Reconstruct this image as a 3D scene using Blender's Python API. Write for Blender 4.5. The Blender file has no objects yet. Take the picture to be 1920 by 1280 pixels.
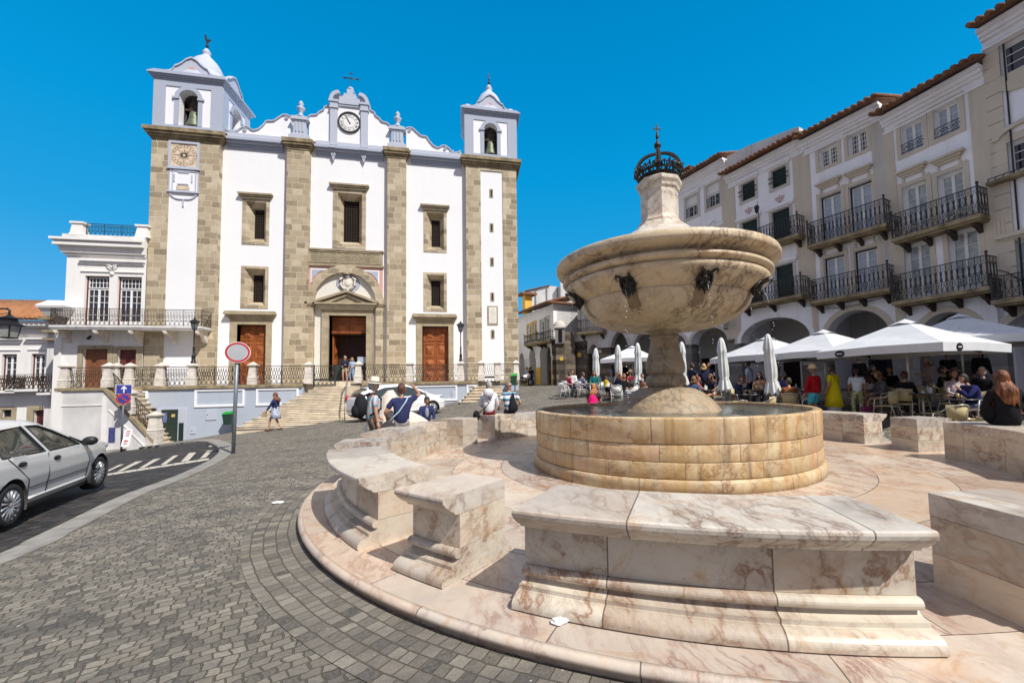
import bpy, bmesh, math, random
import numpy as np
from mathutils import Vector, Matrix
random.seed(7)
R = math.radians
sc = bpy.context.scene
COL = sc.collection
sin, cos, pi = math.sin, math.cos, math.pi

# ------------------------------------------------------------------ camera (calibrated from the photograph)
CF, CPITCH, CROLL, CYAW = 774.66, 0.0576, -0.0193, 0.2067      # focal length in px of a 1920 px wide picture
CX, CY, CH = 1039.7, 675.3, 1.60
_cp, _sp, _cr, _sr, _cy, _sy = cos(CPITCH), sin(CPITCH), cos(CROLL), sin(CROLL), cos(CYAW), sin(CYAW)
_fw = np.array([_sy*_cp, _cy*_cp, _sp]); _rt = np.array([_cy, -_sy, 0.0]); _up = np.cross(_rt, _fw)
C_R = _cr*_rt + _sr*_up; C_U = -_sr*_rt + _cr*_up; C_F = _fw
ORG = np.array([0, 0, CH])
FX, FY = 3.7736, 7.4649                                        # fountain axis

def ray(x, y): return C_R*((x-CX)/CF) - C_U*((y-CY)/CF) + C_F
def dep(x, y, Z): return ORG + ray(x, y)*Z                      # point at camera depth Z
def ony(x, y, Y): d = ray(x, y); return ORG + d*(Y/d[1])        # point on the vertical plane y = Y
def onz(x, y, z): d = ray(x, y); return ORG + d*((z-CH)/d[2])   # point on the level z

cam = bpy.data.cameras.new("camera"); cam_o = bpy.data.objects.new("camera", cam); COL.objects.link(cam_o)
cam.sensor_width = 36; cam.sensor_fit = 'HORIZONTAL'; cam.lens = 36*CF/1920
cam.shift_x = -(CX-960)/1920; cam.shift_y = (CY-640)/1920
cam.clip_start = 0.05; cam.clip_end = 3000
m = Matrix((( C_R[0], C_U[0], -C_F[0], ORG[0]), (C_R[1], C_U[1], -C_F[1], ORG[1]), (C_R[2], C_U[2], -C_F[2], ORG[2]), (0, 0, 0, 1)))
cam_o.matrix_world = m
sc.camera = cam_o

# ------------------------------------------------------------------ light
SUN_AZ, SUN_EL = R(144.4), R(50.2)                              # azimuth clockwise from +Y
wd = bpy.data.worlds.new("World"); sc.world = wd; wd.use_nodes = True
nt = wd.node_tree; nt.nodes.clear()
o_ = nt.nodes.new('ShaderNodeOutputWorld'); bg = nt.nodes.new('ShaderNodeBackground')
sky = nt.nodes.new('ShaderNodeTexSky'); sky.sky_type = 'NISHITA'; sky.sun_disc = False
sky.sun_elevation = SUN_EL; sky.sun_rotation = SUN_AZ; sky.air_density = 1.0; sky.dust_density = 0.05; sky.ozone_density = 2.2
hs = nt.nodes.new('ShaderNodeHueSaturation'); hs.inputs['Saturation'].default_value = 1.45; hs.inputs['Hue'].default_value = 0.482; hs.inputs['Value'].default_value = 1.0
nt.links.new(sky.outputs[0], hs.inputs['Color'])
tc = nt.nodes.new('ShaderNodeTexCoord'); sx_ = nt.nodes.new('ShaderNodeSeparateXYZ'); nt.links.new(tc.outputs['Generated'], sx_.inputs[0])
rp = nt.nodes.new('ShaderNodeValToRGB'); e_ = rp.color_ramp.elements; e_[0].position = 0.0; e_[0].color = (0.13, 0.42, 0.78, 1); e_[1].position = 0.75; e_[1].color = (0.0, 0.22, 0.55, 1)
for p_, c_ in ((0.10, (0.085, 0.38, 0.76, 1)), (0.28, (0.012, 0.335, 0.72, 1)), (0.45, (0.0, 0.315, 0.70, 1))):
    x_ = e_.new(p_); x_.color = c_
nt.links.new(sx_.outputs[2], rp.inputs[0])
sc_ = nt.nodes.new('ShaderNodeVectorMath'); sc_.operation = 'SCALE'; sc_.inputs[3].default_value = 7.7; nt.links.new(rp.outputs[0], sc_.inputs[0])
mx_ = nt.nodes.new('ShaderNodeMix'); mx_.data_type = 'RGBA'; mx_.inputs[0].default_value = 0.85; nt.links.new(hs.outputs[0], mx_.inputs[6]); nt.links.new(sc_.outputs[0], mx_.inputs[7])
# paler sky behind the camera and overhead, added as fill for the shaded houses
def wm(op, a, b=None, c=None):
    x = nt.nodes.new('ShaderNodeMath'); x.operation = op
    for i, q in enumerate((a, b, c)):
        if q is None: continue
        if hasattr(q, 'is_linked'): nt.links.new(q, x.inputs[i])
        else: x.inputs[i].default_value = q
    return x.outputs[0]
hl_ = wm('SQRT', wm('ADD', wm('MULTIPLY', sx_.outputs[0], sx_.outputs[0]), wm('MULTIPLY', sx_.outputs[1], sx_.outputs[1])))
ca_ = wm('DIVIDE', wm('ADD', wm('MULTIPLY', sx_.outputs[0], sin(0.21)), wm('MULTIPLY', sx_.outputs[1], cos(0.21))), wm('MAXIMUM', hl_, 0.001))
mr_ = nt.nodes.new('ShaderNodeMapRange'); mr_.interpolation_type = 'SMOOTHSTEP'; mr_.inputs[1].default_value = -0.15; mr_.inputs[2].default_value = 0.52; mr_.inputs[3].default_value = 1.0; mr_.inputs[4].default_value = 0.0; nt.links.new(ca_, mr_.inputs[0])
me_ = nt.nodes.new('ShaderNodeMapRange'); me_.interpolation_type = 'SMOOTHSTEP'; me_.inputs[1].default_value = 0.74; me_.inputs[2].default_value = 0.9; nt.links.new(sx_.outputs[2], me_.inputs[0])
fr_ = wm('MAXIMUM', mr_.outputs[0], me_.outputs[0])
pale = nt.nodes.new('ShaderNodeMix'); pale.data_type = 'RGBA'; nt.links.new(fr_, pale.inputs[0]); nt.links.new(mx_.outputs[2], pale.inputs[6]); pale.inputs[7].default_value = (2.85, 2.95, 3.9, 1)
nt.links.new(pale.outputs[2], bg.inputs[0]); nt.links.new(bg.outputs[0], o_.inputs[0])
bg.inputs[1].default_value = 0.115
sl = bpy.data.lights.new("sun", 'SUN'); sl.energy = 4.5; sl.angle = R(0.53); sl.color = (1.0, 0.965, 0.91)
so = bpy.data.objects.new("sun", sl); COL.objects.link(so); so.location = (20, -30, 45)
sv = Vector((sin(SUN_AZ)*cos(SUN_EL), cos(SUN_AZ)*cos(SUN_EL), sin(SUN_EL)))
so.rotation_euler = sv.to_track_quat('Z', 'Y').to_euler()
sc.view_settings.view_transform = 'Standard'; sc.view_settings.look = 'None'; sc.view_settings.gamma = 1.0
sc.view_settings.use_curve_mapping = False; sc.view_settings.exposure = 0.28

# ------------------------------------------------------------------ objects
def tag(o, label=None, cat=None, group=None, kind=None):
    if label: o['label'] = label
    if cat: o['category'] = cat
    if group: o['group'] = group
    if kind: o['kind'] = kind
    return o
def empty(name, loc=(0, 0, 0), rz=0, label=None, cat=None, group=None):
    o = bpy.data.objects.new(name, None); COL.objects.link(o); o.location = loc; o.rotation_euler = (0, 0, rz)
    o.empty_display_size = 0.2
    return tag(o, label, cat, group)
def children(o): return [c for c in list(COL.objects) if c.parent == o]
KIDS = {}
def setpar(o, p):
    o.parent = p; KIDS.setdefault(p.name, []).append(o)
def copy_tree(o, loc=None, rz=None, label=None, parent=None):
    c = o.copy(); COL.objects.link(c)
    if parent is not None: setpar(c, parent)
    if loc is not None: c.location = loc
    if rz is not None: c.rotation_euler = (0, 0, rz)
    if label: c['label'] = label
    for k in list(KIDS.get(o.name, [])): copy_tree(k, parent=c)
    return c

def ident(u, w, z): return (u, w, z)
def frame(p0, p1):
    """Facade frame: u runs from plan point p0 to p1, w comes out of the wall to the right-hand side of p0->p1."""
    a = np.array(p0[:2], float); b = np.array(p1[:2], float); L = np.hypot(*(b-a)); d = (b-a)/L; n = np.array([d[1], -d[0]])
    def F(u, w, z): return (a[0]+d[0]*u+n[0]*w, a[1]+d[1]*u+n[1]*w, z)
    F.a, F.d, F.n, F.L = a, d, n, L
    def px(x, y, w=0.0):
        r = ray(x, y); q = np.array([a[0]+n[0]*w, a[1]+n[1]*w]); t = (n @ q)/(n @ r[:2]); P = ORG+r*t
        return float((P[:2]-a) @ d), float(P[2])
    F.px = px
    return F

class MB:
    """Collects shapes and links them as ONE mesh object."""
    def __init__(s, fr=ident): s.v = []; s.f = []; s.uv = []; s.mi = []; s.sm = []; s.fr = fr
    def add(s, vs, fs, uv=None, m=0, smooth=False):
        n = len(s.v); s.v += [s.fr(*p) for p in vs]
        for i, f in enumerate(fs):
            s.f.append([n+k for k in f]); s.uv.append(uv[i] if uv else None); s.mi.append(m); s.sm.append(smooth)
        return s
    def box(s, a, b, m=0):
        x0, x1 = sorted((a[0], b[0])); y0, y1 = sorted((a[1], b[1])); z0, z1 = sorted((a[2], b[2]))
        return s.add([(x0,y0,z0),(x1,y0,z0),(x1,y1,z0),(x0,y1,z0),(x0,y0,z1),(x1,y0,z1),(x1,y1,z1),(x0,y1,z1)],
                     [(0,3,2,1),(4,5,6,7),(0,1,5,4),(1,2,6,5),(2,3,7,6),(3,0,4,7)], m=m)
    def taper(s, c, a0, b0, a1, b1, z0, z1, m=0):
        """box with half sizes a0,b0 at z0 and a1,b1 at z1"""
        x, y = c
        return s.add([(x-a0,y-b0,z0),(x+a0,y-b0,z0),(x+a0,y+b0,z0),(x-a0,y+b0,z0),(x-a1,y-b1,z1),(x+a1,y-b1,z1),(x+a1,y+b1,z1),(x-a1,y+b1,z1)],
                     [(0,3,2,1),(4,5,6,7),(0,1,5,4),(1,2,6,5),(2,3,7,6),(3,0,4,7)], m=m)
    def prism(s, pts, d0, d1, axes='xzy', m=0, smooth=False):
        """extrude the 2D outline pts; axes names where (p, q, depth) go"""
        ix = {'x': 0, 'y': 1, 'z': 2}; i0, i1, i2 = [ix[c] for c in axes]
        def P(p, d):
            r = [0, 0, 0]; r[i0] = p[0]; r[i1] = p[1]; r[i2] = d; return tuple(r)
        n = len(pts); vs = [P(p, d0) for p in pts]+[P(p, d1) for p in pts]
        fs = [tuple(range(n)), tuple(range(2*n-1, n-1, -1))]
        s.add(vs, fs, m=m)
        k = len(s.v)-2*n
        for i in range(n):
            j = (i+1) % n; s.f.append([k+i, k+n+i, k+n+j, k+j]); s.uv.append(None); s.mi.append(m); s.sm.append(smooth)
        return s
    def lathe(s, prof, c=(0, 0), n=24, a0=0.0, a1=2*pi, m=0, smooth=True, caps=True, uscale=1.0):
        full = abs(a1-a0-2*pi) < 1e-6; na = n if full else n+1
        vs = []; fs = []; uv = []
        L = [0]
        for i in range(1, len(prof)): L.append(L[-1]+math.hypot(prof[i][0]-prof[i-1][0], prof[i][1]-prof[i-1][1]))
        for r, z in prof:
            for k in range(na):
                a = a0+(a1-a0)*k/n; vs.append((c[0]+r*cos(a), c[1]+r*sin(a), z))
        for i in range(len(prof)-1):
            for k in range(n):
                k2 = (k+1) % na
                fs.append((i*na+k, i*na+k2, (i+1)*na+k2, (i+1)*na+k))
                ua, ub = (a0+(a1-a0)*k/n)*uscale, (a0+(a1-a0)*(k+1)/n)*uscale
                uv.append([(ua, L[i]), (ub, L[i]), (ub, L[i+1]), (ua, L[i+1])])
        s.add(vs, fs, uv, m, smooth)
        if not full and caps:
            k0 = len(s.v)-len(vs); q = len(prof)
            for kk, rev in ((0, False), (n, True)):
                idx = [k0+i*na+kk for i in range(q)]
                s.f.append(idx if rev else idx[::-1]); s.mi.append(m); s.sm.append(False)
                u0 = (a0 if kk == 0 else a1)*uscale
                s.uv.append([(0.42+(prof[i][0] % 1)*0.1, prof[i][1]) for i in (range(q) if rev else range(q-1, -1, -1))])
        return s
    def tube(s, pts, r, n=5, m=0, cap=True, smooth=True, up=(0, 0, 1)):
        """round bar along a polyline; r a number or one radius per point"""
        P = [np.array(p, float) for p in pts]; k = len(P); rr = [r]*k if not hasattr(r, '__len__') else r
        vs = []
        for i in range(k):
            t = P[min(i+1, k-1)]-P[max(i-1, 0)]; L = np.linalg.norm(t); t = t/L if L > 1e-9 else np.array([0, 0, 1.0])
            u = np.array(up, float)
            if abs(t @ u) > 0.95: u = np.array([1.0, 0, 0]) if abs(t[0]) < 0.9 else np.array([0, 1.0, 0])
            a = np.cross(t, u); a /= np.linalg.norm(a); b = np.cross(t, a)
            for j in range(n):
                w = 2*pi*(j+0.5)/n; q = P[i]+rr[i]*(a*cos(w)+b*sin(w)); vs.append(tuple(q))
        fs = []
        for i in range(k-1):
            for j in range(n):
                j2 = (j+1) % n; fs.append((i*n+j, i*n+j2, (i+1)*n+j2, (i+1)*n+j))
        if cap: fs.append(tuple(range(n))[::-1]); fs.append(tuple(range((k-1)*n, k*n)))
        return s.add(vs, fs, m=m, smooth=smooth and n > 4)
    def ball(s, c, r, n=10, k=7, m=0, sx=1, sy=1, sz=1):
        vs = [(c[0], c[1], c[2]+r*sz)]; fs = []
        for i in range(1, k):
            t = pi*i/k
            for j in range(n):
                w = 2*pi*j/n; vs.append((c[0]+r*sx*sin(t)*cos(w), c[1]+r*sy*sin(t)*sin(w), c[2]+r*sz*cos(t)))
        vs.append((c[0], c[1], c[2]-r*sz)); e = len(vs)-1
        for j in range(n): fs.append((0, 1+j, 1+(j+1) % n)); fs.append((e, 1+(k-2)*n+(j+1) % n, 1+(k-2)*n+j))
        for i in range(k-2):
            for j in range(n): fs.append((1+i*n+j, 1+(i+1)*n+j, 1+(i+1)*n+(j+1) % n, 1+i*n+(j+1) % n))
        return s.add(vs, fs, m=m, smooth=True)
    def disc(s, c, r, axis='y', th=0.02, n=24, m=0):
        pts = [(c[0]+r*cos(2*pi*i/n), c[2]+r*sin(2*pi*i/n)) for i in range(n)]
        return s.prism(pts, c[1], c[1]+th, 'xzy', m)
    def holewall(s, u0, u1, z0, z1, holes, depth=0.2, m=0, mr=None, w=0.0):
        """wall front on plane w with rectangular holes (u0,u1,z0,z1) and their reveals going in by depth"""
        us = sorted({u0, u1, *[h[0] for h in holes], *[h[1] for h in holes]}); zs = sorted({z0, z1, *[h[2] for h in holes], *[h[3] for h in holes]})
        us = [u for u in us if u0 <= u <= u1]; zs = [z for z in zs if z0 <= z <= z1]
        for i in range(len(us)-1):
            for j in range(len(zs)-1):
                cu, cz = (us[i]+us[i+1])/2, (zs[j]+zs[j+1])/2
                if any(h[0] < cu < h[1] and h[2] < cz < h[3] for h in holes): continue
                s.add([(us[i], w, zs[j]), (us[i+1], w, zs[j]), (us[i+1], w, zs[j+1]), (us[i], w, zs[j+1])], [(0, 1, 2, 3)], m=m)
        for a, b, c, d in holes:
            q = [(a, c), (b, c), (b, d), (a, d)]
            for i in range(4):
                p, r_ = q[i], q[(i+1) % 4]
                s.add([(p[0], w, p[1]), (r_[0], w, r_[1]), (r_[0], w-depth, r_[1]), (p[0], w-depth, p[1])], [(0, 3, 2, 1)], m=m if mr is None else mr)
        return s
    def build(s, name, mats, parent=None, kind=None, auto=True):
        me = bpy.data.meshes.new(name); me.from_pydata(s.v, [], s.f)
        if not isinstance(mats, (list, tuple)): mats = [mats]
        for q in mats: me.materials.append(q)
        me.polygons.foreach_set('material_index', s.mi); me.polygons.foreach_set('use_smooth', s.sm)
        if any(u is not None for u in s.uv):
            ul = me.uv_layers.new(name='UVMap'); k = 0
            for f, u in zip(s.f, s.uv):
                for j in range(len(f)):
                    ul.data[k].uv = u[j] if u else (0.0, 0.0); k += 1
        bm = bmesh.new(); bm.from_mesh(me)
        if auto: bmesh.ops.recalc_face_normals(bm, faces=bm.faces)
        bm.to_mesh(me); bm.free()
        me.update()
        o = bpy.data.objects.new(name, me); COL.objects.link(o)
        if parent is not None: setpar(o, parent)
        if kind: o['kind'] = kind
        return o

# ------------------------------------------------------------------ materials
class NT:
    def __init__(s, name):
        s.m = bpy.data.materials.new(name); s.m.use_nodes = True; s.t = s.m.node_tree; s.t.nodes.clear()
        s.out = s.n('ShaderNodeOutputMaterial'); s.b = s.n('ShaderNodeBsdfPrincipled'); s.l(s.b.outputs[0], s.out.inputs[0])
    def n(s, ty, **k):
        x = s.t.nodes.new(ty)
        for a, b in k.items(): setattr(x, a, b)
        return x
    def l(s, a, b): s.t.links.new(a, b)
    def set(s, node, **k):
        for a, b in k.items(): node.inputs[a.replace('_', ' ')].default_value = b
        return node
    def pos(s): return s.n('ShaderNodeNewGeometry').outputs['Position']
    def obj(s): return s.n('ShaderNodeTexCoord').outputs['Object']
    def uv(s): return s.n('ShaderNodeTexCoord').outputs['UV']
    def mapping(s, v, scale=(1, 1, 1), rot=(0, 0, 0), loc=(0, 0, 0)):
        x = s.n('ShaderNodeMapping'); x.inputs['Scale'].default_value = scale; x.inputs['Rotation'].default_value = rot; x.inputs['Location'].default_value = loc
        s.l(v, x.inputs['Vector']); return x.outputs[0]
    def noise(s, v, scale=5, detail=4, rough=0.55, dist=0.0):
        x = s.n('ShaderNodeTexNoise'); s.set(x, Scale=scale, Detail=detail, Roughness=rough, Distortion=dist)
        if v is not None: s.l(v, x.inputs['Vector'])
        return x
    def math(s, op, a, b=None, c=None, clamp=False):
        x = s.n('ShaderNodeMath', operation=op); x.use_clamp = clamp
        for i, q in enumerate((a, b, c)):
            if q is None: continue
            if hasattr(q, 'links') or hasattr(q, 'is_linked'): s.l(q, x.inputs[i])
            else: x.inputs[i].default_value = q
        return x.outputs[0]
    def ramp(s, fac, stops, interp='LINEAR'):
        x = s.n('ShaderNodeValToRGB'); x.color_ramp.interpolation = interp; e = x.color_ramp.elements
        while len(e) < len(stops): e.new(0.5)
        for i, (p, c) in enumerate(stops):
            e[i].position = p; e[i].color = (*c, 1) if len(c) == 3 else c
        s.l(fac, x.inputs[0]); return x.outputs[0]
    def mix(s, fac, a, b, mode='MIX'):
        x = s.n('ShaderNodeMix', data_type='RGBA', blend_type=mode)
        for q, i in ((fac, 0), (a, 6), (b, 7)):
            if isinstance(q, (int, float)): x.inputs[i].default_value = q
            elif isinstance(q, tuple): x.inputs[i].default_value = (*q, 1)
            else: s.l(q, x.inputs[i])
        return x.outputs[2]
    def bump(s, h, strength=0.3, dist=0.02):
        x = s.n('ShaderNodeBump'); s.set(x, Strength=strength, Distance=dist); s.l(h, x.inputs['Height']); s.l(x.outputs[0], s.b.inputs['Normal'])
    def col(s, c):
        if isinstance(c, tuple): s.b.inputs['Base Color'].default_value = (*c, 1)
        else: s.l(c, s.b.inputs['Base Color'])
    def fin(s, rough=0.6, spec=0.5, metal=0.0):
        s.b.inputs['Roughness'].default_value = rough; s.b.inputs['Specular IOR Level'].default_value = spec; s.b.inputs['Metallic'].default_value = metal
        return s.m
_mc = {}
def plain(name, c, rough=0.6, var=0.12, scale=6.0, spec=0.4, metal=0.0, bump=0.0, objc=True):
    """one colour with a slight procedural unevenness"""
    if name in _mc: return _mc[name]
    k = NT(name); v = k.obj() if objc else k.pos(); n = k.noise(v, scale, 5, 0.6)
    lo = tuple(x*(1-var) for x in c); hi = tuple(min(1, x*(1+var)) for x in c)
    k.col(k.ramp(n.outputs[0], [(0.3, lo), (0.7, hi)]))
    if bump: k.bump(n.outputs[0], bump, 0.01)
    _mc[name] = k.fin(rough, spec, metal); return _mc[name]
def plaster(name, c, dirt=(0.33, 0.29, 0.24), amount=0.35, streak=0.5, rough=0.85):
    k = NT(name); p = k.pos()
    n1 = k.noise(p, 0.45, 6, 0.62).outputs[0]; n2 = k.noise(k.mapping(p, (2.6, 2.6, 0.22)), 1.0, 5, 0.62).outputs[0]; n3 = k.noise(p, 9, 4, 0.6).outputs[0]
    a = k.ramp(n1, [(0.48, (0, 0, 0)), (0.78, (amount,)*3)]); b = k.ramp(n2, [(0.52, (0, 0, 0)), (0.8, (streak,)*3)])
    f = k.math('MULTIPLY', k.math('MAXIMUM', a, b), k.math('ADD', 0.5, n3), clamp=True)
    base = k.ramp(n3, [(0.2, tuple(x*0.95 for x in c)), (0.8, c)])
    k.col(k.mix(f, base, dirt)); k.bump(k.noise(p, 26, 4, 0.6).outputs[0], 0.12, 0.01)
    return k.fin(rough, 0.25)
def blockwork(name, cols, mortar, bw=0.85, bh=0.42, ms=0.018, bump=0.5, warp=0.05, rough=0.85):
    """squared stone in courses on upright faces"""
    k = NT(name); p = k.pos(); sx = k.n('ShaderNodeSeparateXYZ'); k.l(p, sx.inputs[0])
    u = k.math('ADD', sx.outputs[0], k.math('MULTIPLY', sx.outputs[1], 1.0)); cb = k.n('ShaderNodeCombineXYZ')
    wn = k.noise(p, 1.6, 3, 0.6); ws = k.n('ShaderNodeSeparateColor'); k.l(wn.outputs[1], ws.inputs[0])
    k.l(k.math('ADD', u, k.math('MULTIPLY', ws.outputs[0], warp*2)), cb.inputs[0]); k.l(k.math('ADD', sx.outputs[2], k.math('MULTIPLY', ws.outputs[1], warp)), cb.inputs[1])
    br = k.n('ShaderNodeTexBrick'); br.offset = 0.5; br.offset_frequency = 2; br.squash = 0.72; br.squash_frequency = 3
    k.set(br, Scale=1.0, Mortar_Size=ms, Mortar_Smooth=0.3, Bias=0.0, Brick_Width=bw, Row_Height=bh); k.l(cb.outputs[0], br.inputs['Vector'])
    br.inputs['Color1'].default_value = (0, 0, 0, 1); br.inputs['Color2'].default_value = (1, 1, 1, 1); br.inputs['Mortar'].default_value = (0.5, 0.5, 0.5, 1)
    n = k.noise(p, 3.0, 6, 0.65).outputs[0]; big = k.noise(p, 0.5, 3, 0.5).outputs[0]
    f = k.math('ADD', k.math('MULTIPLY', br.outputs[0], 0.75), k.math('SUBTRACT', k.math('MULTIPLY', n, 0.7), 0.22))
    c = k.ramp(f, [(0.08, cols[0]), (0.4, cols[1]), (0.7, cols[2]), (0.95, cols[3])])
    c = k.mix(k.math('MULTIPLY', br.outputs[1], 0.9), c, mortar)
    k.col(c); h = k.math('SUBTRACT', k.math('MULTIPLY', n, 0.5), br.outputs[1]); k.bump(h, bump, 0.03)
    return k.fin(rough, 0.2)

M = {}
M['white'] = plaster('church_white', (0.83, 0.83, 0.84), (0.5, 0.47, 0.44), 0.10, 0.10)
M['blue'] = plaster('blue_grey_plaster', (0.40, 0.44, 0.53), (0.36, 0.36, 0.38), 0.25, 0.2)
M['bluepale'] = plaster('pale_blue_plaster', (0.47, 0.50, 0.58), (0.4, 0.4, 0.42), 0.2, 0.3)
M['terrace'] = plaster('terrace_plaster', (0.42, 0.47, 0.545), (0.36, 0.36, 0.36), 0.2, 0.3)
M['white2'] = plaster('house_white', (0.80, 0.78, 0.75), (0.42, 0.38, 0.33), 0.25, 0.4)
M['dirty'] = plaster('weathered_white', (0.68, 0.67, 0.65), (0.26, 0.23, 0.2), 0.5, 0.75)
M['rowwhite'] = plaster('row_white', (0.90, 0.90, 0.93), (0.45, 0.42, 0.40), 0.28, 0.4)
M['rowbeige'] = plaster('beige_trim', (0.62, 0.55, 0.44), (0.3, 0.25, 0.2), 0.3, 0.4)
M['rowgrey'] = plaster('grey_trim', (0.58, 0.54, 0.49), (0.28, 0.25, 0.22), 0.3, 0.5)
M['yellow'] = plaster('ochre_plaster', (0.72, 0.45, 0.09), (0.4, 0.28, 0.15), 0.3, 0.4)
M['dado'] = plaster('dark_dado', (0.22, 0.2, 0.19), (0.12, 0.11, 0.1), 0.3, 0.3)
M['pink'] = plaster('pink_plaster', (0.62, 0.35, 0.29), (0.5, 0.4, 0.35), 0.5, 0.4)
ST = [(0.23, 0.185, 0.125), (0.37, 0.30, 0.20), (0.45, 0.375, 0.255), (0.57, 0.49, 0.36)]
M['stone'] = blockwork('granite_blocks', ST, (0.58, 0.52, 0.42), 0.80, 0.42, 0.02, warp=0.1)
M['trim'] = plain('granite_trim', (0.36, 0.30, 0.205), 0.85, 0.25, 2.0, 0.2, bump=0.2, objc=False)
M['darkstone'] = blockwork('sooty_blocks', [(0.035, 0.03, 0.026), (0.08, 0.066, 0.052), (0.15, 0.12, 0.09), (0.25, 0.2, 0.15)], (0.1, 0.085, 0.07), 0.8, 0.4, 0.02)
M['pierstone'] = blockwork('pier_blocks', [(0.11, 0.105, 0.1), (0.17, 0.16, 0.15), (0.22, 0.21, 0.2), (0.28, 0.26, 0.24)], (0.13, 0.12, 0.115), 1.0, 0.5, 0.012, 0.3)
M['cornice'] = plain('mossy_stone', (0.27, 0.215, 0.13), 0.9, 0.5, 2.2, 0.2, bump=0.3, objc=False)
M['iron'] = plain('wrought_iron', (0.022, 0.02, 0.02), 0.5, 0.3, 20, 0.5)
M['rust'] = plain('rusty_iron', (0.055, 0.038, 0.03), 0.7, 0.45, 12, 0.3)
M['bronze'] = plain('bell_bronze', (0.13, 0.15, 0.10), 0.55, 0.4, 6, 0.5, metal=0.4)
M['darkmetal'] = plain('spout_bronze', (0.028, 0.026, 0.022), 0.5, 0.4, 14, 0.5, metal=0.3)
M['galv'] = plain('galvanised', (0.20, 0.225, 0.25), 0.45, 0.15, 14, 0.5, metal=0.4)
M['dark'] = plain('dark_inside', (0.018, 0.013, 0.011), 0.9, 0.2, 2, 0.1)
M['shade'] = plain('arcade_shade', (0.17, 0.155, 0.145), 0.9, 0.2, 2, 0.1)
M['glass'] = plain('window_glass', (0.02, 0.022, 0.03), 0.06, 0.2, 1.2, 0.8)
M['curtain'] = plain('curtained_glass', (0.36, 0.42, 0.47), 0.12, 0.14, 1.6, 0.7)
M['curtain2'] = plain('reflecting_glass', (0.34, 0.36, 0.34), 0.08, 0.45, 2.3, 0.8)
M['frame'] = plain('white_joinery', (0.76, 0.76, 0.74), 0.5, 0.08, 8)
M['oxblood'] = plain('oxblood_joinery', (0.12, 0.025, 0.022), 0.55, 0.3, 8)
M['green'] = plain('green_shutter', (0.008, 0.028, 0.022), 0.6, 0.3, 8)
M['steel'] = plain('brown_steel_door', (0.20, 0.075, 0.03), 0.55, 0.25, 3)
M['greendoor'] = plain('dark_green_door', (0.022, 0.036, 0.03), 0.5, 0.2, 4)
M['gold'] = plain('sundial_face', (0.62, 0.50, 0.36), 0.7, 0.25, 3.0)
M['black'] = plain('black_paint', (0.012, 0.012, 0.013), 0.5, 0.2, 8)
M['cream'] = plain('cream_paint', (0.72, 0.69, 0.62), 0.6, 0.1, 8)
M['paleplaster'] = plain('pale_relief', (0.70, 0.64, 0.55), 0.8, 0.15, 5)
def wood():
    k = NT('carved_wood'); p = k.pos(); n = k.noise(k.mapping(p, (9, 9, 0.8)), 2.0, 6, 0.6, 0.6).outputs[0]; n2 = k.noise(p, 2.2, 4).outputs[0]
    k.col(k.ramp(k.math('ADD', k.math('MULTIPLY', n, 0.6), k.math('MULTIPLY', n2, 0.4)), [(0.3, (0.10, 0.025, 0.007)), (0.5, (0.30, 0.085, 0.02)), (0.72, (0.44, 0.16, 0.045))]))
    k.bump(n, 0.2, 0.01); return k.fin(0.5, 0.4)
M['wood'] = wood()
M['wooddark'] = plain('dark_wood_panelling', (0.045, 0.014, 0.008), 0.6, 0.4, 5)
def tiles(name, c1=(0.19, 0.08, 0.04), c2=(0.32, 0.17, 0.09)):
    k = NT(name); p = k.pos(); n = k.noise(p, 2.5, 6, 0.65).outputs[0]; n2 = k.noise(p, 14, 3).outputs[0]
    c = k.ramp(n, [(0.25, (0.12, 0.07, 0.045)), (0.45, c1), (0.7, c2)]); k.col(k.mix(k.math('MULTIPLY', n2, 0.4), c, (0.18, 0.13, 0.09)))
    k.bump(n2, 0.3, 0.02); return k.fin(0.85, 0.2)
M['tile'] = tiles('clay_tile')
M['tile2'] = tiles('orange_clay_tile', (0.33, 0.13, 0.05), (0.48, 0.23, 0.10))

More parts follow.
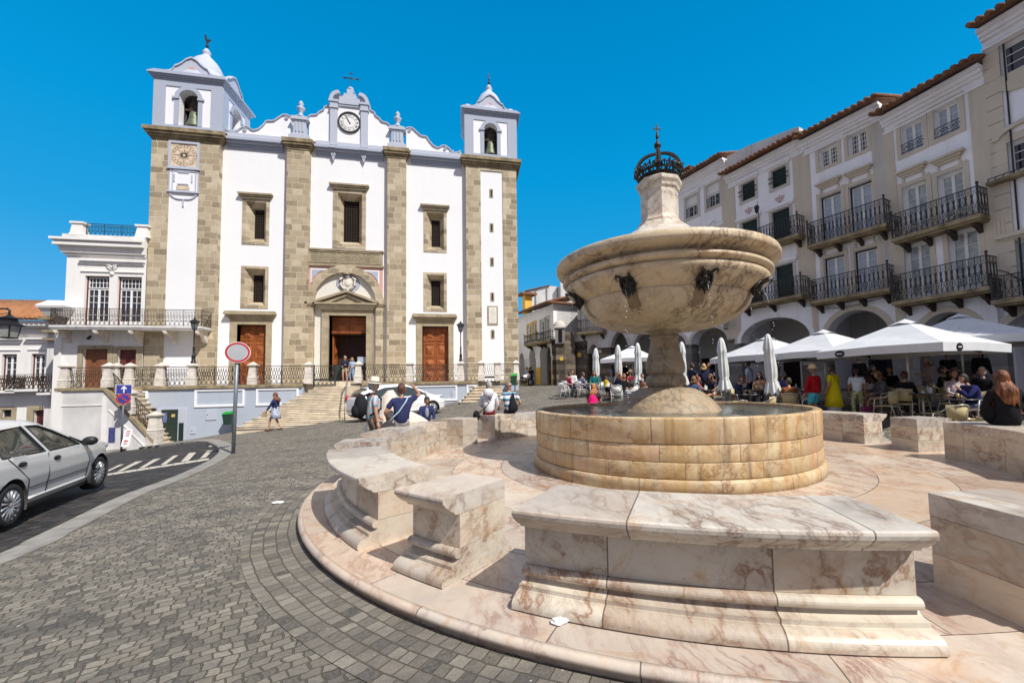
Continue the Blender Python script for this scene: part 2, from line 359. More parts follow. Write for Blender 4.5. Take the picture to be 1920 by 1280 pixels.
def marble(name, base, warm, grey, vein, stone=1.0, joints=True, streak=0.0, bumpk=0.05, rough=0.35, vs=1.0, stains=None):
    """polished stone: clouded ground, wandering thin veins, a tone and a vein field of its own for every stone (UV cells)"""
    k = NT(name); p = k.pos()
    if joints:
        uv = k.n('ShaderNodeSeparateXYZ'); k.l(k.uv(), uv.inputs[0])
        uu = k.math('DIVIDE', uv.outputs[0], stone); cell = k.math('FLOOR', uu); fr = k.math('FRACT', uu)
        wn = k.n('ShaderNodeTexWhiteNoise', noise_dimensions='2D'); cb = k.n('ShaderNodeCombineXYZ'); k.l(cell, cb.inputs[0])
        oi = k.n('ShaderNodeObjectInfo'); k.l(k.math('MULTIPLY', oi.outputs['Random'], 37.0), cb.inputs[1])
        k.l(cb.outputs[0], wn.inputs['Vector'])
        off = k.n('ShaderNodeVectorMath', operation='MULTIPLY_ADD'); k.l(wn.outputs['Color'], off.inputs[0]); off.inputs[1].default_value = (9, 9, 9); k.l(p, off.inputs[2]); q = off.outputs[0]
        rnd = wn.outputs['Value']
    else: q = p
    wv = k.noise(q, 1.1*vs, 4, 0.6); wa = k.n('ShaderNodeVectorMath', operation='MULTIPLY_ADD'); k.l(wv.outputs[1], wa.inputs[0]); wa.inputs[1].default_value = (0.38, 0.38, 0.38); k.l(q, wa.inputs[2]); qq = wa.outputs[0]
    cl = k.noise(k.mapping(qq, (1.0, 1.6, 2.2), rot=(0.3, 0.5, 0.6)), 1.1*vs, 7, 0.62).outputs[0]
    c = k.ramp(cl, [(0.28, grey), (0.44, base), (0.58, tuple(x*1.06 for x in base)), (0.72, warm)])
    v1 = k.noise(k.mapping(qq, (2.4, 0.8, 2.2), rot=(0.5, 0.35, 0.75)), 1.25*vs, 7, 0.62, 0.25).outputs[0]; r1 = k.math('ABSOLUTE', k.math('SUBTRACT', v1, 0.5))
    m1 = k.ramp(r1, [(0.0, (1.0,)*3), (0.008, (0.75,)*3), (0.03, (0.25,)*3), (0.11, (0, 0, 0))])
    v2 = k.noise(k.mapping(qq, (1.8, 0.6, 1.6), rot=(0.2, 0.7, -0.5)), 3.4*vs, 7, 0.66, 0.5).outputs[0]; r2 = k.math('ABSOLUTE', k.math('SUBTRACT', v2, 0.47)); m2 = k.ramp(r2, [(0.0, (0.75,)*3), (0.03, (0, 0, 0))])
    gate = k.ramp(k.noise(q, 0.9, 3).outputs[0], [(0.38, (0.15,)*3), (0.56, (1,)*3)])
    rs_ = k.noise(q, 2.6*vs, 5, 0.7, 1.2).outputs[0]; c = k.mix(k.ramp(rs_, [(0.55, (0, 0, 0)), (0.68, (0.6,)*3)]), c, (0.46, 0.25, 0.10)); c = k.mix(k.math('MULTIPLY', m1, gate), c, vein); c = k.mix(k.math('MULTIPLY', m2, k.math('MULTIPLY', gate, 0.7)), c, tuple(0.5*(a+b) for a, b in zip(vein, grey)))
    if joints:
        c = k.mix(k.ramp(rnd, [(0.45, (0, 0, 0)), (1.0, (0.55,)*3)]), c, warm); wn2_ = k.n('ShaderNodeSeparateColor'); k.l(wn.outputs['Color'], wn2_.inputs[0]); c = k.mix(1.0, c, k.ramp(wn2_.outputs[1], [(0.0, (0.80, 0.80, 0.81)), (0.5, (0.98, 0.97, 0.95)), (1.0, (1.10, 1.08, 1.04))]), 'MULTIPLY')
    if streak:
        wl_ = k.noise(k.mapping(p, (2.2, 2.2, 0.15)), 1.0, 4, 0.6).outputs[0]; c = k.mix(k.ramp(wl_, [(0.5, (0, 0, 0)), (0.62, (streak*0.35,)*3)]), c, (0.50, 0.25, 0.13)); st = k.noise(k.mapping(p, (5, 5, 0.35)), 1.0, 6, 0.65).outputs[0]; c = k.mix(k.ramp(st, [(0.42, (0, 0, 0)), (0.72, (streak,)*3)]), c, (0.44, 0.26, 0.06))
        st2 = k.noise(k.mapping(p, (8, 8, 0.6), loc=(3, 1, 0)), 1.0, 6, 0.65).outputs[0]; c = k.mix(k.ramp(st2, [(0.55, (0, 0, 0)), (0.70, (streak,)*3)]), c, (0.15, 0.11, 0.06))
    sm = k.noise(p, 3.0, 6, 0.7).outputs[0]; c = k.mix(k.ramp(sm, [(0.52, (0, 0, 0)), (0.78, (0.4,)*3)]), c, (0.30, 0.25, 0.18)); sp_ = k.noise(p, 17.0, 3, 0.6).outputs[0]; c = k.mix(k.ramp(sp_, [(0.70, (0, 0, 0)), (0.76, (0.5,)*3)]), c, (0.16, 0.12, 0.09))
    if stains:
        oc_ = k.n('ShaderNodeSeparateXYZ'); ob_ = k.obj(); k.l(ob_, oc_.inputs[0]); rad_ = k.math('SQRT', k.math('ADD', k.math('MULTIPLY', oc_.outputs[0], oc_.outputs[0]), k.math('MULTIPLY', oc_.outputs[1], oc_.outputs[1]))); acc = None
        for a_ in stains:
            d_ = k.math('DIVIDE', k.math('ADD', k.math('MULTIPLY', oc_.outputs[0], cos(a_)), k.math('MULTIPLY', oc_.outputs[1], sin(a_))), rad_); acc = d_ if acc is None else k.math('MAXIMUM', acc, d_)
        sn_ = k.noise(k.mapping(ob_, (14, 14, 1.2)), 1.0, 4, .6).outputs[0]; fz_ = k.ramp(oc_.outputs[2], [(0.0, (1, 1, 1)), (1.0, (1, 1, 1))])
        lim_ = k.math('LESS_THAN', oc_.outputs[2], 3.0); lo_ = k.math('GREATER_THAN', k.math('ADD', oc_.outputs[2], k.math('MULTIPLY', sn_, .5)), 2.95)
        m_ = k.math('MULTIPLY', k.math('MULTIPLY', k.math('GREATER_THAN', k.math('ADD', acc, k.math('MULTIPLY', k.math('SUBTRACT', sn_, .5), .006)), .9975), lim_), lo_); c = k.mix(k.math('MULTIPLY', m_, .75), c, (0.14, 0.085, 0.045))
    h = k.noise(p, 30, 4).outputs[0]
    if joints:
        j = k.math('GREATER_THAN', k.math('ABSOLUTE', k.math('SUBTRACT', fr, 0.5)), 0.5-0.0045/stone)
        c = k.mix(k.math('MULTIPLY', j, 0.8), c, (0.06, 0.045, 0.03)); h = k.math('SUBTRACT', k.math('MULTIPLY', h, 0.12), j)
    k.col(c); k.bump(h, bumpk*4 if joints else bumpk, 0.012)
    return k.fin(rough, 0.4)
PK, WM, GR, VN = (0.58, 0.53, 0.44), (0.56, 0.43, 0.31), (0.45, 0.42, 0.37), (0.25, 0.13, 0.07)
M['bench'] = marble('bench_marble', PK, WM, GR, VN, 0.95)
M['benchtop'] = marble('bench_top_marble', (0.57, 0.53, 0.465), (0.55, 0.44, 0.34), (0.42, 0.405, 0.38), (0.20, 0.13, 0.10), 1.25)
M['paving'] = marble('paving_marble', (0.54, 0.47, 0.385), (0.53, 0.36, 0.23), (0.44, 0.39, 0.34), (0.30, 0.13, 0.07), 1.6, vs=1.4)
M['nose'] = marble('step_marble', (0.56, 0.485, 0.405), (0.58, 0.42, 0.3), (0.46, 0.42, 0.38), (0.27, 0.15, 0.12), 1.5)
M['basin'] = marble('basin_marble', (0.58, 0.485, 0.32), (0.55, 0.35, 0.22), (0.46, 0.37, 0.24), (0.24, 0.13, 0.07), 1.05, streak=0.75, rough=0.5, bumpk=0.09)
M['bowl'] = marble('bowl_marble', (0.60, 0.485, 0.325), (0.54, 0.33, 0.17), (0.40, 0.33, 0.26), (0.14, 0.085, 0.055), joints=False, rough=0.45, vs=1.2, stains=[R(-116.8+q_) for q_ in (-64, -18.2, 21.8, 66, 111, 156, 201, 246)])
M['stem'] = marble('stem_marble', (0.36, 0.285, 0.19), (0.38, 0.25, 0.12), (0.21, 0.165, 0.115), (0.15, 0.11, 0.07), joints=False, rough=0.6, bumpk=0.2)
M['lid'] = marble('lid_marble', (0.62, 0.57, 0.48), (0.58, 0.47, 0.33), (0.46, 0.41, 0.35), (0.36, 0.25, 0.18), joints=False, rough=0.5)

def setts(name, cols, bw=0.14, bh=0.105, uv=False, rot=0.35, patch=None, bump=0.9, mort=(0.07, 0.06, 0.045), warp=0.035, ms=0.007):
    k = NT(name); p = k.pos(); v = k.uv() if uv else k.mapping(p, rot=(0, 0, rot))
    wn = k.noise(p, 1.3, 3, 0.5); wn2 = k.noise(p, 9.0, 2, 0.5)
    a = k.n('ShaderNodeVectorMath', operation='MULTIPLY_ADD'); k.l(wn.outputs[1], a.inputs[0]); a.inputs[1].default_value = (warp*6, warp*6, 0); k.l(v, a.inputs[2])
    a2 = k.n('ShaderNodeVectorMath', operation='MULTIPLY_ADD'); k.l(wn2.outputs[1], a2.inputs[0]); a2.inputs[1].default_value = (warp*1.5, warp*1.5, 0); k.l(a.outputs[0], a2.inputs[2])
    br = k.n('ShaderNodeTexBrick'); br.offset = 0.5; br.squash = 0.8; br.squash_frequency = 3
    k.set(br, Scale=1.0, Mortar_Size=ms, Mortar_Smooth=0.7, Bias=0.0, Brick_Width=bw, Row_Height=bh); k.l(a2.outputs[0], br.inputs['Vector'])
    br.inputs['Color1'].default_value = (0, 0, 0, 1); br.inputs['Color2'].default_value = (1, 1, 1, 1); br.inputs['Mortar'].default_value = (0.4, 0.4, 0.4, 1)
    n = k.noise(p, 55, 6, 0.8).outputs[0]; n3 = k.noise(k.mapping(p, (0.5, 1.5, 1), rot=(0, 0, -0.45)), 1.0, 6, 0.66).outputs[0]
    f = k.math('ADD', k.math('MULTIPLY', br.outputs[0], 0.6), k.math('SUBTRACT', k.math('MULTIPLY', n, 1.15), 0.38))
    c = k.ramp(f, [(0.0, tuple(x*0.55 for x in cols[0])), (0.16, cols[0]), (0.34, cols[1]), (0.66, cols[2]), (1.0, cols[3])])
    c = k.mix(k.ramp(n3, [(0.5, (0, 0, 0)), (0.66, (0.7,)*3)]), c, patch or cols[0])
    n4 = k.noise(p, 3.1, 4, 0.6).outputs[0]; c = k.mix(k.ramp(n4, [(0.56, (0, 0, 0)), (0.75, (0.35,)*3)]), c, (0.30, 0.25, 0.17))
    sp = k.noise(p, 21, 2, 0.4).outputs[0]; c = k.mix(k.ramp(sp, [(0.74, (0, 0, 0)), (0.77, (0.8,)*3)]), c, tuple(min(1, x*1.5) for x in cols[3]))
    c = k.mix(k.math('MULTIPLY', br.outputs[1], 0.85), c, mort); k.col(c)
    k.bump(k.math('ADD', k.math('SUBTRACT', k.math('MULTIPLY', n, 0.5), k.math('MULTIPLY', br.outputs[1], 0.85)), k.math('MULTIPLY', br.outputs[0], 0.4)), bump, 0.02)
    return k.fin(0.75, 0.3)
M['setts'] = setts('granite_setts', [(0.082, 0.076, 0.066), (0.172, 0.155, 0.126), (0.232, 0.207, 0.168), (0.37, 0.335, 0.275)], 0.092, 0.078, rot=-0.45, patch=(0.075, 0.072, 0.07), mort=(0.12, 0.10, 0.065), ms=0.0065)
M['ringsetts'] = setts('ring_setts', [(0.082, 0.076, 0.066), (0.172, 0.155, 0.126), (0.232, 0.207, 0.168), (0.34, 0.31, 0.255)], 0.11, 0.108, uv=True, warp=0.012, mort=(0.12, 0.10, 0.07), ms=0.006, patch=(0.11, 0.10, 0.092))
M['road'] = setts('road_setts', [(0.018, 0.017, 0.017), (0.032, 0.03, 0.03), (0.05, 0.047, 0.046), (0.10, 0.095, 0.09)], rot=0.25, patch=(0.026, 0.025, 0.027), mort=(0.02, 0.018, 0.016))
M['kerb'] = plain('kerb_granite', (0.25, 0.235, 0.21), 0.8, 0.25, 5, 0.3, bump=0.3, objc=False)
M['mark'] = plain('worn_road_paint', (0.48, 0.44, 0.37), 0.8, 0.3, 14, 0.2, bump=0.3, objc=False)
M['step'] = plain('worn_limestone', (0.58, 0.50, 0.38), 0.8, 0.25, 2.5, 0.2, bump=0.25, objc=False)
M['paleledge'] = plain('pale_marble_post', (0.60, 0.55, 0.48), 0.7, 0.22, 3.5, 0.3, bump=0.15, objc=False)
def water():
    k = NT('pool_water'); p = k.pos(); n = k.noise(p, 9, 5, 0.65, 0.5).outputs[0]; n2 = k.noise(p, 2.0, 2).outputs[0]
    k.col(k.ramp(n2, [(0.3, (0.045, 0.055, 0.045)), (0.7, (0.10, 0.11, 0.085))])); k.bump(n, 0.35, 0.03); return k.fin(0.05, 0.9)
M['water'] = water()
def drops():
    k = NT('falling_water'); k.col((0.9, 0.92, 0.95)); k.b.inputs['Transmission Weight'].default_value = 0.35; return k.fin(0.1, 0.8)
M['drops'] = drops()

# ------------------------------------------------------------------ lie of the ground
GP = np.array([(0,0,0),(2,-4,0),(-3,3,-.03),(-2,6,-.03),(2,2,0),(5,1,0),(9,2,.1),(-2.6,8,.0),(-2,11,.02),(1,14,.1),(4,14,.2),(8,12,.3),(10,8,.2),(9.5,5,.12),
 (-6.7,13.8,-.23),(-6.4,9.5,-.14),(-5.6,7.1,-.12),(-5,5.0,-.12),(-8.56,21.1,-.24),(-4.4,18.9,.16),(-1.1,20.8,.3),(4.9,20.5,.75),(7,22.1,.95),(4.87,36.85,1.5),(11.9,12.5,.55),(14,9,.5),
 (2.9,25.5,1.3),(-.1,25.5,.74),(-1.3,25.5,.55),(-5.6,25.5,.1),(-14.5,25.5,-.98),(-18.5,25.5,-1.19),(-12,25.5,-.55),(-11,19,-.5),(-14,17,-.75),(-20,20,-1.2),(-12,10,-.35),(-25,10,-.9),(-10,0,-.25),(-25,-5,-.5),(-24,30,-1.5),
 (8,34,1.5),(11,27,1.2),(14,20,.95),(16,14,.8),(20,4,.6),(16,-4,.3),(25,20,1.1),(10,60,1.9),(-10,60,1.2),(-45,60,-1.2),(60,60,1.9),(60,-40,.4),(0,-40,-.2),(-60,-40,-.6),(-60,20,-1.2)], float)
def _tps(r): return np.where(r > 1e-9, r*r*np.log(np.maximum(r, 1e-9)), 0)
_n = len(GP); _K = _tps(np.hypot(GP[:, None, 0]-GP[None, :, 0], GP[:, None, 1]-GP[None, :, 1]))+np.eye(_n)*2.0
_P = np.c_[np.ones(_n), GP[:, :2]]; _A = np.block([[_K, _P], [_P.T, np.zeros((3, 3))]])
_W = np.linalg.solve(_A, np.r_[GP[:, 2], 0, 0, 0])
def zgv(X, Y):
    X = np.asarray(X, float); Y = np.asarray(Y, float); d = np.hypot(X[..., None]-GP[:, 0], Y[..., None]-GP[:, 1])
    z = _tps(d) @ _W[:_n]+_W[_n]+_W[_n+1]*X+_W[_n+2]*Y
    r = np.hypot(X-FX, Y-FY); t = np.clip((r-6.3)/2.5, 0, 1); t = t*t*(3-2*t)       # level round the fountain
    return np.clip(z, -2.5, 2.4)*t
def zg(x, y): return float(zgv(np.array([x]), np.array([y]))[0])
def gp(x, y, guess=15.0):
    """point of the ground seen at a picture position"""
    d = ray(x, y); lo = None
    t = 1.0; prev = None
    while t < 90:
        P = ORG+d*t; e = P[2]-zg(P[0], P[1])
        if e < 0:
            a, b = t-0.25, t
            for _ in range(24):
                c = (a+b)/2; P = ORG+d*c
                if P[2]-zg(P[0], P[1]) < 0: b = c
                else: a = c
            return ORG+d*b
        t += 0.25
    return ORG+d*guess
# ------------------------------------------------------------------ ground, road, paving, kerb
def sheet(name, xs, ys, zoff, mat, keep=None, kind='structure'):
    X, Y = np.meshgrid(xs, ys, indexing='ij'); Z = zgv(X.ravel(), Y.ravel()).reshape(X.shape)+zoff
    nx, ny = len(xs), len(ys); used = {}; vs = []; fs = []
    def vid(i, j):
        if (i, j) not in used: used[(i, j)] = len(vs); vs.append((float(X[i, j]), float(Y[i, j]), float(Z[i, j])))
        return used[(i, j)]
    for i in range(nx-1):
        for j in range(ny-1):
            if keep and not keep((xs[i]+xs[i+1])/2, (ys[j]+ys[j+1])/2): continue
            fs.append((vid(i, j), vid(i+1, j), vid(i+1, j+1), vid(i, j+1)))
    b = MB(); b.add(vs, fs, smooth=True); return b.build(name, mat, kind=kind)
def seq(*p):
    out = []
    for a, b, s in p: out += list(np.arange(a, b, s))
    return np.array(out+[p[-1][1]])
sheet('ground', seq((-400, -60, 40), (-60, -26, 4), (-26, 6, 0.8), (6, 60, 4), (60, 400, 40)), seq((-400, -40, 40), (-40, -4, 4), (-4, 28, 0.8), (28, 80, 4), (80, 500, 40)), -0.10, M['road'])
kpx = [(0, 1040), (60, 1011), (115, 985), (230, 930), (330, 893), (385, 868), (405, 856), (415, 845), (412, 836), (398, 829), (380, 826), (330, 830), (250, 838.5), (200, 845), (150, 847)]
KERB = [gp(x, y)[:2] for x, y in kpx]
KERB = [np.array([-4.3, -6.0]), np.array([-4.75, 3.0])]+KERB+[np.array([-24.0, 22.6])]
def smooth_line(P, k=6):
    out = []; P = [np.array(p, float) for p in P]; n = len(P)
    for i in range(n-1):
        p0, p1, p2, p3 = P[max(i-1, 0)], P[i], P[i+1], P[min(i+2, n-1)]
        for j in range(k):
            t = j/k; out.append(0.5*((2*p1)+(p2-p0)*t+(2*p0-5*p1+4*p2-p3)*t*t+(3*p1-p0-3*p2+p3)*t**3))
    out.append(P[-1]); return out
KL = smooth_line(KERB)
PLAZA = [tuple(p) for p in KL]+[(-24, 80), (80, 80), (80, -40), (-4.3, -40)]
def inpoly(x, y, P=PLAZA):
    c = False; j = len(P)-1
    for i in range(len(P)):
        if (P[i][1] > y) != (P[j][1] > y) and x < (P[j][0]-P[i][0])*(y-P[i][1])/(P[j][1]-P[i][1])+P[i][0]: c = not c
        j = i
    return c
sheet('plaza_paving', seq((-24, -14, .5), (-14, -3.4, .16), (-3.4, 14, .5), (14, 80, 3)), seq((-40, -4, 3), (-4, 26, .3), (26, 80, 3)), 0.0, M['setts'], keep=inpoly)
# kerb: flat granite edging with a face down to the road
kb = MB(); prev = None; L = 0
for i, p in enumerate(KL):
    t = KL[min(i+1, len(KL)-1)]-KL[max(i-1, 0)]; t = t/np.hypot(*t); nrm = np.array([-t[1], t[0]])        # towards the road (left)
    z = zg(*p); ring = []
    for off, dz in ((-0.30, 0.0), (-0.30, 0.014), (0.02, 0.014), (0.06, -0.005), (0.07, -0.2)):
        q = p+nrm*off*1.0; ring.append((q[0], q[1], zg(q[0], q[1])+dz))
    if prev is not None:
        k = len(ring)
        kb.add(prev+ring, [(j, j+1, k+j+1, k+j) for j in range(k-1)], smooth=False)
    prev = ring
kb.build('kerb', M['kerb'], kind='structure')
# worn hatch marking at the end of the road
mk = MB()
def mark(pts):
    P = [gp(x, y) for x, y in pts]; n = len(P)
    mk.add([(q[0], q[1], zg(q[0], q[1])-0.094) for q in P], [tuple(range(n))])
def gmark(x, y):
    d = ray(x, y); P = gp(x, y)
    for _ in range(6):
        zt = zg(P[0], P[1])-0.1; P = ORG+d*((zt-CH)/d[2])
    return P
def mark2(pts):
    P = [gmark(x, y) for x, y in pts]
    mk.add([(q[0], q[1], zg(q[0], q[1])-0.093) for q in P], [tuple(range(len(P)))])
for a in ([(190, 887), (197, 886.5), (233, 870), (224, 871)], [(219, 884), (229, 883), (268, 864), (254, 865.5)], [(260, 878), (270, 877), (302, 859), (288, 861)], [(301, 871.5), (311, 870.5), (335, 853), (325, 854)], [(339, 865.5), (353, 864), (368, 848), (355, 849)], [(375, 859.5), (386, 857.5), (399, 844), (389, 844.5)]):
    mark2(a)
for i in range(9):
    x0 = 190+i*22.5; x1 = x0+21.5; f = lambda x: 891.5-(x-190)*0.154-0.00012*(x-190)**1.0
    mark2([(x0, f(x0)+2.0), (x1, f(x1)+1.7), (x1, f(x1)-1.5), (x0, f(x0)-1.8)])
mark2([(392, 838), (403, 835.5), (401, 834), (391, 836)])
mk.build('road_marking', M['mark'], kind='structure')
# one ring of setts laid round the fountain step
rs = MB(); n = 180
for i in range(n):
    a0, a1 = 2*pi*i/n, 2*pi*(i+1)/n; vs = []; uv = []
    for r, a in ((6.0, a0), (6.58, a0), (6.58, a1), (6.0, a1)):
        x, y = FX+r*cos(a), FY+r*sin(a); vs.append((x, y, zg(x, y)+0.006)); uv.append((a*6.4, (r-6.0)*1.0))
    rs.add(vs, [(0, 1, 2, 3)], [uv], smooth=True)
rs.build('sett_ring', M['ringsetts'], kind='structure')

# ------------------------------------------------------------------ fountain platform
PZ = 0.11
plat = empty('fountain_platform', (FX, FY, 0), 0, 'round low platform of veined pinkish marble slabs under the fountain and its benches', 'platform')
b = MB(); b.lathe([(2.2, PZ-0.012), (5.95, PZ-0.012)], n=128); b.build('joint_bed', M['black'], plat)
for (r0, r1, st) in ((2.3, 3.2, 1.3), (3.207, 4.05, 1.7), (4.057, 5.0, 1.5), (5.007, 5.6, 1.8), (5.606, 6.031, 1.6)):
    b = MB(); b.lathe([(r0, PZ), (r1, PZ)], n=160, uscale=(r0+r1)/2); q = b.build('paving_ring', M['paving'] if r1 < 5.5 else M['nose'], plat)
b = MB(); b.lathe([(6.03, PZ-.02), (6.032, PZ), (6.065, PZ-0.006), (6.084, PZ-0.026), (6.083, PZ-0.048), (6.066, PZ-0.062), (6.045, PZ-0.066), (6.045, -0.15)], n=160, uscale=6.05); b.build('step_nose', M['nose'], plat)

# ------------------------------------------------------------------ benches (sweeps round the fountain)
top_prof = [(5.054, .495), (5.054, .648), (5.058, .653), (5.775, .653), (5.79, .645), (5.794, .63), (5.79, .606), (5.775, .598), (5.768, .585), (5.74, .56), (5.705, .535), (5.68, .525), (5.668, .505), (5.64, .495)]
body_prof = [(5.057, .235), (5.057, .492), (5.615, .492), (5.615, .235)]
base_prof = [(5.054, .0), (5.054, .232), (5.63, .232)]+[(5.636+.034*sin(pi*i/8), .198+.034*cos(pi*i/8)) for i in range(9)]+[(5.622, .163), (5.622, .157)]+[(5.69-.066*cos(pi/2*i/6), .157-.03*sin(pi/2*i/6)) for i in range(1, 7)]+[(5.702, .126), (5.704, .098), (5.722, .097)]+[(5.722+.084*sin(pi/2*i/9), .030+.065*cos(pi/2*i/9)) for i in range(10)]+[(5.806, .012), (5.792, .0)]
def bench(a0, a1, label, cat, group, name):
    am = R((a0+a1)/2); x, y = FX+5.42*cos(am), FY+5.42*sin(am)
    t = empty(name, (x, y, PZ), 0, label, cat, group)
    n = max(4, int(abs(a1-a0)/1.5))
    for nm, pr, mt in (('base_course', base_prof, 'bench'), ('body_course', body_prof, 'bench'), ('top_slab', top_prof, 'benchtop')):
        b = MB(); b.lathe(pr+[pr[0]], (FX-x, FY-y), n, R(a0), R(a1), smooth=False, uscale=5.4); o = b.build(nm, M[mt], t)
    return t
G1, G2 = 'long curved marble benches around the fountain', 'short marble seat blocks around the fountain'
bench(-127.1, -102.8, 'long curved marble bench nearest the camera, its moulded outer face turned to the viewer', 'bench', G1, 'curved_bench')
bench(-168.0, -145.4, 'long curved marble bench nearest the open sett pavement, left of the seat block', 'bench', G1, 'curved_bench')
bench(147.7, 171.9, 'long curved marble bench under the seated woman in navy', 'bench', G1, 'curved_bench')
bench(103, 127.3, 'long curved marble bench seating the white hoodie and striped shirt pair', 'bench', G1, 'curved_bench')
bench(4.35, 29, 'long curved marble bench before the people in red and yellow', 'bench', G1, 'curved_bench')
bench(52, 82, 'long curved marble bench behind the basin carrying the girl with the pink backpack', 'bench', G1, 'curved_bench')
bench(-40, -15.5, 'long curved marble bench under the red-haired woman in black', 'bench', G1, 'curved_bench')
bench(-139.1, -133.2, 'short marble seat block in the foreground between two long benches, one side in sun', 'bench', G2, 'seat_block')
bench(-180.2, -174.0, 'short white marble seat block just behind the far end of the left bench', 'bench', G2, 'seat_block')
bench(134.5, 140.7, 'short marble seat block between the navy woman bench and the white hoodie bench', 'bench', G2, 'seat_block')
bench(-9.15, -2.5, 'short marble seat block below the parasol pole with cafe chairs behind it', 'bench', G2, 'seat_block')
bench(-95.8, -89.4, 'shaded marble seat block at the right edge of the picture', 'bench', G2, 'seat_block')

# ------------------------------------------------------------------ fountain
ft = empty('marble_fountain', (FX, FY, PZ), 0, 'large marble fountain with round basin, mushroom bowl and bronze crown on top', 'fountain')
def fl(prof, name, mt, n=96, us=1.0, par=None):
    b = MB(); b.lathe([(r, z-PZ) for r, z in prof], n=n, uscale=us); return b.build(name, M[mt], par or ft)
fl([(2.42, 1.02), (2.42, 1.108), (2.43, 1.118), (2.52, 1.118), (2.544, 1.105), (2.546, 1.09), (2.546, .772), (2.538, .764), (2.48, .764)], 'basin_top_course', 'basin', us=2.5*1.05/1.3)
fl([(2.50, .758), (2.533, .754), (2.536, .75), (2.536, .528), (2.53, .520), (2.48, .520)], 'basin_course', 'basin', us=2.5)
q = fl([(2.50, .516), (2.536, .512), (2.539, .505), (2.539, .306), (2.532, .298), (2.48, .298)], 'basin_course', 'basin', us=2.5); q.rotation_euler = (0, 0, .13)
q = fl([(2.50, .292), (2.552, .288), (2.572, .27), (2.582, .24), (2.585, .09), (2.5, .09)], 'basin_plinth_course', 'basin', us=2.5); q.rotation_euler = (0, 0, .31)
fl([(2.43, 1.10), (2.425, .5), (0.5, .5)], 'basin_lining', 'basin', us=2.4)
# water with ripples
b = MB(); rr = np.linspace(0.9, 2.424, 14); N = 72; vs = []; fs = []
for i, r in enumerate(rr):
    for k in range(N):
        a = 2*pi*k/N; vs.append((r*cos(a), r*sin(a), 1.052-PZ+0.006*sin(17*r+5*a)+0.005*sin(9*a-23*r)+random.uniform(-.003, .003)))
for i in range(len(rr)-1):
    for k in range(N): fs.append((i*N+k, i*N+(k+1) % N, (i+1)*N+(k+1) % N, (i+1)*N+k))
b.add(vs, fs, smooth=True); b.build('basin_water', M['water'], ft)
fl([(1.0, .9), (1.0, 1.06), (.985, 1.085), (.94, 1.15), (.87, 1.235), (.78, 1.325), (.68, 1.395), (.57, 1.45), (.46, 1.485), (.345, 1.50), (.33, 1.505)], 'domed_foot', 'stem')
fl([(.33, 1.50), (.345, 1.51), (.372, 1.55), (.384, 1.60), (.382, 1.655), (.36, 1.71), (.325, 1.735), (.312, 1.742), (.33, 1.755), (.362, 1.79), (.378, 1.86), (.37, 1.95), (.343, 2.05), (.31, 2.16), (.285, 2.26), (.270, 2.36), (.262, 2.44), (.264, 2.452), (.288, 2.46), (.293, 2.475), (.286, 2.49), (.262, 2.498), (.26, 2.52), (.285, 2.555), (.322, 2.585), (.332, 2.61), (.33, 2.645), (.305, 2.68), (.29, 2.70)], 'baluster_stem', 'stem', 64)
bo = fl([(.25, 2.60), (.56, 2.605), (.80, 2.628), (1.0, 2.665), (1.2, 2.725), (1.38, 2.82), (1.5, 2.92), (1.57, 3.03), (1.60, 3.115), (1.604, 3.132), (1.588, 3.14),
   (1.61, 3.15), (1.70, 3.20), (1.79, 3.275), (1.86, 3.34), (1.895, 3.395), (1.903, 3.435), (1.892, 3.462), (1.85, 3.474), (1.845, 3.488), (1.89, 3.50), (1.945, 3.515), (1.967, 3.545), (1.965, 3.58), (1.93, 3.603), (1.85, 3.612), (1.80, 3.63), (1.82, 3.662), (1.95, 3.70), (2.05, 3.735), (2.086, 3.76), (2.092, 3.80), (2.09, 3.85), (2.075, 3.885), (2.03, 3.905)], 'bowl', 'bowl', 112)
fl([(2.04, 3.902), (1.98, 3.918), (1.7, 4.0), (1.35, 4.12), (1.0, 4.28), (.75, 4.43), (.62, 4.52)], 'bowl_lid', 'lid', 112)
def octo(prof, name, mt, rot=pi/8+0.06):
    b = MB(); b.lathe([(r, z-PZ) for r, z in prof], n=8, a0=rot, a1=2*pi+rot, smooth=False); return b.build(name, M[mt], ft)
oc = octo([(.66, 4.46), (.66, 4.50), (.47, 4.66), (.43, 4.70), (.425, 4.745), (.40, 4.76), (.375, 4.80), (.368, 4.84), (.368, 5.355), (.378, 5.36), (.40, 5.385), (.405, 5.41), (.41, 5.44), (.45, 5.50), (.455, 5.555), (.43, 5.58), (.1, 5.585)], 'octagonal_pedestal', 'lid')
# carved letters on two faces of the pedestal
def text(name, body, size, loc, rot, mat, parent, ext=0.004, align='CENTER'):
    cu = bpy.data.curves.new(name, 'FONT'); cu.body = body; cu.size = size; cu.extrude = ext; cu.align_x = align; cu.align_y = 'CENTER'
    o = bpy.data.objects.new(name, cu); COL.objects.link(o)
    dg = bpy.context.evaluated_depsgraph_get(); me = bpy.data.meshes.new_from_object(o.evaluated_get(dg)); COL.objects.unlink(o); bpy.data.objects.remove(o)
    me.materials.clear(); me.materials.append(mat)
    t = bpy.data.objects.new(name, me); COL.objects.link(t); t.location = loc; t.rotation_euler = rot
    if parent is not None: setpar(t, parent)
    return t
M['carve'] = plain('carved_shadow', (0.46, 0.42, 0.35), 0.8, 0.1, 8)
for i, wd_ in ((4, 'IO'), (5, 'EVSEI'), (6, 'TORI')):
    a = pi/8+0.06+pi/8+i*pi/4; r = .368*cos(pi/8)+.001
    text('carved_letters', wd_, .085, (r*cos(a), r*sin(a), 5.24-PZ), (pi/2, 0, a+pi/2), M['carve'], oc, .003)
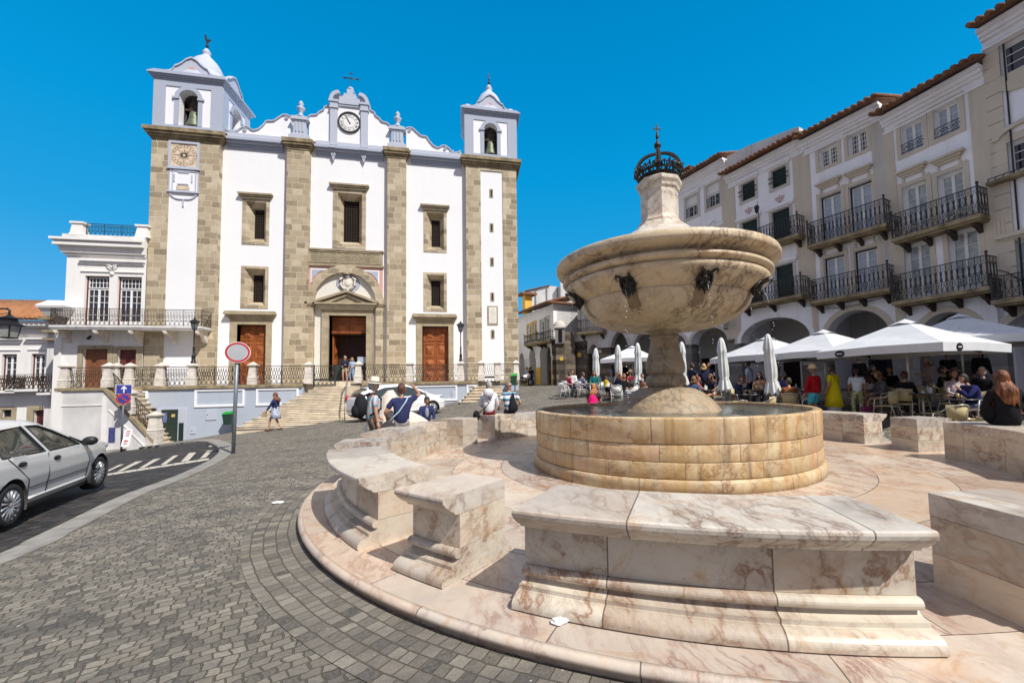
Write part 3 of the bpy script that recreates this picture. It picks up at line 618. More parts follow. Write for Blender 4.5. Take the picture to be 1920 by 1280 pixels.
# crown
cr = MB()
cz = 5.585-PZ; N = 48
cr.lathe([(.33, cz), (.352, cz), (.372, cz+.035), (.366, cz+.055), (.35, cz+.05)], n=40, smooth=True)
def cp(a, t): r = .36+.125*t; return (r*cos(a), r*sin(a), cz+.03+.21*t)
for k in range(32):
    a = 2*pi*k/32; e = .95+.13*((k % 4) == 0)-.1*((k % 4) == 2)
    cr.tube([cp(a, 0), cp(a+.06*(1 if k % 2 else -1), .35), cp(a, .7), cp(a, e)], .018, 4)
    cr.tube([cp(a, .15), cp(a+.07, .3), cp(a+.09, .52), cp(a+.03, .6), cp(a+.0, .45)], .017, 4)
    cr.tube([cp(a+.19, .5), cp(a+.1, .62), cp(a+.08, .85), cp(a+.14, .92), cp(a+.18, .8)], .017, 4)
    cr.ball(cp(a, e), .018, 6, 4)
for k in range(8):
    a = 2*pi*k/8+.2; cr.ball(cp(a, .78), .036, 7, 5)
    cr.ball(cp(a+.11, .62), .024, 6, 4); cr.ball(cp(a-.11, .62), .024, 6, 4)
cr.tube([cp(2*pi*k/48, .55+.05*sin(k*pi/3)) for k in range(49)], .02, 4)
cr.lathe([(.365, cz+.05), (.378, cz+.10), (.372, cz+.10), (.36, cz+.05)], n=40)
crown = cr.build('crown', M['darkmetal'], ft)
ar = MB()
for k in range(4):
    a = pi/4+.33+k*pi/2; pts = []
    for i in range(13):
        t = i/12; r = .445*cos(t*pi/2)**.75+.02; z = cz+.17+.455*sin(t*pi/2)**.95; pts.append((r*cos(a), r*sin(a), z))
    ca, sa = cos(a+pi/2), sin(a+pi/2)
    for i in range(12):
        p, q = pts[i], pts[i+1]; h = .058*(1-i/22); h2 = .058*(1-(i+1)/22); d = .034
        def off(P, s, o): rr_ = math.hypot(P[0], P[1]); f = (rr_-o)/max(rr_, 1e-6); return (P[0]*f+ca*s, P[1]*f+sa*s, P[2]-o)
        ar.add([off(p, -h, 0), off(p, h, 0), off(q, h2, 0), off(q, -h2, 0), off(p, -h, d), off(p, h, d), off(q, h2, d), off(q, -h2, d)], [(0, 1, 2, 3), (7, 6, 5, 4), (0, 3, 7, 4), (1, 5, 6, 2)])
    for i in range(2, 12, 1):
        ar.ball(pts[i], .02, 6, 4)
ar.build('crown_arch', M['darkmetal'], crown)
ob = MB(); ob.lathe([(.02, 6.21-PZ), (.035, 6.24-PZ), (.03, 6.28-PZ), (.05, 6.30-PZ), (.068, 6.345-PZ), (.072, 6.36-PZ), (.066, 6.385-PZ), (.045, 6.42-PZ), (.02, 6.435-PZ), (.022, 6.46-PZ), (.012, 6.48-PZ), (.026, 6.51-PZ), (.036, 6.56-PZ), (.02, 6.60-PZ), (.024, 6.615-PZ), (.012, 6.63-PZ)], n=16); ob.build('orb', M['darkmetal'], crown)
cx_ = MB()
def flare(c, d, L):
    c = np.array(c); d = np.array(d); s = np.array((cos(-.15), sin(-.15), 0)) if abs(d[2]) > .5 else np.array((0, 0, 1)); w = np.cross(d, s)*.012
    pts = [c-s*.010, c+d*L*.7-s*.010, c+d*L-s*.026, c+d*L+s*.026, c+d*L*.7+s*.010, c+s*.010]
    vs = [tuple(p+w) for p in pts]+[tuple(p-w) for p in pts]; n = 6
    cx_.add(vs, [tuple(range(n)), tuple(range(2*n-1, n-1, -1))]+[(i, (i+1) % n, n+(i+1) % n, n+i) for i in range(n)])
cc = (0, 0, 6.712-PZ); ex = (cos(-.15), sin(-.15), 0)
flare(cc, (0, 0, 1), .085); flare(cc, (0, 0, -1), .085); flare(cc, ex, .075); flare(cc, (-ex[0], -ex[1], 0), .075)
cx_.build('cross', M['darkmetal'], crown)
# bronze masks with spouts and falling water
def mask_mb():
    b = MB(lambda x, y, z: ((x+1.05*max(z, 0))*.85, y*.86, z*.88))                                   # local: +x outwards, z up
    b.ball((.0, 0, .02), .13, 12, 8, sx=.55, sy=1.0, sz=1.15); b.ball((.05, 0, -.02), .085, 10, 7, sx=.75, sy=1, sz=1.2)
    b.ball((.115, 0, .0), .032, 8, 6, sz=1.5); b.ball((.085, .045, .045), .028, 7, 5); b.ball((.085, -.045, .045), .028, 7, 5)
    b.ball((.09, 0, -.105), .045, 8, 6); b.ball((.06, .07, -.04), .045, 7, 5); b.ball((.06, -.07, -.04), .045, 7, 5)
    b.tube([(.03, .04, .06), (.09, .09, .14), (.15, .13, .16), (.17, .15, .12), (.15, .155, .09)], [.035, .03, .024, .018, .012], 6)
    b.tube([(.03, -.04, .06), (.09, -.09, .14), (.15, -.13, .16), (.17, -.15, .12), (.15, -.155, .09)], [.035, .03, .024, .018, .012], 6)
    b.tube([(.04, .11, .12), (.03, .14, .02), (.02, .12, -.08), (.03, .07, -.17)], [.03, .034, .03, .014], 6); b.tube([(.04, -.11, .12), (.03, -.14, .02), (.02, -.12, -.08), (.03, -.07, -.17)], [.03, .034, .03, .014], 6)
    b.tube([(.05, 0, -.12), (.06, .0, -.17), (.04, 0, -.23)], [.05, .03, .008], 6)
    b.tube([(.06, 0, -.06), (.16, 0, -.085), (.18, 0, -.105)], [.03, .026, .028], 8)
    return b
base_mask = None
for k in range(8):
    a = R(-116.8+(-64, -18.2, 21.8, 66, 111, 156, 201, 246)[k]); rr_ = 1.665; loc = (rr_*cos(a), rr_*sin(a), 3.165-PZ)
    if base_mask is None:
        base_mask = mask_mb().build('spout_mask', M['darkmetal'], ft); base_mask.location = loc; base_mask.rotation_euler = (0, 0, a); ms = base_mask
    else:
        ms = base_mask.copy(); COL.objects.link(ms); setpar(ms, ft); ms.location = loc; ms.rotation_euler = (0, 0, a)
    w = MB(); rnd = random.Random(k); v = (.16, .03, .12, .3, .2, .2, .2, .2)[k]
    pts = []
    for i in range(32):
        t = i*.0208; pts.append((.16+v*t, 0, -.09-4.9*t*t))
    jl = (6, 3, 7, 9, 7, 7, 7, 7)[k]
    w.tube(pts[:jl], [.006*(1-.07*i) for i in range(jl)], 5); w.build('water_jet', M['drops'], ms); w = MB()
    for i in range(jl, 31):
        for _ in range(1 if rnd.random() < .75 else 0):
            p = pts[i]; w.ball((p[0]+rnd.uniform(-.025, .025), rnd.uniform(-.02, .02), p[2]+rnd.uniform(-.05, .05)), rnd.uniform(.004, .0085), 6, 4, sz=1.3)
    w.build('water_drops', M['drops'], ms, kind='stuff')
# crumpled paper
def crumple(name, loc, r, label, seed=1, flat=.45):
    b = MB(); rnd = random.Random(seed); b.ball((0, 0, 0), r, 11, 8); b.v = [(x*rnd.uniform(.6, 1.25)*1.5, y*rnd.uniform(.6, 1.2), max(-.9*r*flat, z*flat*rnd.uniform(.5, 1.3))) for x, y, z in b.v]; b.sm = [False]*len(b.f)
    o = b.build(name, plain('white_paper', (.82, .82, .82), .8, .05), None); o.location = loc; tag(o, label, 'litter'); return o
P = onz(1050, 1168, PZ); crumple('crumpled_tissue', (P[0], P[1], PZ+.016), .04, 'crumpled white tissue on the marble step at the foot of the nearest bench', 3)
P = gp(520, 944); crumple('scrap_of_paper', (P[0], P[1], P[2]+.02), .05, 'small scrap of white paper lying on the grey setts', 5, .3)
# ------------------------------------------------------------------ church
CHW = 31.4      # wall plane (y); pilasters and towers stand on y = 31.0
ch = empty('church', (-8.3, 31.4, 1.9), 0, 'big white church with granite block pilasters, two bell towers and a clock gable', 'church')
class CB(MB):
    """shapes given in world coordinates, stored relative to a parent's place"""
    def __init__(s, org=(-8.3, 31.4, 1.9)):
        MB.__init__(s); s.fr = lambda x, y, z: (x-org[0], y-org[1], z-org[2])
def chp(b, name, mt, par=None): return b.build(name, M[mt] if isinstance(mt, str) else mt, par or ch)
WIN = [(-8.26, 13.7, .5, 1.5, 1.10, 2.15), (-14.22, 13.12, .27, 1.0, .83, 1.6), (-2.33, 13.15, .285, 1.0, .83, 1.6), (-14.2, 8.58, .28, .92, .83, 1.46), (-2.34, 8.58, .3, .92, .83, 1.46)]
holes = [(c-w2, c+w2, z-h2, z+h2) for c, z, w, h, w2, h2 in WIN]
DOORS = [(-14.32, 0.87), (-2.33, 0.93)]
holes += [(c-w, c+w, 1.9, 6.02) for c, w in DOORS]+[(-9.5, -7.05, 1.9, 6.7)]
b = CB()
mir = MB(); mir.fr = ident
# front wall with openings (u=x, w=-y)
def wf(u, w, z): return (u+8.3, -w, z-1.9)
b2 = MB(wf); b2.holewall(-16.31, -0.06, -1.2, 19.0, holes, 0.62)
b2.box((-20.1, -26, -1.5), (-16.31, -.05, 18.3)); b2.box((-.06, -26, -1), (3.65, -.05, 18.3)); b2.box((-16.31, -26, 15), (-.06, -.65, 18.9)); b2.box((-16.31, -26, -1.2), (-16.2, -.65, 15)); b2.box((-.2, -26, -1.2), (-.06, -.65, 15)); b2.box((-16.2, -1.4, 6.9), (-.2, -1.3, 15))
b2.build('facade_wall', M['white'], ch)
# pilasters and tower shafts
def stone(x0, x1, z0, z1, y0=31.0, y1=31.45, name='stone_pilaster', mt='stone'):
    q = CB(); q.box((x0, y0, z0), (x1, y1, z1)); return chp(q, name, mt)
stone(-12.22, -10.82, 1, 18.35); stone(-5.64, -4.38, 1, 18.35)
for x0, x1, s0, s1 in ((-20.2, -16.31, -19.16, -17.46), (-.07, 3.76, 1.03, 2.69)):
    q = CB(); q.box((x0, 31.0, -1.5), (s0, 31.5, 18.3)); q.box((s1, 31.0, -1.5), (x1, 31.5, 18.3)); q.box((s0, 31.0, 17.95), (s1, 31.5, 18.3))
    q.box((x0, 31.5, -1.5), (x0+.05, 34.8, 18.3)); q.box((x1-.05, 31.5, -1.5), (x1, 34.8, 18.3)); chp(q, 'tower_stonework', 'stone')
    q = CB(); q.box((s0, 31.06, -1.4), (s1, 31.4, 17.95)); chp(q, 'tower_plaster_panel', 'white')
# stone string cornices on towers and pilaster caps
def cornice(name, mt, x0, x1, y0, y1, prof, par=None):
    """stacked mouldings: (projection, z0, z1)"""
    q = CB()
    for p, a, c in prof: q.box((x0-p, y0-p, a), (x1+p, y1+p*(1 if y1 > 33 else 0), c))
    return chp(q, name, mt, par)
TC = [(.06, 18.2, 18.34), (.16, 18.342, 18.5), (.27, 18.502, 18.66), (.36, 18.662, 18.9)]
cornice('tower_cornice', 'cornice', -20.2, -16.31, 31.0, 34.8, TC); cornice('tower_cornice', 'cornice', -.07, 3.76, 31.0, 34.8, TC)
for x0, x1 in ((-12.22, -10.82), (-5.64, -4.38)): cornice('pilaster_cap', 'cornice', x0, x1, 31.0, 31.6, [(.04, 18.3, 18.44), (.1, 18.442, 18.58), (.2, 18.582, 18.74), (.27, 18.742, 19.0)])
# blue grey main cornice
for x0, x1 in ((-16.0, -12.55), (-10.5, -5.95), (-4.05, -.4)):
    q = CB()
    for p, a, c in ((.06, 18.15, 18.32), (.13, 18.322, 18.5), (.3, 18.502, 18.66), (.42, 18.662, 18.84)): q.box((x0, 31.4-p, a), (x1, 31.5, c))
    chp(q, 'main_cornice', 'blue'); q = CB(); q.box((x0, 31.25, 18.842), (x1, 31.6, 19.25)); chp(q, 'cornice_parapet', 'bluepale')
# belfries
def belfry(xc, half, arch_w, arch_z, name, s=1):
    z0, z1 = 18.9, 22.4; yb = 31.15; ye = 34.6; x0, x1 = xc-half, xc+half; d = ye-yb
    def plate(fr_, width, aw, az0, az1):
        # wall plate with an arched opening centred at 0; returns wall mesh
        q = MB(fr_); n = 14; r = aw
        q.add([(-width, 0, z0), (-aw, 0, z0), (-aw, 0, z1), (-width, 0, z1)], [(0, 1, 2, 3)]); q.add([(aw, 0, z0), (width, 0, z0), (width, 0, z1), (aw, 0, z1)], [(0, 1, 2, 3)])
        q.add([(-aw, 0, z0), (aw, 0, z0), (aw, 0, az0), (-aw, 0, az0)], [(0, 1, 2, 3)])
        A = [(-aw, az1)]+[(-r*cos(pi*i/n), az1+r*sin(pi*i/n)) for i in range(1, n)]+[(aw, az1)]
        for i in range(n):
            p, t = A[i], A[i+1]; q.add([(p[0], 0, p[1]), (t[0], 0, t[1]), (t[0], 0, z1), (p[0], 0, z1)], [(0, 1, 2, 3)])
            q.add([(p[0], 0, p[1]), (t[0], 0, t[1]), (t[0], -.5, t[1]), (p[0], -.5, p[1])], [(0, 3, 2, 1)])
        for sx in (-aw, aw): q.add([(sx, 0, az0), (sx, 0, az1), (sx, -.5, az1), (sx, -.5, az0)], [(0, 1, 2, 3)])
        q.add([(-aw, 0, az0), (aw, 0, az0), (aw, -.5, az0), (-aw, -.5, az0)], [(0, 3, 2, 1)])
        return q
    org = np.array((-8.3, 31.4, 1.9))
    def F(cxy, du, dn): return lambda u, w, z: tuple(np.array((cxy[0]+du[0]*u+dn[0]*w, cxy[1]+du[1]*u+dn[1]*w, z))-org)
    yc = (yb+ye)/2
    fr4 = [F((xc, yb), (1, 0), (0, -1)), F((x1, yc), (0, 1), (1, 0)), F((x0, yc), (0, -1), (-1, 0)), F((xc, ye), (-1, 0), (0, 1))]
    wall = MB(); 
    for i, f in enumerate(fr4):
        p = plate(f, half if i in (0, 3) else d/2, arch_w, 19.35, arch_z); n0 = len(wall.v); wall.v += p.v; wall.f += [[k+n0 for k in ff] for ff in p.f]; wall.uv += p.uv; wall.mi += p.mi; wall.sm += p.sm
    wo = wall.build('belfry_wall', M['white'], ch)
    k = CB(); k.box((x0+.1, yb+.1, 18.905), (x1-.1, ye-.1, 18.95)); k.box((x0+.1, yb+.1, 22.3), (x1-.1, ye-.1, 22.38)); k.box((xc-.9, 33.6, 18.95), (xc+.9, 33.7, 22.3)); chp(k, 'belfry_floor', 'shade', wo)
    t = MB(); tb = []
    for i, f in enumerate(fr4):
        q = MB(f); wd2 = half if i in (0, 3) else d/2; pw = .66
        for sg in (-1, 1):
            a, c = sorted((sg*wd2*1.0, sg*(wd2-pw))); q.box((a-(.02 if sg < 0 else 0), .0, z0), (c+(.02 if sg > 0 else 0), .055, z1))
        q.box((-wd2+pw, 0.0, z0), (wd2-pw, .05, z0+.42)); q.box((-wd2+pw, .0, 21.98), (wd2-pw, .05, z1))
        # archivolt and imposts
        n = 14; r0, r1 = arch_w, arch_w+.26
        for j in range(n):
            a0, a1 = pi*j/n, pi*(j+1)/n
            P = [(-r0*cos(a0), arch_z+r0*sin(a0)), (-r1*cos(a0), arch_z+r1*sin(a0)), (-r1*cos(a1), arch_z+r1*sin(a1)), (-r0*cos(a1), arch_z+r0*sin(a1))]
            q.prism(P, 0.0, .06, 'xzy')
        for sg in (-1, 1):
            a, c = sorted((sg*arch_w, sg*(arch_w+.26))); q.box((a, 0, 19.35), (c, .045, arch_z-.1)); a, c = sorted((sg*(arch_w-.02), sg*(arch_w+.36))); q.box((a, 0, arch_z-.12), (c, .11, arch_z+.02))
        t.v, n0 = t.v+q.v, len(t.v); t.f += [[k_+n0 for k_ in ff] for ff in q.f]; t.uv += q.uv; t.mi += q.mi; t.sm += q.sm
    t.build('belfry_trim', M['blue'], ch)
    cb = CB()
    for p, a, c in ((.07, 22.35, 22.46), (.14, 22.462, 22.55), (.22, 22.552, 22.66), (.30, 22.662, 22.76), (.2, 22.762, 22.9), (.1, 22.902, 23.02)):
        cb.box((x0-p, yb-p, a), (x1+p, ye+p, c))
    chp(cb, 'belfry_cornice', 'blue')
    # curved pediments and bell-shaped cupola
    pd = [(-1.62, 23.02), (-1.55, 23.12), (-1.3, 23.14), (-1.1, 23.25), (-.95, 23.5), (-.8, 23.55), (-.55, 23.72), (-.3, 23.95), (0, 24.08), (.3, 23.95), (.55, 23.72), (.8, 23.55), (.95, 23.5), (1.1, 23.25), (1.3, 23.14), (1.55, 23.12), (1.62, 23.02)]
    for f, lo in zip(fr4, (0, 0, 0, 0)):
        pd = [(a, 23.02+(c-23.02)*1.18) for a, c in pd] if f is fr4[0] else pd; q = MB(f); q.prism([(a, c-.07) for a, c in pd[1:-1]]+[(1.5, 23.02), (-1.5, 23.02)], -.42, -.18, 'xzy'); q.build('cupola_pediment', M['bluepale'], ch)
        q = MB(f)
        for i in range(len(pd)-1):
            a, c = pd[i], pd[i+1]; q.prism([(a[0], a[1]-.07), (c[0], c[1]-.07), (c[0], c[1]+.03), (a[0], a[1]+.03)], -.42, -.1, 'xzy')
        pc = q.build('pediment_moulding', M['bluepale'], ch)
    f = MB(fr4[0]); f.disc((0, -.18, 23.45), .16, th=.02, n=16); f.build('pink_roundel', M['pink'], ch)
    q = MB(); q.lathe([(r, 21.12+h) for r, h in ((1.75, 0), (1.6, .35), (1.42, .7), (1.24, 1.0), (1.14, 1.08), (1.14, 1.16), (1.0, 1.45), (.88, 1.75), (.72, 2.05), (.5, 2.3), (.32, 2.48), (.22, 2.62), (.2, 2.72), (.27, 2.84), (.2, 2.96), (.12, 3.1), (.02, 3.2))], (xc+8.3, yc-31.4), 20, a0=pi/16, a1=2*pi+pi/16); q.build('cupola', M['bluepale'], ch)
    # bell with yoke
    q = CB(); q.lathe([(.42, 19.55), (.47, 19.58), (.455, 19.66), (.38, 19.9), (.31, 20.2), (.28, 20.5), (.23, 20.64), (.06, 20.7)], (xc+.02, yb+.62), 20); bl = chp(q, 'bell', 'bronze')
    q = CB(); q.box((xc-.56, yb+.52, 20.72), (xc+.56, yb+.72, 20.84)); q.box((xc-.24, yb+.5, 20.842), (xc+.28, yb+.74, 21.3)); q.box((xc-.14, yb+.52, 21.3), (xc+.18, yb+.72, 21.55)); q.tube([(xc-.55, yb+.75, 20.75), (xc-.45, yb+.6, 19.8)], .03, 5); chp(q, 'yoke', 'rust', bl)
belfry(-18.27, 1.98, .56, 21.25, 'L'); belfry(1.84, 1.96, .5, 21.3, 'R')
# weathervane cock, finial figure, cross on the gable
def vane(x, y, z, cock):
    q = CB(); q.tube([(x, y, z-.1), (x, y, z+.35)], .022, 5); q.ball((x, y, z+.12), .11, 9, 6); q.ball((x, y, z+.3), .06, 7, 5)
    if cock: q.prism([(x-.05, z+.34), (x+.08, z+.36), (x+.16, z+.55), (x+.26, z+.52), (x+.2, z+.66), (x+.02, z+.6), (x-.06, z+.8), (x-.08, z+.95), (x-.17, z+.92), (x-.22, z+.84), (x-.16, z+.82), (x-.14, z+.56)], y-.02, y+.02)
    else: q.ball((x, y, z+.5), .1, 7, 6, sx=.7, sy=.4, sz=1.6); q.tube([(x-.14, y, z+.72), (x+.14, y, z+.72)], .02, 4); q.tube([(x, y, z+.6), (x, y, z+.95)], .02, 4)
    chp(q, 'weathervane', 'iron')
vane(-18.27, 32.9, 26.3, True); vane(1.84, 32.9, 26.25, False)
# gable: volute sweeps
gl = [(-16.2, 19.25), (-16.2, 19.52), (-15.95, 19.35), (-15.7, 19.32), (-15.44, 19.42), (-15.3, 19.62), (-15.14, 19.73), (-14.95, 19.82), (-14.75, 19.74), (-14.6, 19.6), (-14.4, 19.6), (-14.12, 19.74), (-13.85, 20.05), (-13.66, 20.36), (-13.4, 20.38), (-13.19, 20.43), (-12.9, 20.7), (-12.67, 20.9), (-12.45, 20.95), (-12.2, 20.85), (-12.2, 19.25)]
gr = [(-16.6-x, z) for x, z in gl]
ul = [(-11.0, 19.25), (-11.0, 20.98), (-10.85, 21.12), (-10.64, 21.14), (-10.45, 21.2), (-10.3, 21.42), (-10.15, 21.52), (-10.02, 21.6), (-9.94, 21.86), (-9.75, 21.9), (-9.57, 22.1), (-9.5, 22.1), (-9.5, 19.25)]
ur = [(-16.6-x, z) for x, z in ul]
for o in (gl, gr, ul, ur):
    q = CB(); q.prism(o, 31.42, 31.95); chp(q, 'gable_sweep', 'white')
    q = CB(); n = len(o)
    for i in range(1, n-2):
        a, c = o[i], o[i+1]; dx, dz = c[0]-a[0], c[1]-a[1]; L = math.hypot(dx, dz) or 1; nx, nz = -dz/L*.07, dx/L*.07
        if nz < 0: nx, nz = -nx, -nz
        q.prism([(a[0], a[1]), (c[0], c[1]), (c[0]+nx, c[1]+nz), (a[0]+nx, a[1]+nz)], 31.33, 32.0)
    chp(q, 'gable_moulding', 'bluepale')
q = CB()
for sx in (1, -1):
    for cx2, cz2, r in ((-15.0, 19.6, .14), (-12.42, 20.75, .13), (-15.55, 19.45, .08)):
        x = cx2 if sx == 1 else -16.6-cx2
        q.tube([(x+r*(1-t/22)*cos(sx*t*.6+pi/2), 31.36, cz2+r*(1-t/22)*sin(sx*t*.6+pi/2)) for t in range(18)], .03, 4)
chp(q, 'gable_scroll', 'bluepale')
# clock aedicule
q = CB(); q.box((-9.5, 31.34, 19.25), (-7.1, 31.95, 22.35)); chp(q, 'clock_wall', 'white')
q = CB()
for x0 in (-9.57, -7.52):
    q.box((x0, 31.22, 19.05), (x0+.47, 31.9, 21.75)); q.box((x0-.06, 31.16, 21.752), (x0+.53, 31.9, 21.88)); q.box((x0-.02, 31.18, 21.882), (x0+.49, 31.9, 22.2)); q.box((x0-.1, 31.12, 22.2), (x0+.57, 31.9, 22.36)); q.box((x0+.05, 31.2, 19.0), (x0+.42, 31.9, 19.06))
q.box((-9.5, 31.25, 21.98), (-7.1, 31.9, 22.12)); q.box((-9.5, 31.2, 22.122), (-7.1, 31.9, 22.3)); q.box((-9.0, 31.28, 22.36), (-7.6, 31.85, 22.72))
q.prism([(-8.85, 22.72), (-8.7, 22.95), (-8.72, 23.05), (-8.5, 23.0), (-8.52, 23.2), (-8.1, 23.2), (-8.12, 23.0), (-7.9, 23.05), (-7.92, 22.95), (-7.78, 22.72)], 31.35, 31.8)
q.box((-8.52, 31.4, 23.2), (-8.08, 31.75, 23.42)); q.ball((-8.3, 31.58, 23.52), .2, 10, 7, sz=.8)
for sx in (-1, 1):
    P = [(-8.3+sx*(1.33-.62*(1-cos(t*pi/2/8))), 22.36+.72*sin(t*pi/2/8)) for t in range(9)]
    P2 = [(-8.3+sx*(1.10-.5*(1-cos(t*pi/2/8))), 22.36+.5*sin(t*pi/2/8)) for t in range(9)]
    for t in range(8): q.prism([P[t], P[t+1], P2[t+1], P2[t]], 31.15, 31.85)
chp(q, 'clock_aedicule', 'bluepale')
# clock
ck = CB(); ck.disc((-8.3, 31.30, 20.83), .70, th=.03, n=40); ck = chp(ck, 'clock', 'frame')
q = CB(); n = 40
for i in range(n):
    a, c = 2*pi*i/n, 2*pi*(i+1)/n; q.prism([(-8.3+r*cos(t), 20.83+r*sin(t)) for r, t in ((.69, a), (.78, a), (.78, c), (.69, c))], 31.24, 31.34)
chp(q, 'clock_rim', 'iron', ck)
q = CB()
NUM = ['XII', 'I', 'II', 'III', 'IIII', 'V', 'VI', 'VII', 'VIII', 'IX', 'X', 'XI']
for h in range(12):
    a = pi/2-h*pi/6
    text('clock_numeral', NUM[h], .21, (-8.3+.53*cos(a)+8.3, 31.293-31.4, 20.83+.53*sin(a)-1.9), (pi/2, -(a-pi/2), 0), M['black'], ck, .002)
for r in (.40, .66):
    for i in range(40):
        a, c = 2*pi*i/40, 2*pi*(i+1)/40; q.prism([(-8.3+rr*cos(t), 20.83+rr*sin(t)) for rr, t in ((r, a), (r+.014, a), (r+.014, c), (r, c))], 31.291, 31.298)
chp(q, 'clock_ring', 'black', ck)
q = CB()
def hand(a, L, w): 
    d = (sin(a), cos(a)); e = (cos(a), -sin(a)); c = (-8.3, 20.83)
    q.prism([(c[0]-d[0]*.12+e[0]*w, c[1]-d[1]*.12+e[1]*w), (c[0]+d[0]*L, c[1]+d[1]*L), (c[0]-d[0]*.12-e[0]*w, c[1]-d[1]*.12-e[1]*w)], 31.27, 31.288)
hand(R(-32), .40, .035); hand(R(-27), .60, .025); chp(q, 'clock_hands', 'black', ck)
# iron cross above the clock
q = CB(); q.tube([(-8.3, 31.58, 23.5), (-8.3, 31.58, 24.75)], .016, 4)
q.tube([(-8.72, 31.58, 24.36), (-7.88, 31.58, 24.36)], .04, 5)
for x, z, s in ((-8.74, 24.36, -1), (-7.86, 24.36, 1)): q.ball((x, 31.58, z), .065, 6, 5); q.tube([(x, 31.58, z-.1), (x+s*.1, 31.58, z), (x, 31.58, z+.1)], .02, 4)
q.tube([(-8.4, 31.58, 24.68), (-8.3, 31.58, 24.8), (-8.2, 31.58, 24.68)], .03, 4); chp(q, 'iron_cross', 'iron')
# consoles below the clock and finials
for x in (-9.33, -7.3):
    q = CB(); q.prism([(x-.2, 18.75), (x-.17, 18.35), (x-.1, 18.15), (x, 17.85), (x+.1, 18.15), (x+.17, 18.35), (x+.2, 18.75)], 31.2, 31.4); q.box((x-.22, 30.95, 18.68), (x+.22, 31.4, 18.82))
    for k in (-.1, 0, .1): q.box((x+k-.025, 31.16, 18.2), (x+k+.025, 31.21, 18.68))
    chp(q, 'console', 'bluepale')
for x in (-11.52, -5.0):
    q = CB()
    for h, a, c in ((.66, 19.0, 19.4), (.56, 19.402, 19.52), (.44, 19.522, 19.62), (.40, 19.622, 20.45), (.48, 20.452, 20.55), (.60, 20.552, 20.66), (.52, 20.662, 20.82), (.3, 20.822, 20.92)):
        q.box((x-h, 31.36-h*.5, a), (x+h, 31.36+h*.6, c))
    for k in (-.22, 0, .22): q.box((x+k-.04, 31.11, 19.7), (x+k+.04, 31.17, 20.4))
    q.lathe([(.24, 20.92), (.2, 21.0), (.12, 21.1), (.1, 21.2), (.24, 21.45), (.27, 21.56), (.14, 21.62), (.1, 21.72), (.17, 21.85), (.12, 21.98), (.03, 22.1)], (x, 31.38), 12); chp(q, 'finial', 'bluepale')
# sundial
q = CB(); q.box((-19.18, 30.99, 16.38), (-17.5, 31.06, 18.08)); sd = chp(q, 'sundial', 'gold')
q = CB()
for bx in ((-19.22, 18.0, -17.46, 18.14), (-19.22, 16.32, -17.46, 16.44), (-19.22, 16.44, -19.1, 18.0), (-17.58, 16.44, -17.46, 18.0)): q.box((bx[0], 30.93, bx[1]), (bx[2], 31.06, bx[3]))
q.box((-19.28, 30.9, 16.24), (-17.4, 31.06, 16.32)); chp(q, 'sundial_frame', 'bluepale', sd)
q = CB(); c0 = (-18.34, 17.22)
for k in range(16):
    a = 2*pi*k/16; L = .50 if k % 2 == 0 else .34; e = a+pi/2; q.prism([(c0[0]+.02*cos(e)+.1*cos(a), c0[1]+.02*sin(e)+.1*sin(a)), (c0[0]+L*cos(a), c0[1]+L*sin(a)), (c0[0]-.02*cos(e)+.1*cos(a), c0[1]-.02*sin(e)+.1*sin(a))], 30.975, 30.988)
for k in range(20):
    a = 2*pi*k/20; q.prism([(c0[0]+r*cos(a+d), c0[1]+r*sin(a+d)) for r, d in ((.58, -.022), (.66, -.022), (.66, .022), (.58, .022))], 30.98, 30.988)
chp(q, 'sundial_marks', 'black', sd)
q = CB()
for r, rt in ((.7, .715), (.54, .55)):
    for i in range(36):
        a, c = 2*pi*i/36, 2*pi*(i+1)/36; q.prism([(c0[0]+rr*cos(t), c0[1]+rr*sin(t)) for rr, t in ((r, a), (rt, a), (rt, c), (r, c))], 30.98, 30.987)
chp(q, 'sundial_ring', 'steel', sd)
q = CB(); q.box((-19.16, 31.0, 14.78), (-17.46, 31.05, 16.24)); q = chp(q, 'sundial_panel', 'white')
q = CB()
for x in (-19.16, -18.98, -17.66, -17.52): q.box((x, 30.96, 14.8), (x+.06, 31.02, 16.2))
q.box((-19.22, 30.93, 14.68), (-17.4, 31.05, 14.79)); q.box((-19.16, 30.96, 16.1), (-17.46, 31.02, 16.2))
for a, c in (((-18.85, 15.4), (-18.85, 15.9)), ((-17.85, 15.4), (-17.85, 15.9)), ((-18.65, 16.05), (-18.05, 16.05)), ((-18.65, 15.25), (-18.05, 15.25))): q.tube([(a[0], 30.99, a[1]), (c[0], 30.99, c[1])], .05, 4)
q.tube([(-18.34+sx*.82*(1-t/8)**.6, 31.03, 14.66-.42*(t/8)-.1*sin(t/8*pi)) for sx in (-1,) for t in range(9)]+[(-18.34, 31.03, 13.75)], .05, 4); q.tube([(-18.34+.82*(1-t/8)**.6, 31.03, 14.66-.42*(t/8)-.1*sin(t/8*pi)) for t in range(9)]+[(-18.34, 31.03, 13.75)], .05, 4)
chp(q, 'panel_moulding', 'bluepale')
q = CB(); q.box((-18.72, 30.97, 14.88), (-17.98, 31.0, 15.14)); chp(q, 'date_stone', 'gold')
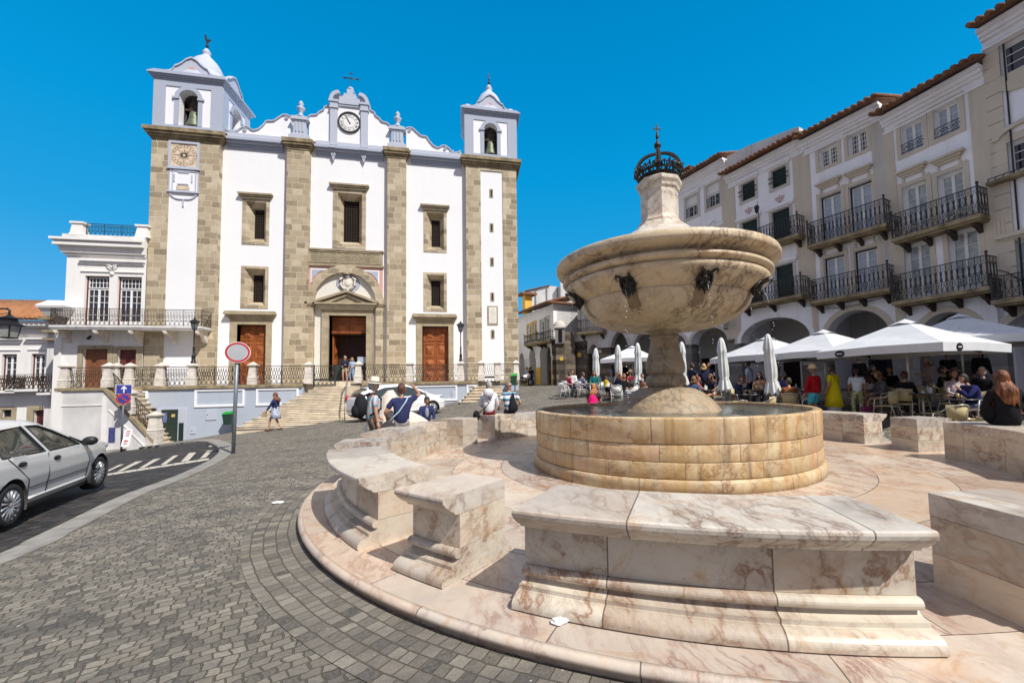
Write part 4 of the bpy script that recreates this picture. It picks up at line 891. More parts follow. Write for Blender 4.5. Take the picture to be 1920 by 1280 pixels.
# windows with splayed granite reveals and iron grilles
for i, (c, z, w, h, w2, h2) in enumerate(WIN):
    fr_ = wf; q = MB(fr_)
    n = [(c-w2, z-h2), (c+w2, z-h2), (c+w2, z+h2), (c-w2, z+h2)]; inn = [(c-w2*.76, z-h2*.86), (c+w2*.76, z-h2*.86), (c+w2*.76, z+h2*.88), (c-w2*.76, z+h2*.88)]; g = [(c-w, z-h), (c+w, z-h), (c+w, z+h), (c-w, z+h)]
    for k in range(4):
        a, b_, c_, d_ = n[k], n[(k+1) % 4], inn[(k+1) % 4], inn[k]; q.add([(a[0], .03, a[1]), (b_[0], .03, b_[1]), (c_[0], .03, c_[1]), (d_[0], .03, d_[1])], [(0, 1, 2, 3)]); q.add([(a[0], .03, a[1]), (b_[0], .03, b_[1]), (b_[0], -.1, b_[1]), (a[0], -.1, a[1])], [(0, 1, 2, 3)])
        a, b_, c_, d_ = inn[k], inn[(k+1) % 4], g[(k+1) % 4], g[k]; q.add([(a[0], .03, a[1]), (b_[0], .03, b_[1]), (c_[0], -.55, c_[1]), (d_[0], -.55, d_[1])], [(0, 1, 2, 3)])
    wn_ = q.build('window', M['stone'], ch)
    if i < 3:
        q = MB(fr_); t = z+h2
        for p, a, e in ((.06, t, t+.14), (.14, t+.142, t+.24), (.2, t+.242, t+.36)): q.box((c-w2-p-.02, 0, a), (c+w2+p+.02, .08+p, e))
        q.build('window_lintel', M['trim'], wn_)
    q = MB(fr_)
    nx = 5 if i else 6; nz = int(2*h/.17)
    for k in range(nx+1): x = c-w+2*w*k/nx; q.box((x-.014, -.53, z-h), (x+.014, -.5, z+h))
    for k in range(nz+1): y = z-h+2*h*k/nz; q.box((c-w, -.5, y-.013), (c+w, -.475, y+.013))
    q.build('iron_grille', M['rust'], wn_)
    q = MB(fr_); q.box((c-w-.02, -.62, z-h-.02), (c+w+.02, -.56, z+h+.02)); q.build('pane', M['dark'], wn_)
# carved doors with granite surrounds
def panel(q, x0, x1, z0, z1, y, d=.09):
    """raised diamond-point panel between mouldings"""
    q.box((x0, y-.03, z0), (x1, y, z0+.06)); q.box((x0, y-.03, z1-.06), (x1, y, z1)); q.box((x0, y-.03, z0+.06), (x0+.05, y, z1-.06)); q.box((x1-.05, y-.03, z0+.06), (x1, y, z1-.06))
    a, b_, c, e = x0+.11, x1-.11, z0+.13, z1-.13; mx, mz = (x0+x1)/2, (z0+z1)/2; k = .25
    q.add([(a, y, c), (b_, y, c), (b_, y, e), (a, y, e), (mx-(b_-a)*.16, y-d, mz-(e-c)*.12), (mx+(b_-a)*.16, y-d, mz-(e-c)*.12), (mx+(b_-a)*.16, y-d, mz+(e-c)*.12), (mx-(b_-a)*.16, y-d, mz+(e-c)*.12)], [(0, 1, 5, 4), (1, 2, 6, 5), (2, 3, 7, 6), (3, 0, 4, 7), (4, 5, 6, 7)])
def leaf(x0, x1, z0, z1, y, par, rows, name='door_leaf'):
    q = CB(); q.box((x0, y, z0), (x1, y+.07, z1))
    for a, e in rows: panel(q, x0+.05, x1-.05, a, e, y)
    for zz in [r[0]-.05 for r in rows]+[rows[-1][1]+.03]:
        for k in range(6): xx = x0+.08+(x1-x0-.16)*k/5; q.ball((xx, y-.005, zz), .024, 6, 4)
    return chp(q, name, 'wood', par)
for c, w in DOORS:
    q = CB(); q.box((c-w-.42, 31.35, 1.9), (c-w, 31.9, 6.02)); q.box((c+w, 31.35, 1.9), (c+w+.36, 31.9, 6.02)); q.box((c-w-.42, 31.35, 6.02), (c+w+.36, 31.9, 6.3)); ds = chp(q, 'side_portal', 'trim')
    q = CB()
    for p, a, e in ((.0, 6.302, 6.42), (.05, 6.422, 6.52), (.16, 6.522, 6.66), (.27, 6.662, 6.80), (.22, 6.802, 6.9)): q.box((c-w-.42-p, 31.3-p, a), (c+w+.36+p, 31.6, e))
    chp(q, 'portal_cornice', 'trim', ds)
    dr = CB(); dr.box((c-w, 31.95, 1.9), (c+w, 32.0, 6.02)); dr = chp(dr, 'door', 'wooddark')
    for x0, x1 in ((c-w+.01, c-.01), (c+.01, c+w-.01)):
        leaf(x0, x1, 1.95, 4.9, 31.82, dr, [(2.05, 2.85), (2.92, 3.7), (3.78, 4.75)]); leaf(x0, x1, 4.92, 6.0, 31.82, dr, [(5.0, 5.85)])
# main portal
q = CB(); q.box((-10.93, 31.22, 10.36), (-6.0, 31.42, 11.3)); q.box((-11.0, 31.14, 11.302), (-5.93, 31.45, 11.42)); q.box((-11.0, 31.18, 10.2), (-5.93, 31.45, 10.36)); ins = chp(q, 'inscription_panel', 'trim')
q = CB()
for bx in ((-10.85, 10.42, -6.08, 10.47), (-10.85, 11.2, -6.08, 11.25), (-10.85, 10.47, -10.8, 11.2), (-6.13, 10.47, -6.08, 11.2)): q.box((bx[0], 31.18, bx[1]), (bx[2], 31.23, bx[3]))
chp(q, 'inscription_border', 'trim', ins)
M['ink'] = plain('carved_letter_dark', (0.13, 0.105, 0.07), 0.9, 0.2, 8)
for k, (s, h) in enumerate((('DIVO ANTONIO ARCHIMANDRITAE SACRVM', .235), ('HENRICVS CARDINALIS ARCHIEPISCOPVS EBORENSIS PRIMVS', .165), ('REGIS EMMANVELIS FILIVS ET IOANNIS FRATER FECIT ANNO', .165), ('TEMPLVM HOC VETVSTATE ET AVGVSTIIS RELIGIOSIVS ERGO', .165))):
    o = text('inscription_line', s, h*1.3, (-8.46+8.3, 31.217-31.4, (11.08, 10.87, 10.71, 10.55)[k]-1.9), (pi/2, 0, 0), M['ink'], ins, .002)
    xs = [v.co.x for v in o.data.vertices]; f = 4.45/(max(xs)-min(xs)); o.scale = (f, 1, 1)
for s in (-1, 1):
    P = [(-8.42+s*2.5*cos(t*pi/2/10), 7.6+2.65*sin(t*pi/2/10)) for t in range(11)]
    P = [(min(max(x, -10.93), -6.0), min(z, 10.2)) for x, z in P]+[(-8.42, 10.2), (-10.93 if s < 0 else -6.0, 10.2)]
    q = CB(); q.prism(P if s > 0 else P[::-1], 31.3, 31.42); chp(q, 'pink_spandrel', 'pink')
q = CB()
for s in (-1, 1):
    q = CB(); P = [(-8.46+s*2.25, 10.0), (-8.46+s*1.15, 10.0), (-8.46+s*1.7, 9.75), (-8.46+s*2.05, 9.4), (-8.46+s*2.25, 8.95)]; q.prism(P if s > 0 else P[::-1], 31.27, 31.31); chp(q, 'white_spandrel_border', 'white')
q = CB()
for s in (-1, 1):
    q = CB(); P = [(-8.46+s*2.17, 9.92), (-8.46+s*1.42, 9.92), (-8.46+s*1.85, 9.65), (-8.46+s*2.1, 9.3), (-8.46+s*2.17, 9.15)]; q.prism(P if s > 0 else P[::-1], 31.25, 31.28); chp(q, 'grey_spandrel', 'blue')
CXP, RI, RO, ZS = -8.42, 2.02, 2.5, 7.6
q = CB(); n = 24
for i in range(n):
    a, c = pi*i/n, pi*(i+1)/n; q.prism([(CXP+r*cos(t), ZS+r*sin(t)*1.06) for r, t in ((RI, a), (RO, a), (RO, c), (RI, c))], 31.1, 31.6)
for s in (-1, 1): a, c = sorted((CXP+s*RI, CXP+s*RO)); q.box((a, 31.1, 1.9), (c, 31.6, 7.38))
chp(q, 'portal_arch', 'stone')
q = CB()
for s in (-1, 1):
    q = CB(); a, c = sorted((CXP+s*(RI-.07), CXP+s*(RO+.03))); q.box((a, 31.03, 7.38), (c, 31.6, 7.47)); q.box((a-.03, 31.0, 7.472), (c+.03, 31.6, 7.6)); chp(q, 'portal_impost', 'trim')
q = CB(); q.box((CXP-RI, 31.395, 2.0), (-9.94, 31.5, 7.45)); q.box((-6.62, 31.395, 2.0), (CXP+RI, 31.5, 7.45)); q.box((CXP-RI, 31.395, 7.45), (CXP+RI, 31.41, 9.75)); chp(q, 'tympanum', 'cream')
q = CB(); q.box((-9.94, 31.2, 1.9), (-9.5, 32.0, 7.02)); q.box((-7.05, 31.2, 1.9), (-6.62, 32.0, 7.02)); q.box((-9.5, 31.2, 6.7), (-7.05, 32.0, 7.02)); chp(q, 'door_surround', 'trim')
q = CB(); q.box((-9.98, 31.1, 7.022), (-6.58, 31.4, 7.14)); q.box((-10.05, 31.02, 7.142), (-6.5, 31.4, 7.28)); q.box((-10.3, 30.86, 7.44), (-6.28, 31.4, 7.56)); q.box((-10.15, 30.95, 7.28), (-6.42, 31.4, 7.44))
q.prism([(-10.38, 7.562), (-6.2, 7.562), (-6.2, 7.66), (-8.29, 8.42), (-10.38, 7.66)], 31.1, 31.4)
for s in (-1, 1):
    P = [(-8.29+s*2.12, 7.562), (-8.29+s*2.12, 7.68), (-8.29, 8.46), (-8.29, 8.3), (-8.29+s*1.75, 7.64)]; q.prism(P if s < 0 else P[::-1], 30.84, 31.1)
    P = [(-8.29+s*1.5, 7.562), (-8.29+s*1.35, 7.64), (-8.29, 8.16), (-8.29, 8.06), (-8.29+s*1.0, 7.62), (-8.29+s*1.0, 7.562)]; q.prism(P if s < 0 else P[::-1], 30.98, 31.1)
chp(q, 'portal_pediment', 'trim')
# coat of arms
q = CB(); q.prism([(-8.62, 9.4), (-8.0, 9.4), (-7.98, 8.95), (-8.1, 8.68), (-8.31, 8.52), (-8.52, 8.68), (-8.64, 8.95)], 31.3, 31.4); q.ball((-8.31, 31.3, 9.05), .22, 12, 8, sy=.3, sz=1.3)
for s in (-1, 1):
    q.tube([(-8.31+s*.3, 31.3, 9.45), (-8.31+s*.5, 31.3, 9.3), (-8.31+s*.42, 31.3, 9.1), (-8.31+s*.5, 31.3, 8.9), (-8.31+s*.35, 31.3, 8.75), (-8.31+s*.2, 31.3, 8.55)], .07, 6); q.ball((-8.31+s*.48, 31.3, 9.3), .1, 7, 5); q.ball((-8.31+s*.44, 31.3, 8.9), .09, 7, 5)
q.ball((-8.31, 31.3, 9.52), .14, 8, 6); q.tube([(-8.31, 31.3, 8.55), (-8.31, 31.3, 8.38)], .06, 6); chp(q, 'coat_of_arms', 'paleplaster')
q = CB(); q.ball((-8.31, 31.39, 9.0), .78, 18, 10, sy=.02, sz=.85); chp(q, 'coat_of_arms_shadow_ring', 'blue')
q = CB(); q.lathe([(.3, 9.62), (.34, 9.68), (.2, 9.76), (.12, 9.8)], (-8.36, 31.35), 12); chp(q, 'keystone_boss', 'trim')
# open doorway: upper leaves, dark wooden vestibule
q = CB(); q.box((-9.5, 32.0, 5.42), (-7.05, 32.06, 6.7)); md = chp(q, 'main_door', 'wooddark')
for x0, x1 in ((-9.48, -8.29), (-8.27, -7.07)): leaf(x0, x1, 5.44, 6.68, 31.9, md, [(5.6, 6.4)], 'door_leaf')
q = CB()
q.box((-9.5, 33.0, 2.0), (-7.05, 33.1, 5.5)); q.box((-9.6, 31.9, 2.0), (-9.5, 33.0, 5.5)); q.box((-7.05, 31.9, 2.0), (-6.95, 33.0, 5.5)); q.box((-9.5, 31.9, 5.42), (-7.05, 33.0, 5.5)); chp(q, 'vestibule', 'wooddark')
q = CB(); q.box((-9.46, 32.0, 2.05), (-9.38, 32.9, 5.35))
for zz in (2.3, 3.1, 3.9): q.add([(-9.38, 32.1, zz), (-9.38, 32.7, zz), (-9.38, 32.7, zz+.6), (-9.38, 32.1, zz+.6), (-9.26, 32.4, zz+.3)], [(0, 1, 4), (1, 2, 4), (2, 3, 4), (3, 0, 4)])
chp(q, 'open_door_leaf', 'wood', md)
q = CB(); q.box((-7.75, 31.6, 2.1), (-7.08, 31.64, 3.9)); chp(q, 'notice_board', 'dark')
q = CB(); q.box((-7.7, 31.585, 3.35), (-7.12, 31.6, 3.8)); chp(q, 'notice_sheet', 'blue')
q = CB(); q.box((-9.3, 31.5, 2.85), (-8.7, 31.55, 3.25)); q.box((-9.25, 31.52, 2.1), (-8.75, 31.6, 2.85)); chp(q, 'leaflet_stand', 'greendoor')
# tower slits and memorial tablet
for z in (16.23, 13.56, 10.92, 8.25, 5.42):
    q = CB(); q.box((1.7, 31.02, z-.32), (1.97, 31.08, z+.32)); s_ = chp(q, 'tower_slit', 'trim'); q = CB(); q.box((1.79, 31.0, z-.24), (1.88, 31.021, z+.24)); chp(q, 'slit_opening', 'dark', s_)
q = CB(); q.box((1.46, 31.0, 6.14), (2.22, 31.07, 7.55)); tb = chp(q, 'memorial_tablet', 'trim'); q = CB(); q.box((1.56, 30.985, 6.24), (2.12, 31.0, 7.45)); tq = chp(q, 'tablet_face', 'cream', tb)
for k in range(8):
    q = CB(); w_ = .2 if k not in (0, 7) else .12; q.box((1.84-w_, 30.978, 7.28-k*.13), (1.84+w_, 30.984, 7.31-k*.13)); chp(q, 'tablet_carving', 'rowgrey', tb)

# ------------------------------------------------------------------ terrace in front of the church
TY = 25.5; TZ = 1.86; te = empty('church_terrace', (-8.3, TY, 0), 0, 'raised terrace with grey-blue panelled wall and limestone steps in front of the church', 'terrace')
TO = (-8.3, TY, 0)
def tp(q, name, mt, par=None): return q.build(name, M[mt] if isinstance(mt, str) else mt, par or te)
TX0, TX1 = -18.35, 3.05
q = CB(TO); q.box((TX0, TY+.02, -2.0), (-9.05, TY+.5, 1.72)); q.box((-5.95, TY+.02, -1), (.6, TY+.5, 1.72)); q.box((1.9, TY+.02, -.5), (TX1-.4, TY+.5, 1.72)); q.box((TX1-.4, TY+.02, -.5), (TX1, 30.95, 1.72)); tp(q, 'terrace_wall', 'terrace')
q = CB(TO); q.box((TX0-.02, TY+.5, -2), (TX1-.4, 31.0, TZ+.02)); tp(q, 'terrace_floor', 'step')
q = CB(TO)
for x0, x1 in ((TX0, -9.05), (-5.95, .6), (1.9, TX1)): q.box((x0, TY-.08, 1.722), (x1, TY+.5, 1.9))
q.box((TX1-.4, TY+.5, 1.722), (TX1+.06, 31, 1.9)); tp(q, 'coping', 'cornice')
# white framed recessed panels
q = CB(TO); pn = CB(TO)
for x0, x1 in ((-17.3, -16.35), (-14.25, -11.9), (-11.35, -9.25), (-5.6, -3.7), (-3.05, -.65), (-.1, .5)):
    q = CB(TO)
    for bx in ((x0, 1.58, x1, 1.68), (x0, .74, x1, .86), (x0, .86, x0+.1, 1.58), (x1-.1, .86, x1, 1.58)): q.box((bx[0], TY-.03, bx[1]), (bx[2], TY+.03, bx[3]))
    tp(q, 'panel_border', 'white')
# main stairs (12 splayed steps)
NS = 12
q = CB(TO)
for k in range(NS):
    t = k/(NS-1); z = 1.72-.165*k; w = 1.55+1.1*max(0, t-.1)**.9; x0, x1 = -8.5-2.2*t, -6.1+1.3*t; y0 = TY+.45-.32*(k+1)
    q.box((x0, y0, z-.135), (x1, TY+.6, z)); q.box((x0+.05, y0+.05, z-.6), (x1-.05, TY+.6, z-.135))
    if True: q.tube([(x0, y0+.015, z-.035), (x1, y0+.015, z-.035)], .035, 6)
tp(q, 'main_steps', 'step')
q = CB(TO); q.box((-9.0, TY+1.2, 1.88), (-6.0, TY+1.6, 2.02)); q.box((-9.9, 30.7, 1.88), (-6.6, 31.6, 2.08)); tp(q, 'door_step', 'step')
# right flank steps
q = CB(TO)
for k in range(6):
    z_ = 1.72-.165*(k+1); q.box((.2-.16*k+.1, TY-.34-.3*k, z_-.05), (2.0, TY+.05, z_)); q.box((.2-.16*k+.16, TY-.28-.3*k, z_-.6), (1.97, TY+.04, z_-.05))
tp(q, 'side_steps', 'step')
# posts
def post(x, y, z0, h=1.12, s=.17, name='post', par=None):
    q = CB(TO)
    q.taper((x, y), s*1.2, s*1.2, s*1.2, s*1.2, z0, z0+h*.32); q.taper((x, y), s*1.3, s*1.3, s*1.05, s*1.05, z0+h*.321, z0+h*.36); q.taper((x, y), s*1.08, s*1.08, s*.82, s*.82, z0+h*.361, z0+h*.86); q.taper((x, y), s*.9, s*.9, s*1.25, s*1.25, z0+h*.861, z0+h*.9); q.taper((x, y), s*1.25, s*1.25, s*1.25, s*1.25, z0+h*.901, z0+h*.955); q.taper((x, y), s*1.1, s*1.1, s*.15, s*.15, z0+h*.956, z0+h*1.08)
    return tp(q, name, 'paleledge', par)
PX = [-17.9, -17.3, -15.91, -14.47, -11.6, -8.8, -6.2, -3.37, -.43, .78, 1.78, 2.92]
for x in PX: post(x, TY+.2, 1.9, 1.15)
def railing(mb, P0, P1, h=1.0, lat=True, r=.012):
    """iron panel from P0 to P1 (feet): lattice of pointed ovals over a band of rings"""
    a = np.array(P0, float); c = np.array(P1, float); L = np.hypot(*(c-a)[:2]); n = max(2, int(round(L/.24)))
    def P(t, z): p = a+(c-a)*t; return (p[0], p[1], p[2]+z)
    mb.tube([P(0, h), P(1, h)], .026, 4); mb.tube([P(0, .04), P(1, .04)], .016, 4); mb.tube([P(0, .33), P(1, .33)], .013, 4); mb.tube([P(0, h-.09), P(1, h-.09)], .009, 4)
    for k in range(n):
        t0, t1, tm = k/n, (k+1)/n, (k+.5)/n
        if lat:
            mb.tube([P(t0, .33), P(t0+.12/n, .5), P(tm-.05/n, .8), P(tm, h-.09)], r, 4, cap=False); mb.tube([P(t1, .33), P(t1-.12/n, .5), P(tm+.05/n, .8), P(tm, h-.09)], r, 4, cap=False)
            mb.tube([P(tm, .33), P(tm-.12/n, .5), P(t0+.05/n, .8), P(t0, h-.09)], r, 4, cap=False); mb.tube([P(tm, .33), P(tm+.12/n, .5), P(t1-.05/n, .8), P(t1, h-.09)], r, 4, cap=False)
        else:
            for tt in (t0, t0+.33/n, t0+.67/n): mb.tube([P(tt, .33), P(tt, h-.09)], r*1.1, 4, cap=False)
            mb.tube([P(t0, .5), P(tm, .62), P(t1, .5)], r*.8, 4, cap=False); mb.tube([P(t0, .7), P(tm, .58), P(t1, .7)], r*.8, 4, cap=False)
        mb.tube([P(tm+.48/n*cos(w), .185+.135*sin(w)) for w in [2*pi*j/10 for j in range(11)]], r, 4, cap=False)
        mb.tube([P(t0, .06), P(tm, .31), P(t1, .06)], r*.9, 4, cap=False)
    for t in [k/max(1, round(L/1.0)) for k in range(int(max(1, round(L/1.0)))+1)]: mb.tube([P(t, 0), P(t, h)], .018, 4)
for i in range(len(PX)-1):
    if PX[i] in (-8.8, .78): continue
    q = CB(TO); railing(q, (PX[i]+.17, TY+.2, 1.9), (PX[i+1]-.17, TY+.2, 1.9), lat=-14.6 < PX[i] < -1, r=.013); tp(q, 'iron_railing', 'iron')
def gate(x0, x1, y):
    q = CB(TO); railing(q, (x0, y, 2.1 if x1 > -1 and x0 < -1 else 1.75), (x1, y, 1.75), 1.15, True); 
    for x in (x0, x1): q.box((x-.03, y-.03, 1.7), (x+.03, y+.03, 2.95))
    q.box((x0, y-.01, 2.06), (x1, y+.01, 2.16)); tp(q, 'iron_gate', 'iron')
gate(-8.55, -7.45, TY+.22); gate(.95, 1.62, TY+.22)
q = CB(TO); q.tube([(-6.45, TY-.1, 2.75), (-6.4, TY-1.2, 2.35), (-6.0, TY-3.2, 1.15), (-5.9, TY-3.4, 1.0)], .03, 6); q.tube([(-6.45, TY-.1, 2.6), (-6.4, TY-1.2, 2.2), (-6.0, TY-3.2, 1.0)], .022, 6)
q.tube([(-5.98, TY-3.3, 1.1), (-5.98, TY-3.3, -.3)], .025, 6); tp(q, 'steel_handrail', 'galv')
# doors, vents and boxes on the terrace wall
q = CB(TO); q.box((-15.85, TY-.05, -1.3), (-14.5, TY+.02, .72)); tp(q, 'pale_wall_bay', 'bluepale')
q = CB(TO); q.box((-15.68, TY-.09, -1.2), (-14.95, TY-.05, .66)); gd = tp(q, 'green_door', 'greendoor')
q = CB(TO); q.box((-15.6, TY-.1, .0), (-15.42, TY-.09, .5)); tp(q, 'poster', plain('poster_blue', (.12, .15, .3), .6, .8, 25), gd)
q = CB(TO); q.box((-15.22, TY-.1, .27), (-15.06, TY-.09, .42)); tp(q, 'notice', plain('poster_orange', (.55, .38, .16), .6, .4, 25), gd)
q = CB(TO); q.box((-14.88, TY-.09, -1.1), (-14.68, TY-.05, -.05)); tp(q, 'cable_cupboard', 'green')
for x0, x1, z0, z1 in ((-16.28, -15.95, .1, .75), (-16.2, -15.98, -.95, -.65)):
    q = CB(TO); q.box((x0, TY-.06, z0), (x1, TY-.02, z1)); v = tp(q, 'vent', 'rust'); q = CB(TO)
    for k in range(int((z1-z0)/.07)): q.box((x0+.03, TY-.08, z0+.03+k*.07), (x1-.03, TY-.06, z0+.06+k*.07))
    tp(q, 'louvre', 'iron', v)
for x0, x1, z0, z1 in ((-13.7, -13.2, .05, .6), (-14.4, -14.15, -.65, -.33), (-.98, -.62, .75, 1.35)):
    q = CB(TO); q.box((x0, TY-.015, z0), (x1, TY+.02, z1)); v = tp(q, 'meter_cupboard', 'bluepale'); q = CB(TO); q.box((x0+.06, TY-.025, (z0+z1)/2-.02), (x0+.1, TY-.015, (z0+z1)/2+.02)); tp(q, 'cupboard_lock', 'iron', v)
# left flank flight down to the road
q = CB(TO)
for k in range(13):
    z = 1.72-.225*k; x1 = -16.75+.125*(k+1); q.box((-17.9, TY-1.45, z-.07), (x1+.05, TY+.02, z)); q.box((-17.9, TY-1.4, z-.9), (x1, TY+.02, z-.07))
tp(q, 'side_flight', 'step')
q = CB(TO)
prof = [(-18.85, -2.2), (-14.95, -2.2), (-14.95, -.85), (-17.0, 1.72), (-18.85, 1.72)]
q.prism(prof, TY-1.75, TY-1.45); q.box((-18.85, TY-1.45, -2), (-18.6, TY+5.4, 1.7)); tp(q, 'flight_parapet', 'dirty')
q = CB(TO); q.prism([(-18.9, 1.722), (-17.0, 1.722), (-14.9, -.9), (-14.9, -.72), (-16.95, 1.86), (-18.9, 1.86)], TY-1.83, TY-1.38); tp(q, 'parapet_coping', 'cornice')
q = CB(TO); q.box((-18.9, TY-1.8, -2.0), (-18.65, TY-1.7, 1.7)); q.box((-17.05, TY-1.79, -2.0), (-16.9, TY-1.7, 1.4)); q.box((-18.65, TY-1.78, 1.0), (-17.05, TY-1.74, 1.05)); q.tube([(-16.8, TY-1.76, .8), (-15.3, TY-1.76, -1.0)], .03, 4); tp(q, 'parapet_moulding', 'white2')
q = CB(TO); q.box((-16.75, TY-1.78, -.75), (-16.5, TY-1.75, -.05)); pp = tp(q, 'blue_poster', plain('poster_navy', (.06, .07, .2), .5, .9, 22))
for x, z, h in ((-18.65, 1.86, 1.1), (-16.95, 1.86, 1.1), (-16.0, .55, 1.1)): post(x, TY-1.6, z, h, .16)
q = CB(TO); q.box((-15.2, TY-1.82, -1.9), (-14.76, TY-1.38, -.62)); tp(q, 'pedestal', 'paleledge'); post(-14.98, TY-1.6, -.64, 1.2, .19)
q = CB(TO); railing(q, (-18.5, TY-1.6, 1.86), (-17.1, TY-1.6, 1.86), .95, False); tp(q, 'iron_railing', 'rust')
q = CB(TO); railing(q, (-16.8, TY-1.6, 1.6), (-16.15, TY-1.6, .8), .95, False); railing(q, (-15.85, TY-1.6, .4), (-15.15, TY-1.6, -.45), .95, False); tp(q, 'stair_railing', 'rust')
# ------------------------------------------------------------------ balcony house beside the church
def french(org, x0, x1, z0, z1, y, par, cols=2, rows=5, joint='frame', outer='oxblood', glass='glass', depth=.22, top=0.0, ztop=2):
    """two-leaf glazed door or window set into a wall on plane y (facing -y)"""
    b = CB(org); f = .07
    for bx in ((x0, z0, x0+f, z1), (x1-f, z0, x1, z1), (x0+f, z1-f, x1-f, z1)): b.box((bx[0], y+depth-.06, bx[1]), (bx[2], y+depth+.02, bx[3]))
    w = b.build('window', M[outer], par)
    b = CB(org); zt = z1-f-top
    def leafs(a, c, zl, zh, nc, nr, solid=0.0):
        yy = y+depth-.03; e = .055
        b.box((a, yy, zl), (a+e, yy+.04, zh)); b.box((c-e, yy, zl), (c, yy+.04, zh)); b.box((a+e, yy, zl), (c-e, yy+.04, zl+e+solid)); b.box((a+e, yy, zh-e), (c-e, yy+.04, zh))
        for i in range(1, nc): xx = a+(c-a)*i/nc; b.box((xx-.014, yy+.008, zl+e+solid), (xx+.014, yy+.03, zh-e))
        for j in range(1, nr): zz = zl+e+solid+(zh-zl-2*e-solid)*j/nr; b.box((a+e, yy+.006, zz-.014), (c-e, yy+.028, zz+.014))
    xm = (x0+x1)/2
    leafs(x0+f, xm, z0, zt-.02, cols, rows, .5 if z1-z0 > 2.2 else 0); leafs(xm, x1-f, z0, zt-.02, cols, rows, .5 if z1-z0 > 2.2 else 0)
    if top: leafs(x0+f, x1-f, zt+.04, z1-f, 6, ztop)
    b.build('frame', M[joint], w)
    b = CB(org); b.box((x0, y+depth+.025, z0), (x1, y+depth+.05, z1)); b.build('pane', M[glass], w)
    return w
HO = (-20.0, 30.95, 1.9); hs_ = empty('balcony_house', HO, 0, 'white house with roof railing and a long iron balcony beside the church tower', 'house')
HX0, HX1 = -24.4, -20.2
S_ = 31.0/27.0
fw1, fw2 = (-23.42, -22.15), (-21.72, -20.42)
q = MB(lambda u, w, z: (u-HO[0], -w, z-HO[2])); hw_h = [(-23.42, -22.15, 4.6, 8.95), (-21.72, -20.42, 4.6, 8.95), (-23.35, -22.05, 1.9, 4.35), (-21.55, -20.55, 1.9, 4.3)]
q.holewall(HX0, HX1, -2, 11.1, hw_h, .3); q.box((HX0+.01, -12, -2), (HX1, -.45, 11.0)); q.box((HX0, -.45, -2), (HX0+.2, -.005, 11.0)); q.build('wall', M['white2'], hs_)
def hb(*bx):
    q = CB(HO)
    for a, c in bx: q.box(a, c)
    return q
y0 = HO[1]
hb(((HX0-.1, y0-.1, 10.2), (HX1, y0, 10.35)), ((HX0-.2, y0-.2, 10.352), (HX1, y0, 10.5)), ((HX0-.45, y0-.45, 10.75), (HX1, y0, 10.9)), ((HX0-.38, y0-.38, 10.902), (HX1, y0+11, 11.05)), ((HX0-.55, y0-.55, 11.052), (HX1, y0+11, 11.2)), ((HX0-.3, y0-.2, 10.502), (HX1, y0, 10.748))).build('cornice', M['white2'], hs_)
hb(((HX0-.15, y0-.2, 11.2), (HX1, y0+.3, 11.5))).build('parapet', M['dirty'], hs_)
for x in (-23.85, -20.42):
    q = CB(HO); q.taper((x, y0+.05), .38, .25, .34, .22, 11.5, 11.62); q.taper((x, y0+.05), .34, .22, .27, .18, 11.622, 12.2); q.taper((x, y0+.05), .37, .25, .37, .25, 12.202, 12.32); q.build('roof_post', M['white2'], hs_)
q = CB(HO); railing(q, (-23.5, y0+.05, 11.5), (-20.7, y0+.05, 11.5), .78, False, .01); q.build('roof_railing', M['iron'], hs_)
hb(((-23.7, y0-.2, 9.85), (-20.25, y0, 9.97)), ((-23.65, y0-.1, 9.7), (-20.3, y0, 9.85)), ((-23.65, y0-.07, 9.2), (-20.3, y0, 9.25))).build('window_hood', M['white2'], hs_)
q = CB(HO)
for s in (-1, 1): q.tube([(-22.0, y0-.03, 9.3), (-22.0+s*.2, y0-.05, 9.5), (-22.0+s*.3, y0-.05, 9.65), (-22.0+s*.1, y0-.05, 9.6), (-22.0, y0-.05, 9.45)], .06, 5)
q.ball((-22, y0, 9.1), .13, 8, 6); q.build('relief_ornament', M['white2'], hs_)
for a, c in (fw1, fw2): french(HO, a, c, 5.55, 8.95, y0, hs_, 2, 5, top=.72)
q = hb(((-23.45, y0-.04, 4.6), (-20.4, y0+.28, 5.55))); q.build('balcony_threshold', M['white2'], hs_)
# balcony, carried on brackets across the tower foot
bx0, bx1, by = -24.3, -16.45, y0-1.05
bal = hb(((bx0, by, 5.55), (bx1, y0+.1, 5.68)), ((bx0+.05, by+.05, 5.45), (bx1-.05, y0+.1, 5.548))); bal = bal.build('balcony', M['dirty'], hs_)
q = CB(HO); railing(q, (bx0+.04, by+.05, 5.68), (bx1-.04, by+.05, 5.68), 1.02, False, .011); railing(q, (bx1-.04, by+.06, 5.68), (bx1-.04, y0, 5.68), 1.02, True, .011); railing(q, (bx0+.04, by+.06, 5.68), (bx0+.04, y0, 5.68), 1.02, True, .011); q.build('balcony_railing', M['rust'], bal)
for x in (-24.05, -22.1, -20.3, -18.5, -16.75):
    q = CB(HO); q.prism([(y0, 5.44), (y0-.95, 5.44), (y0-.98, 5.3), (y0-.85, 5.22), (y0-.7, 5.24), (y0-.45, 5.12), (y0-.3, 4.9), (y0-.1, 4.72), (y0, 4.7)], x-.1, x+.1, 'yzx'); q.ball((x, y0-.86, 5.27), .13, 8, 6); q.build('bracket', M['paleledge'], bal)
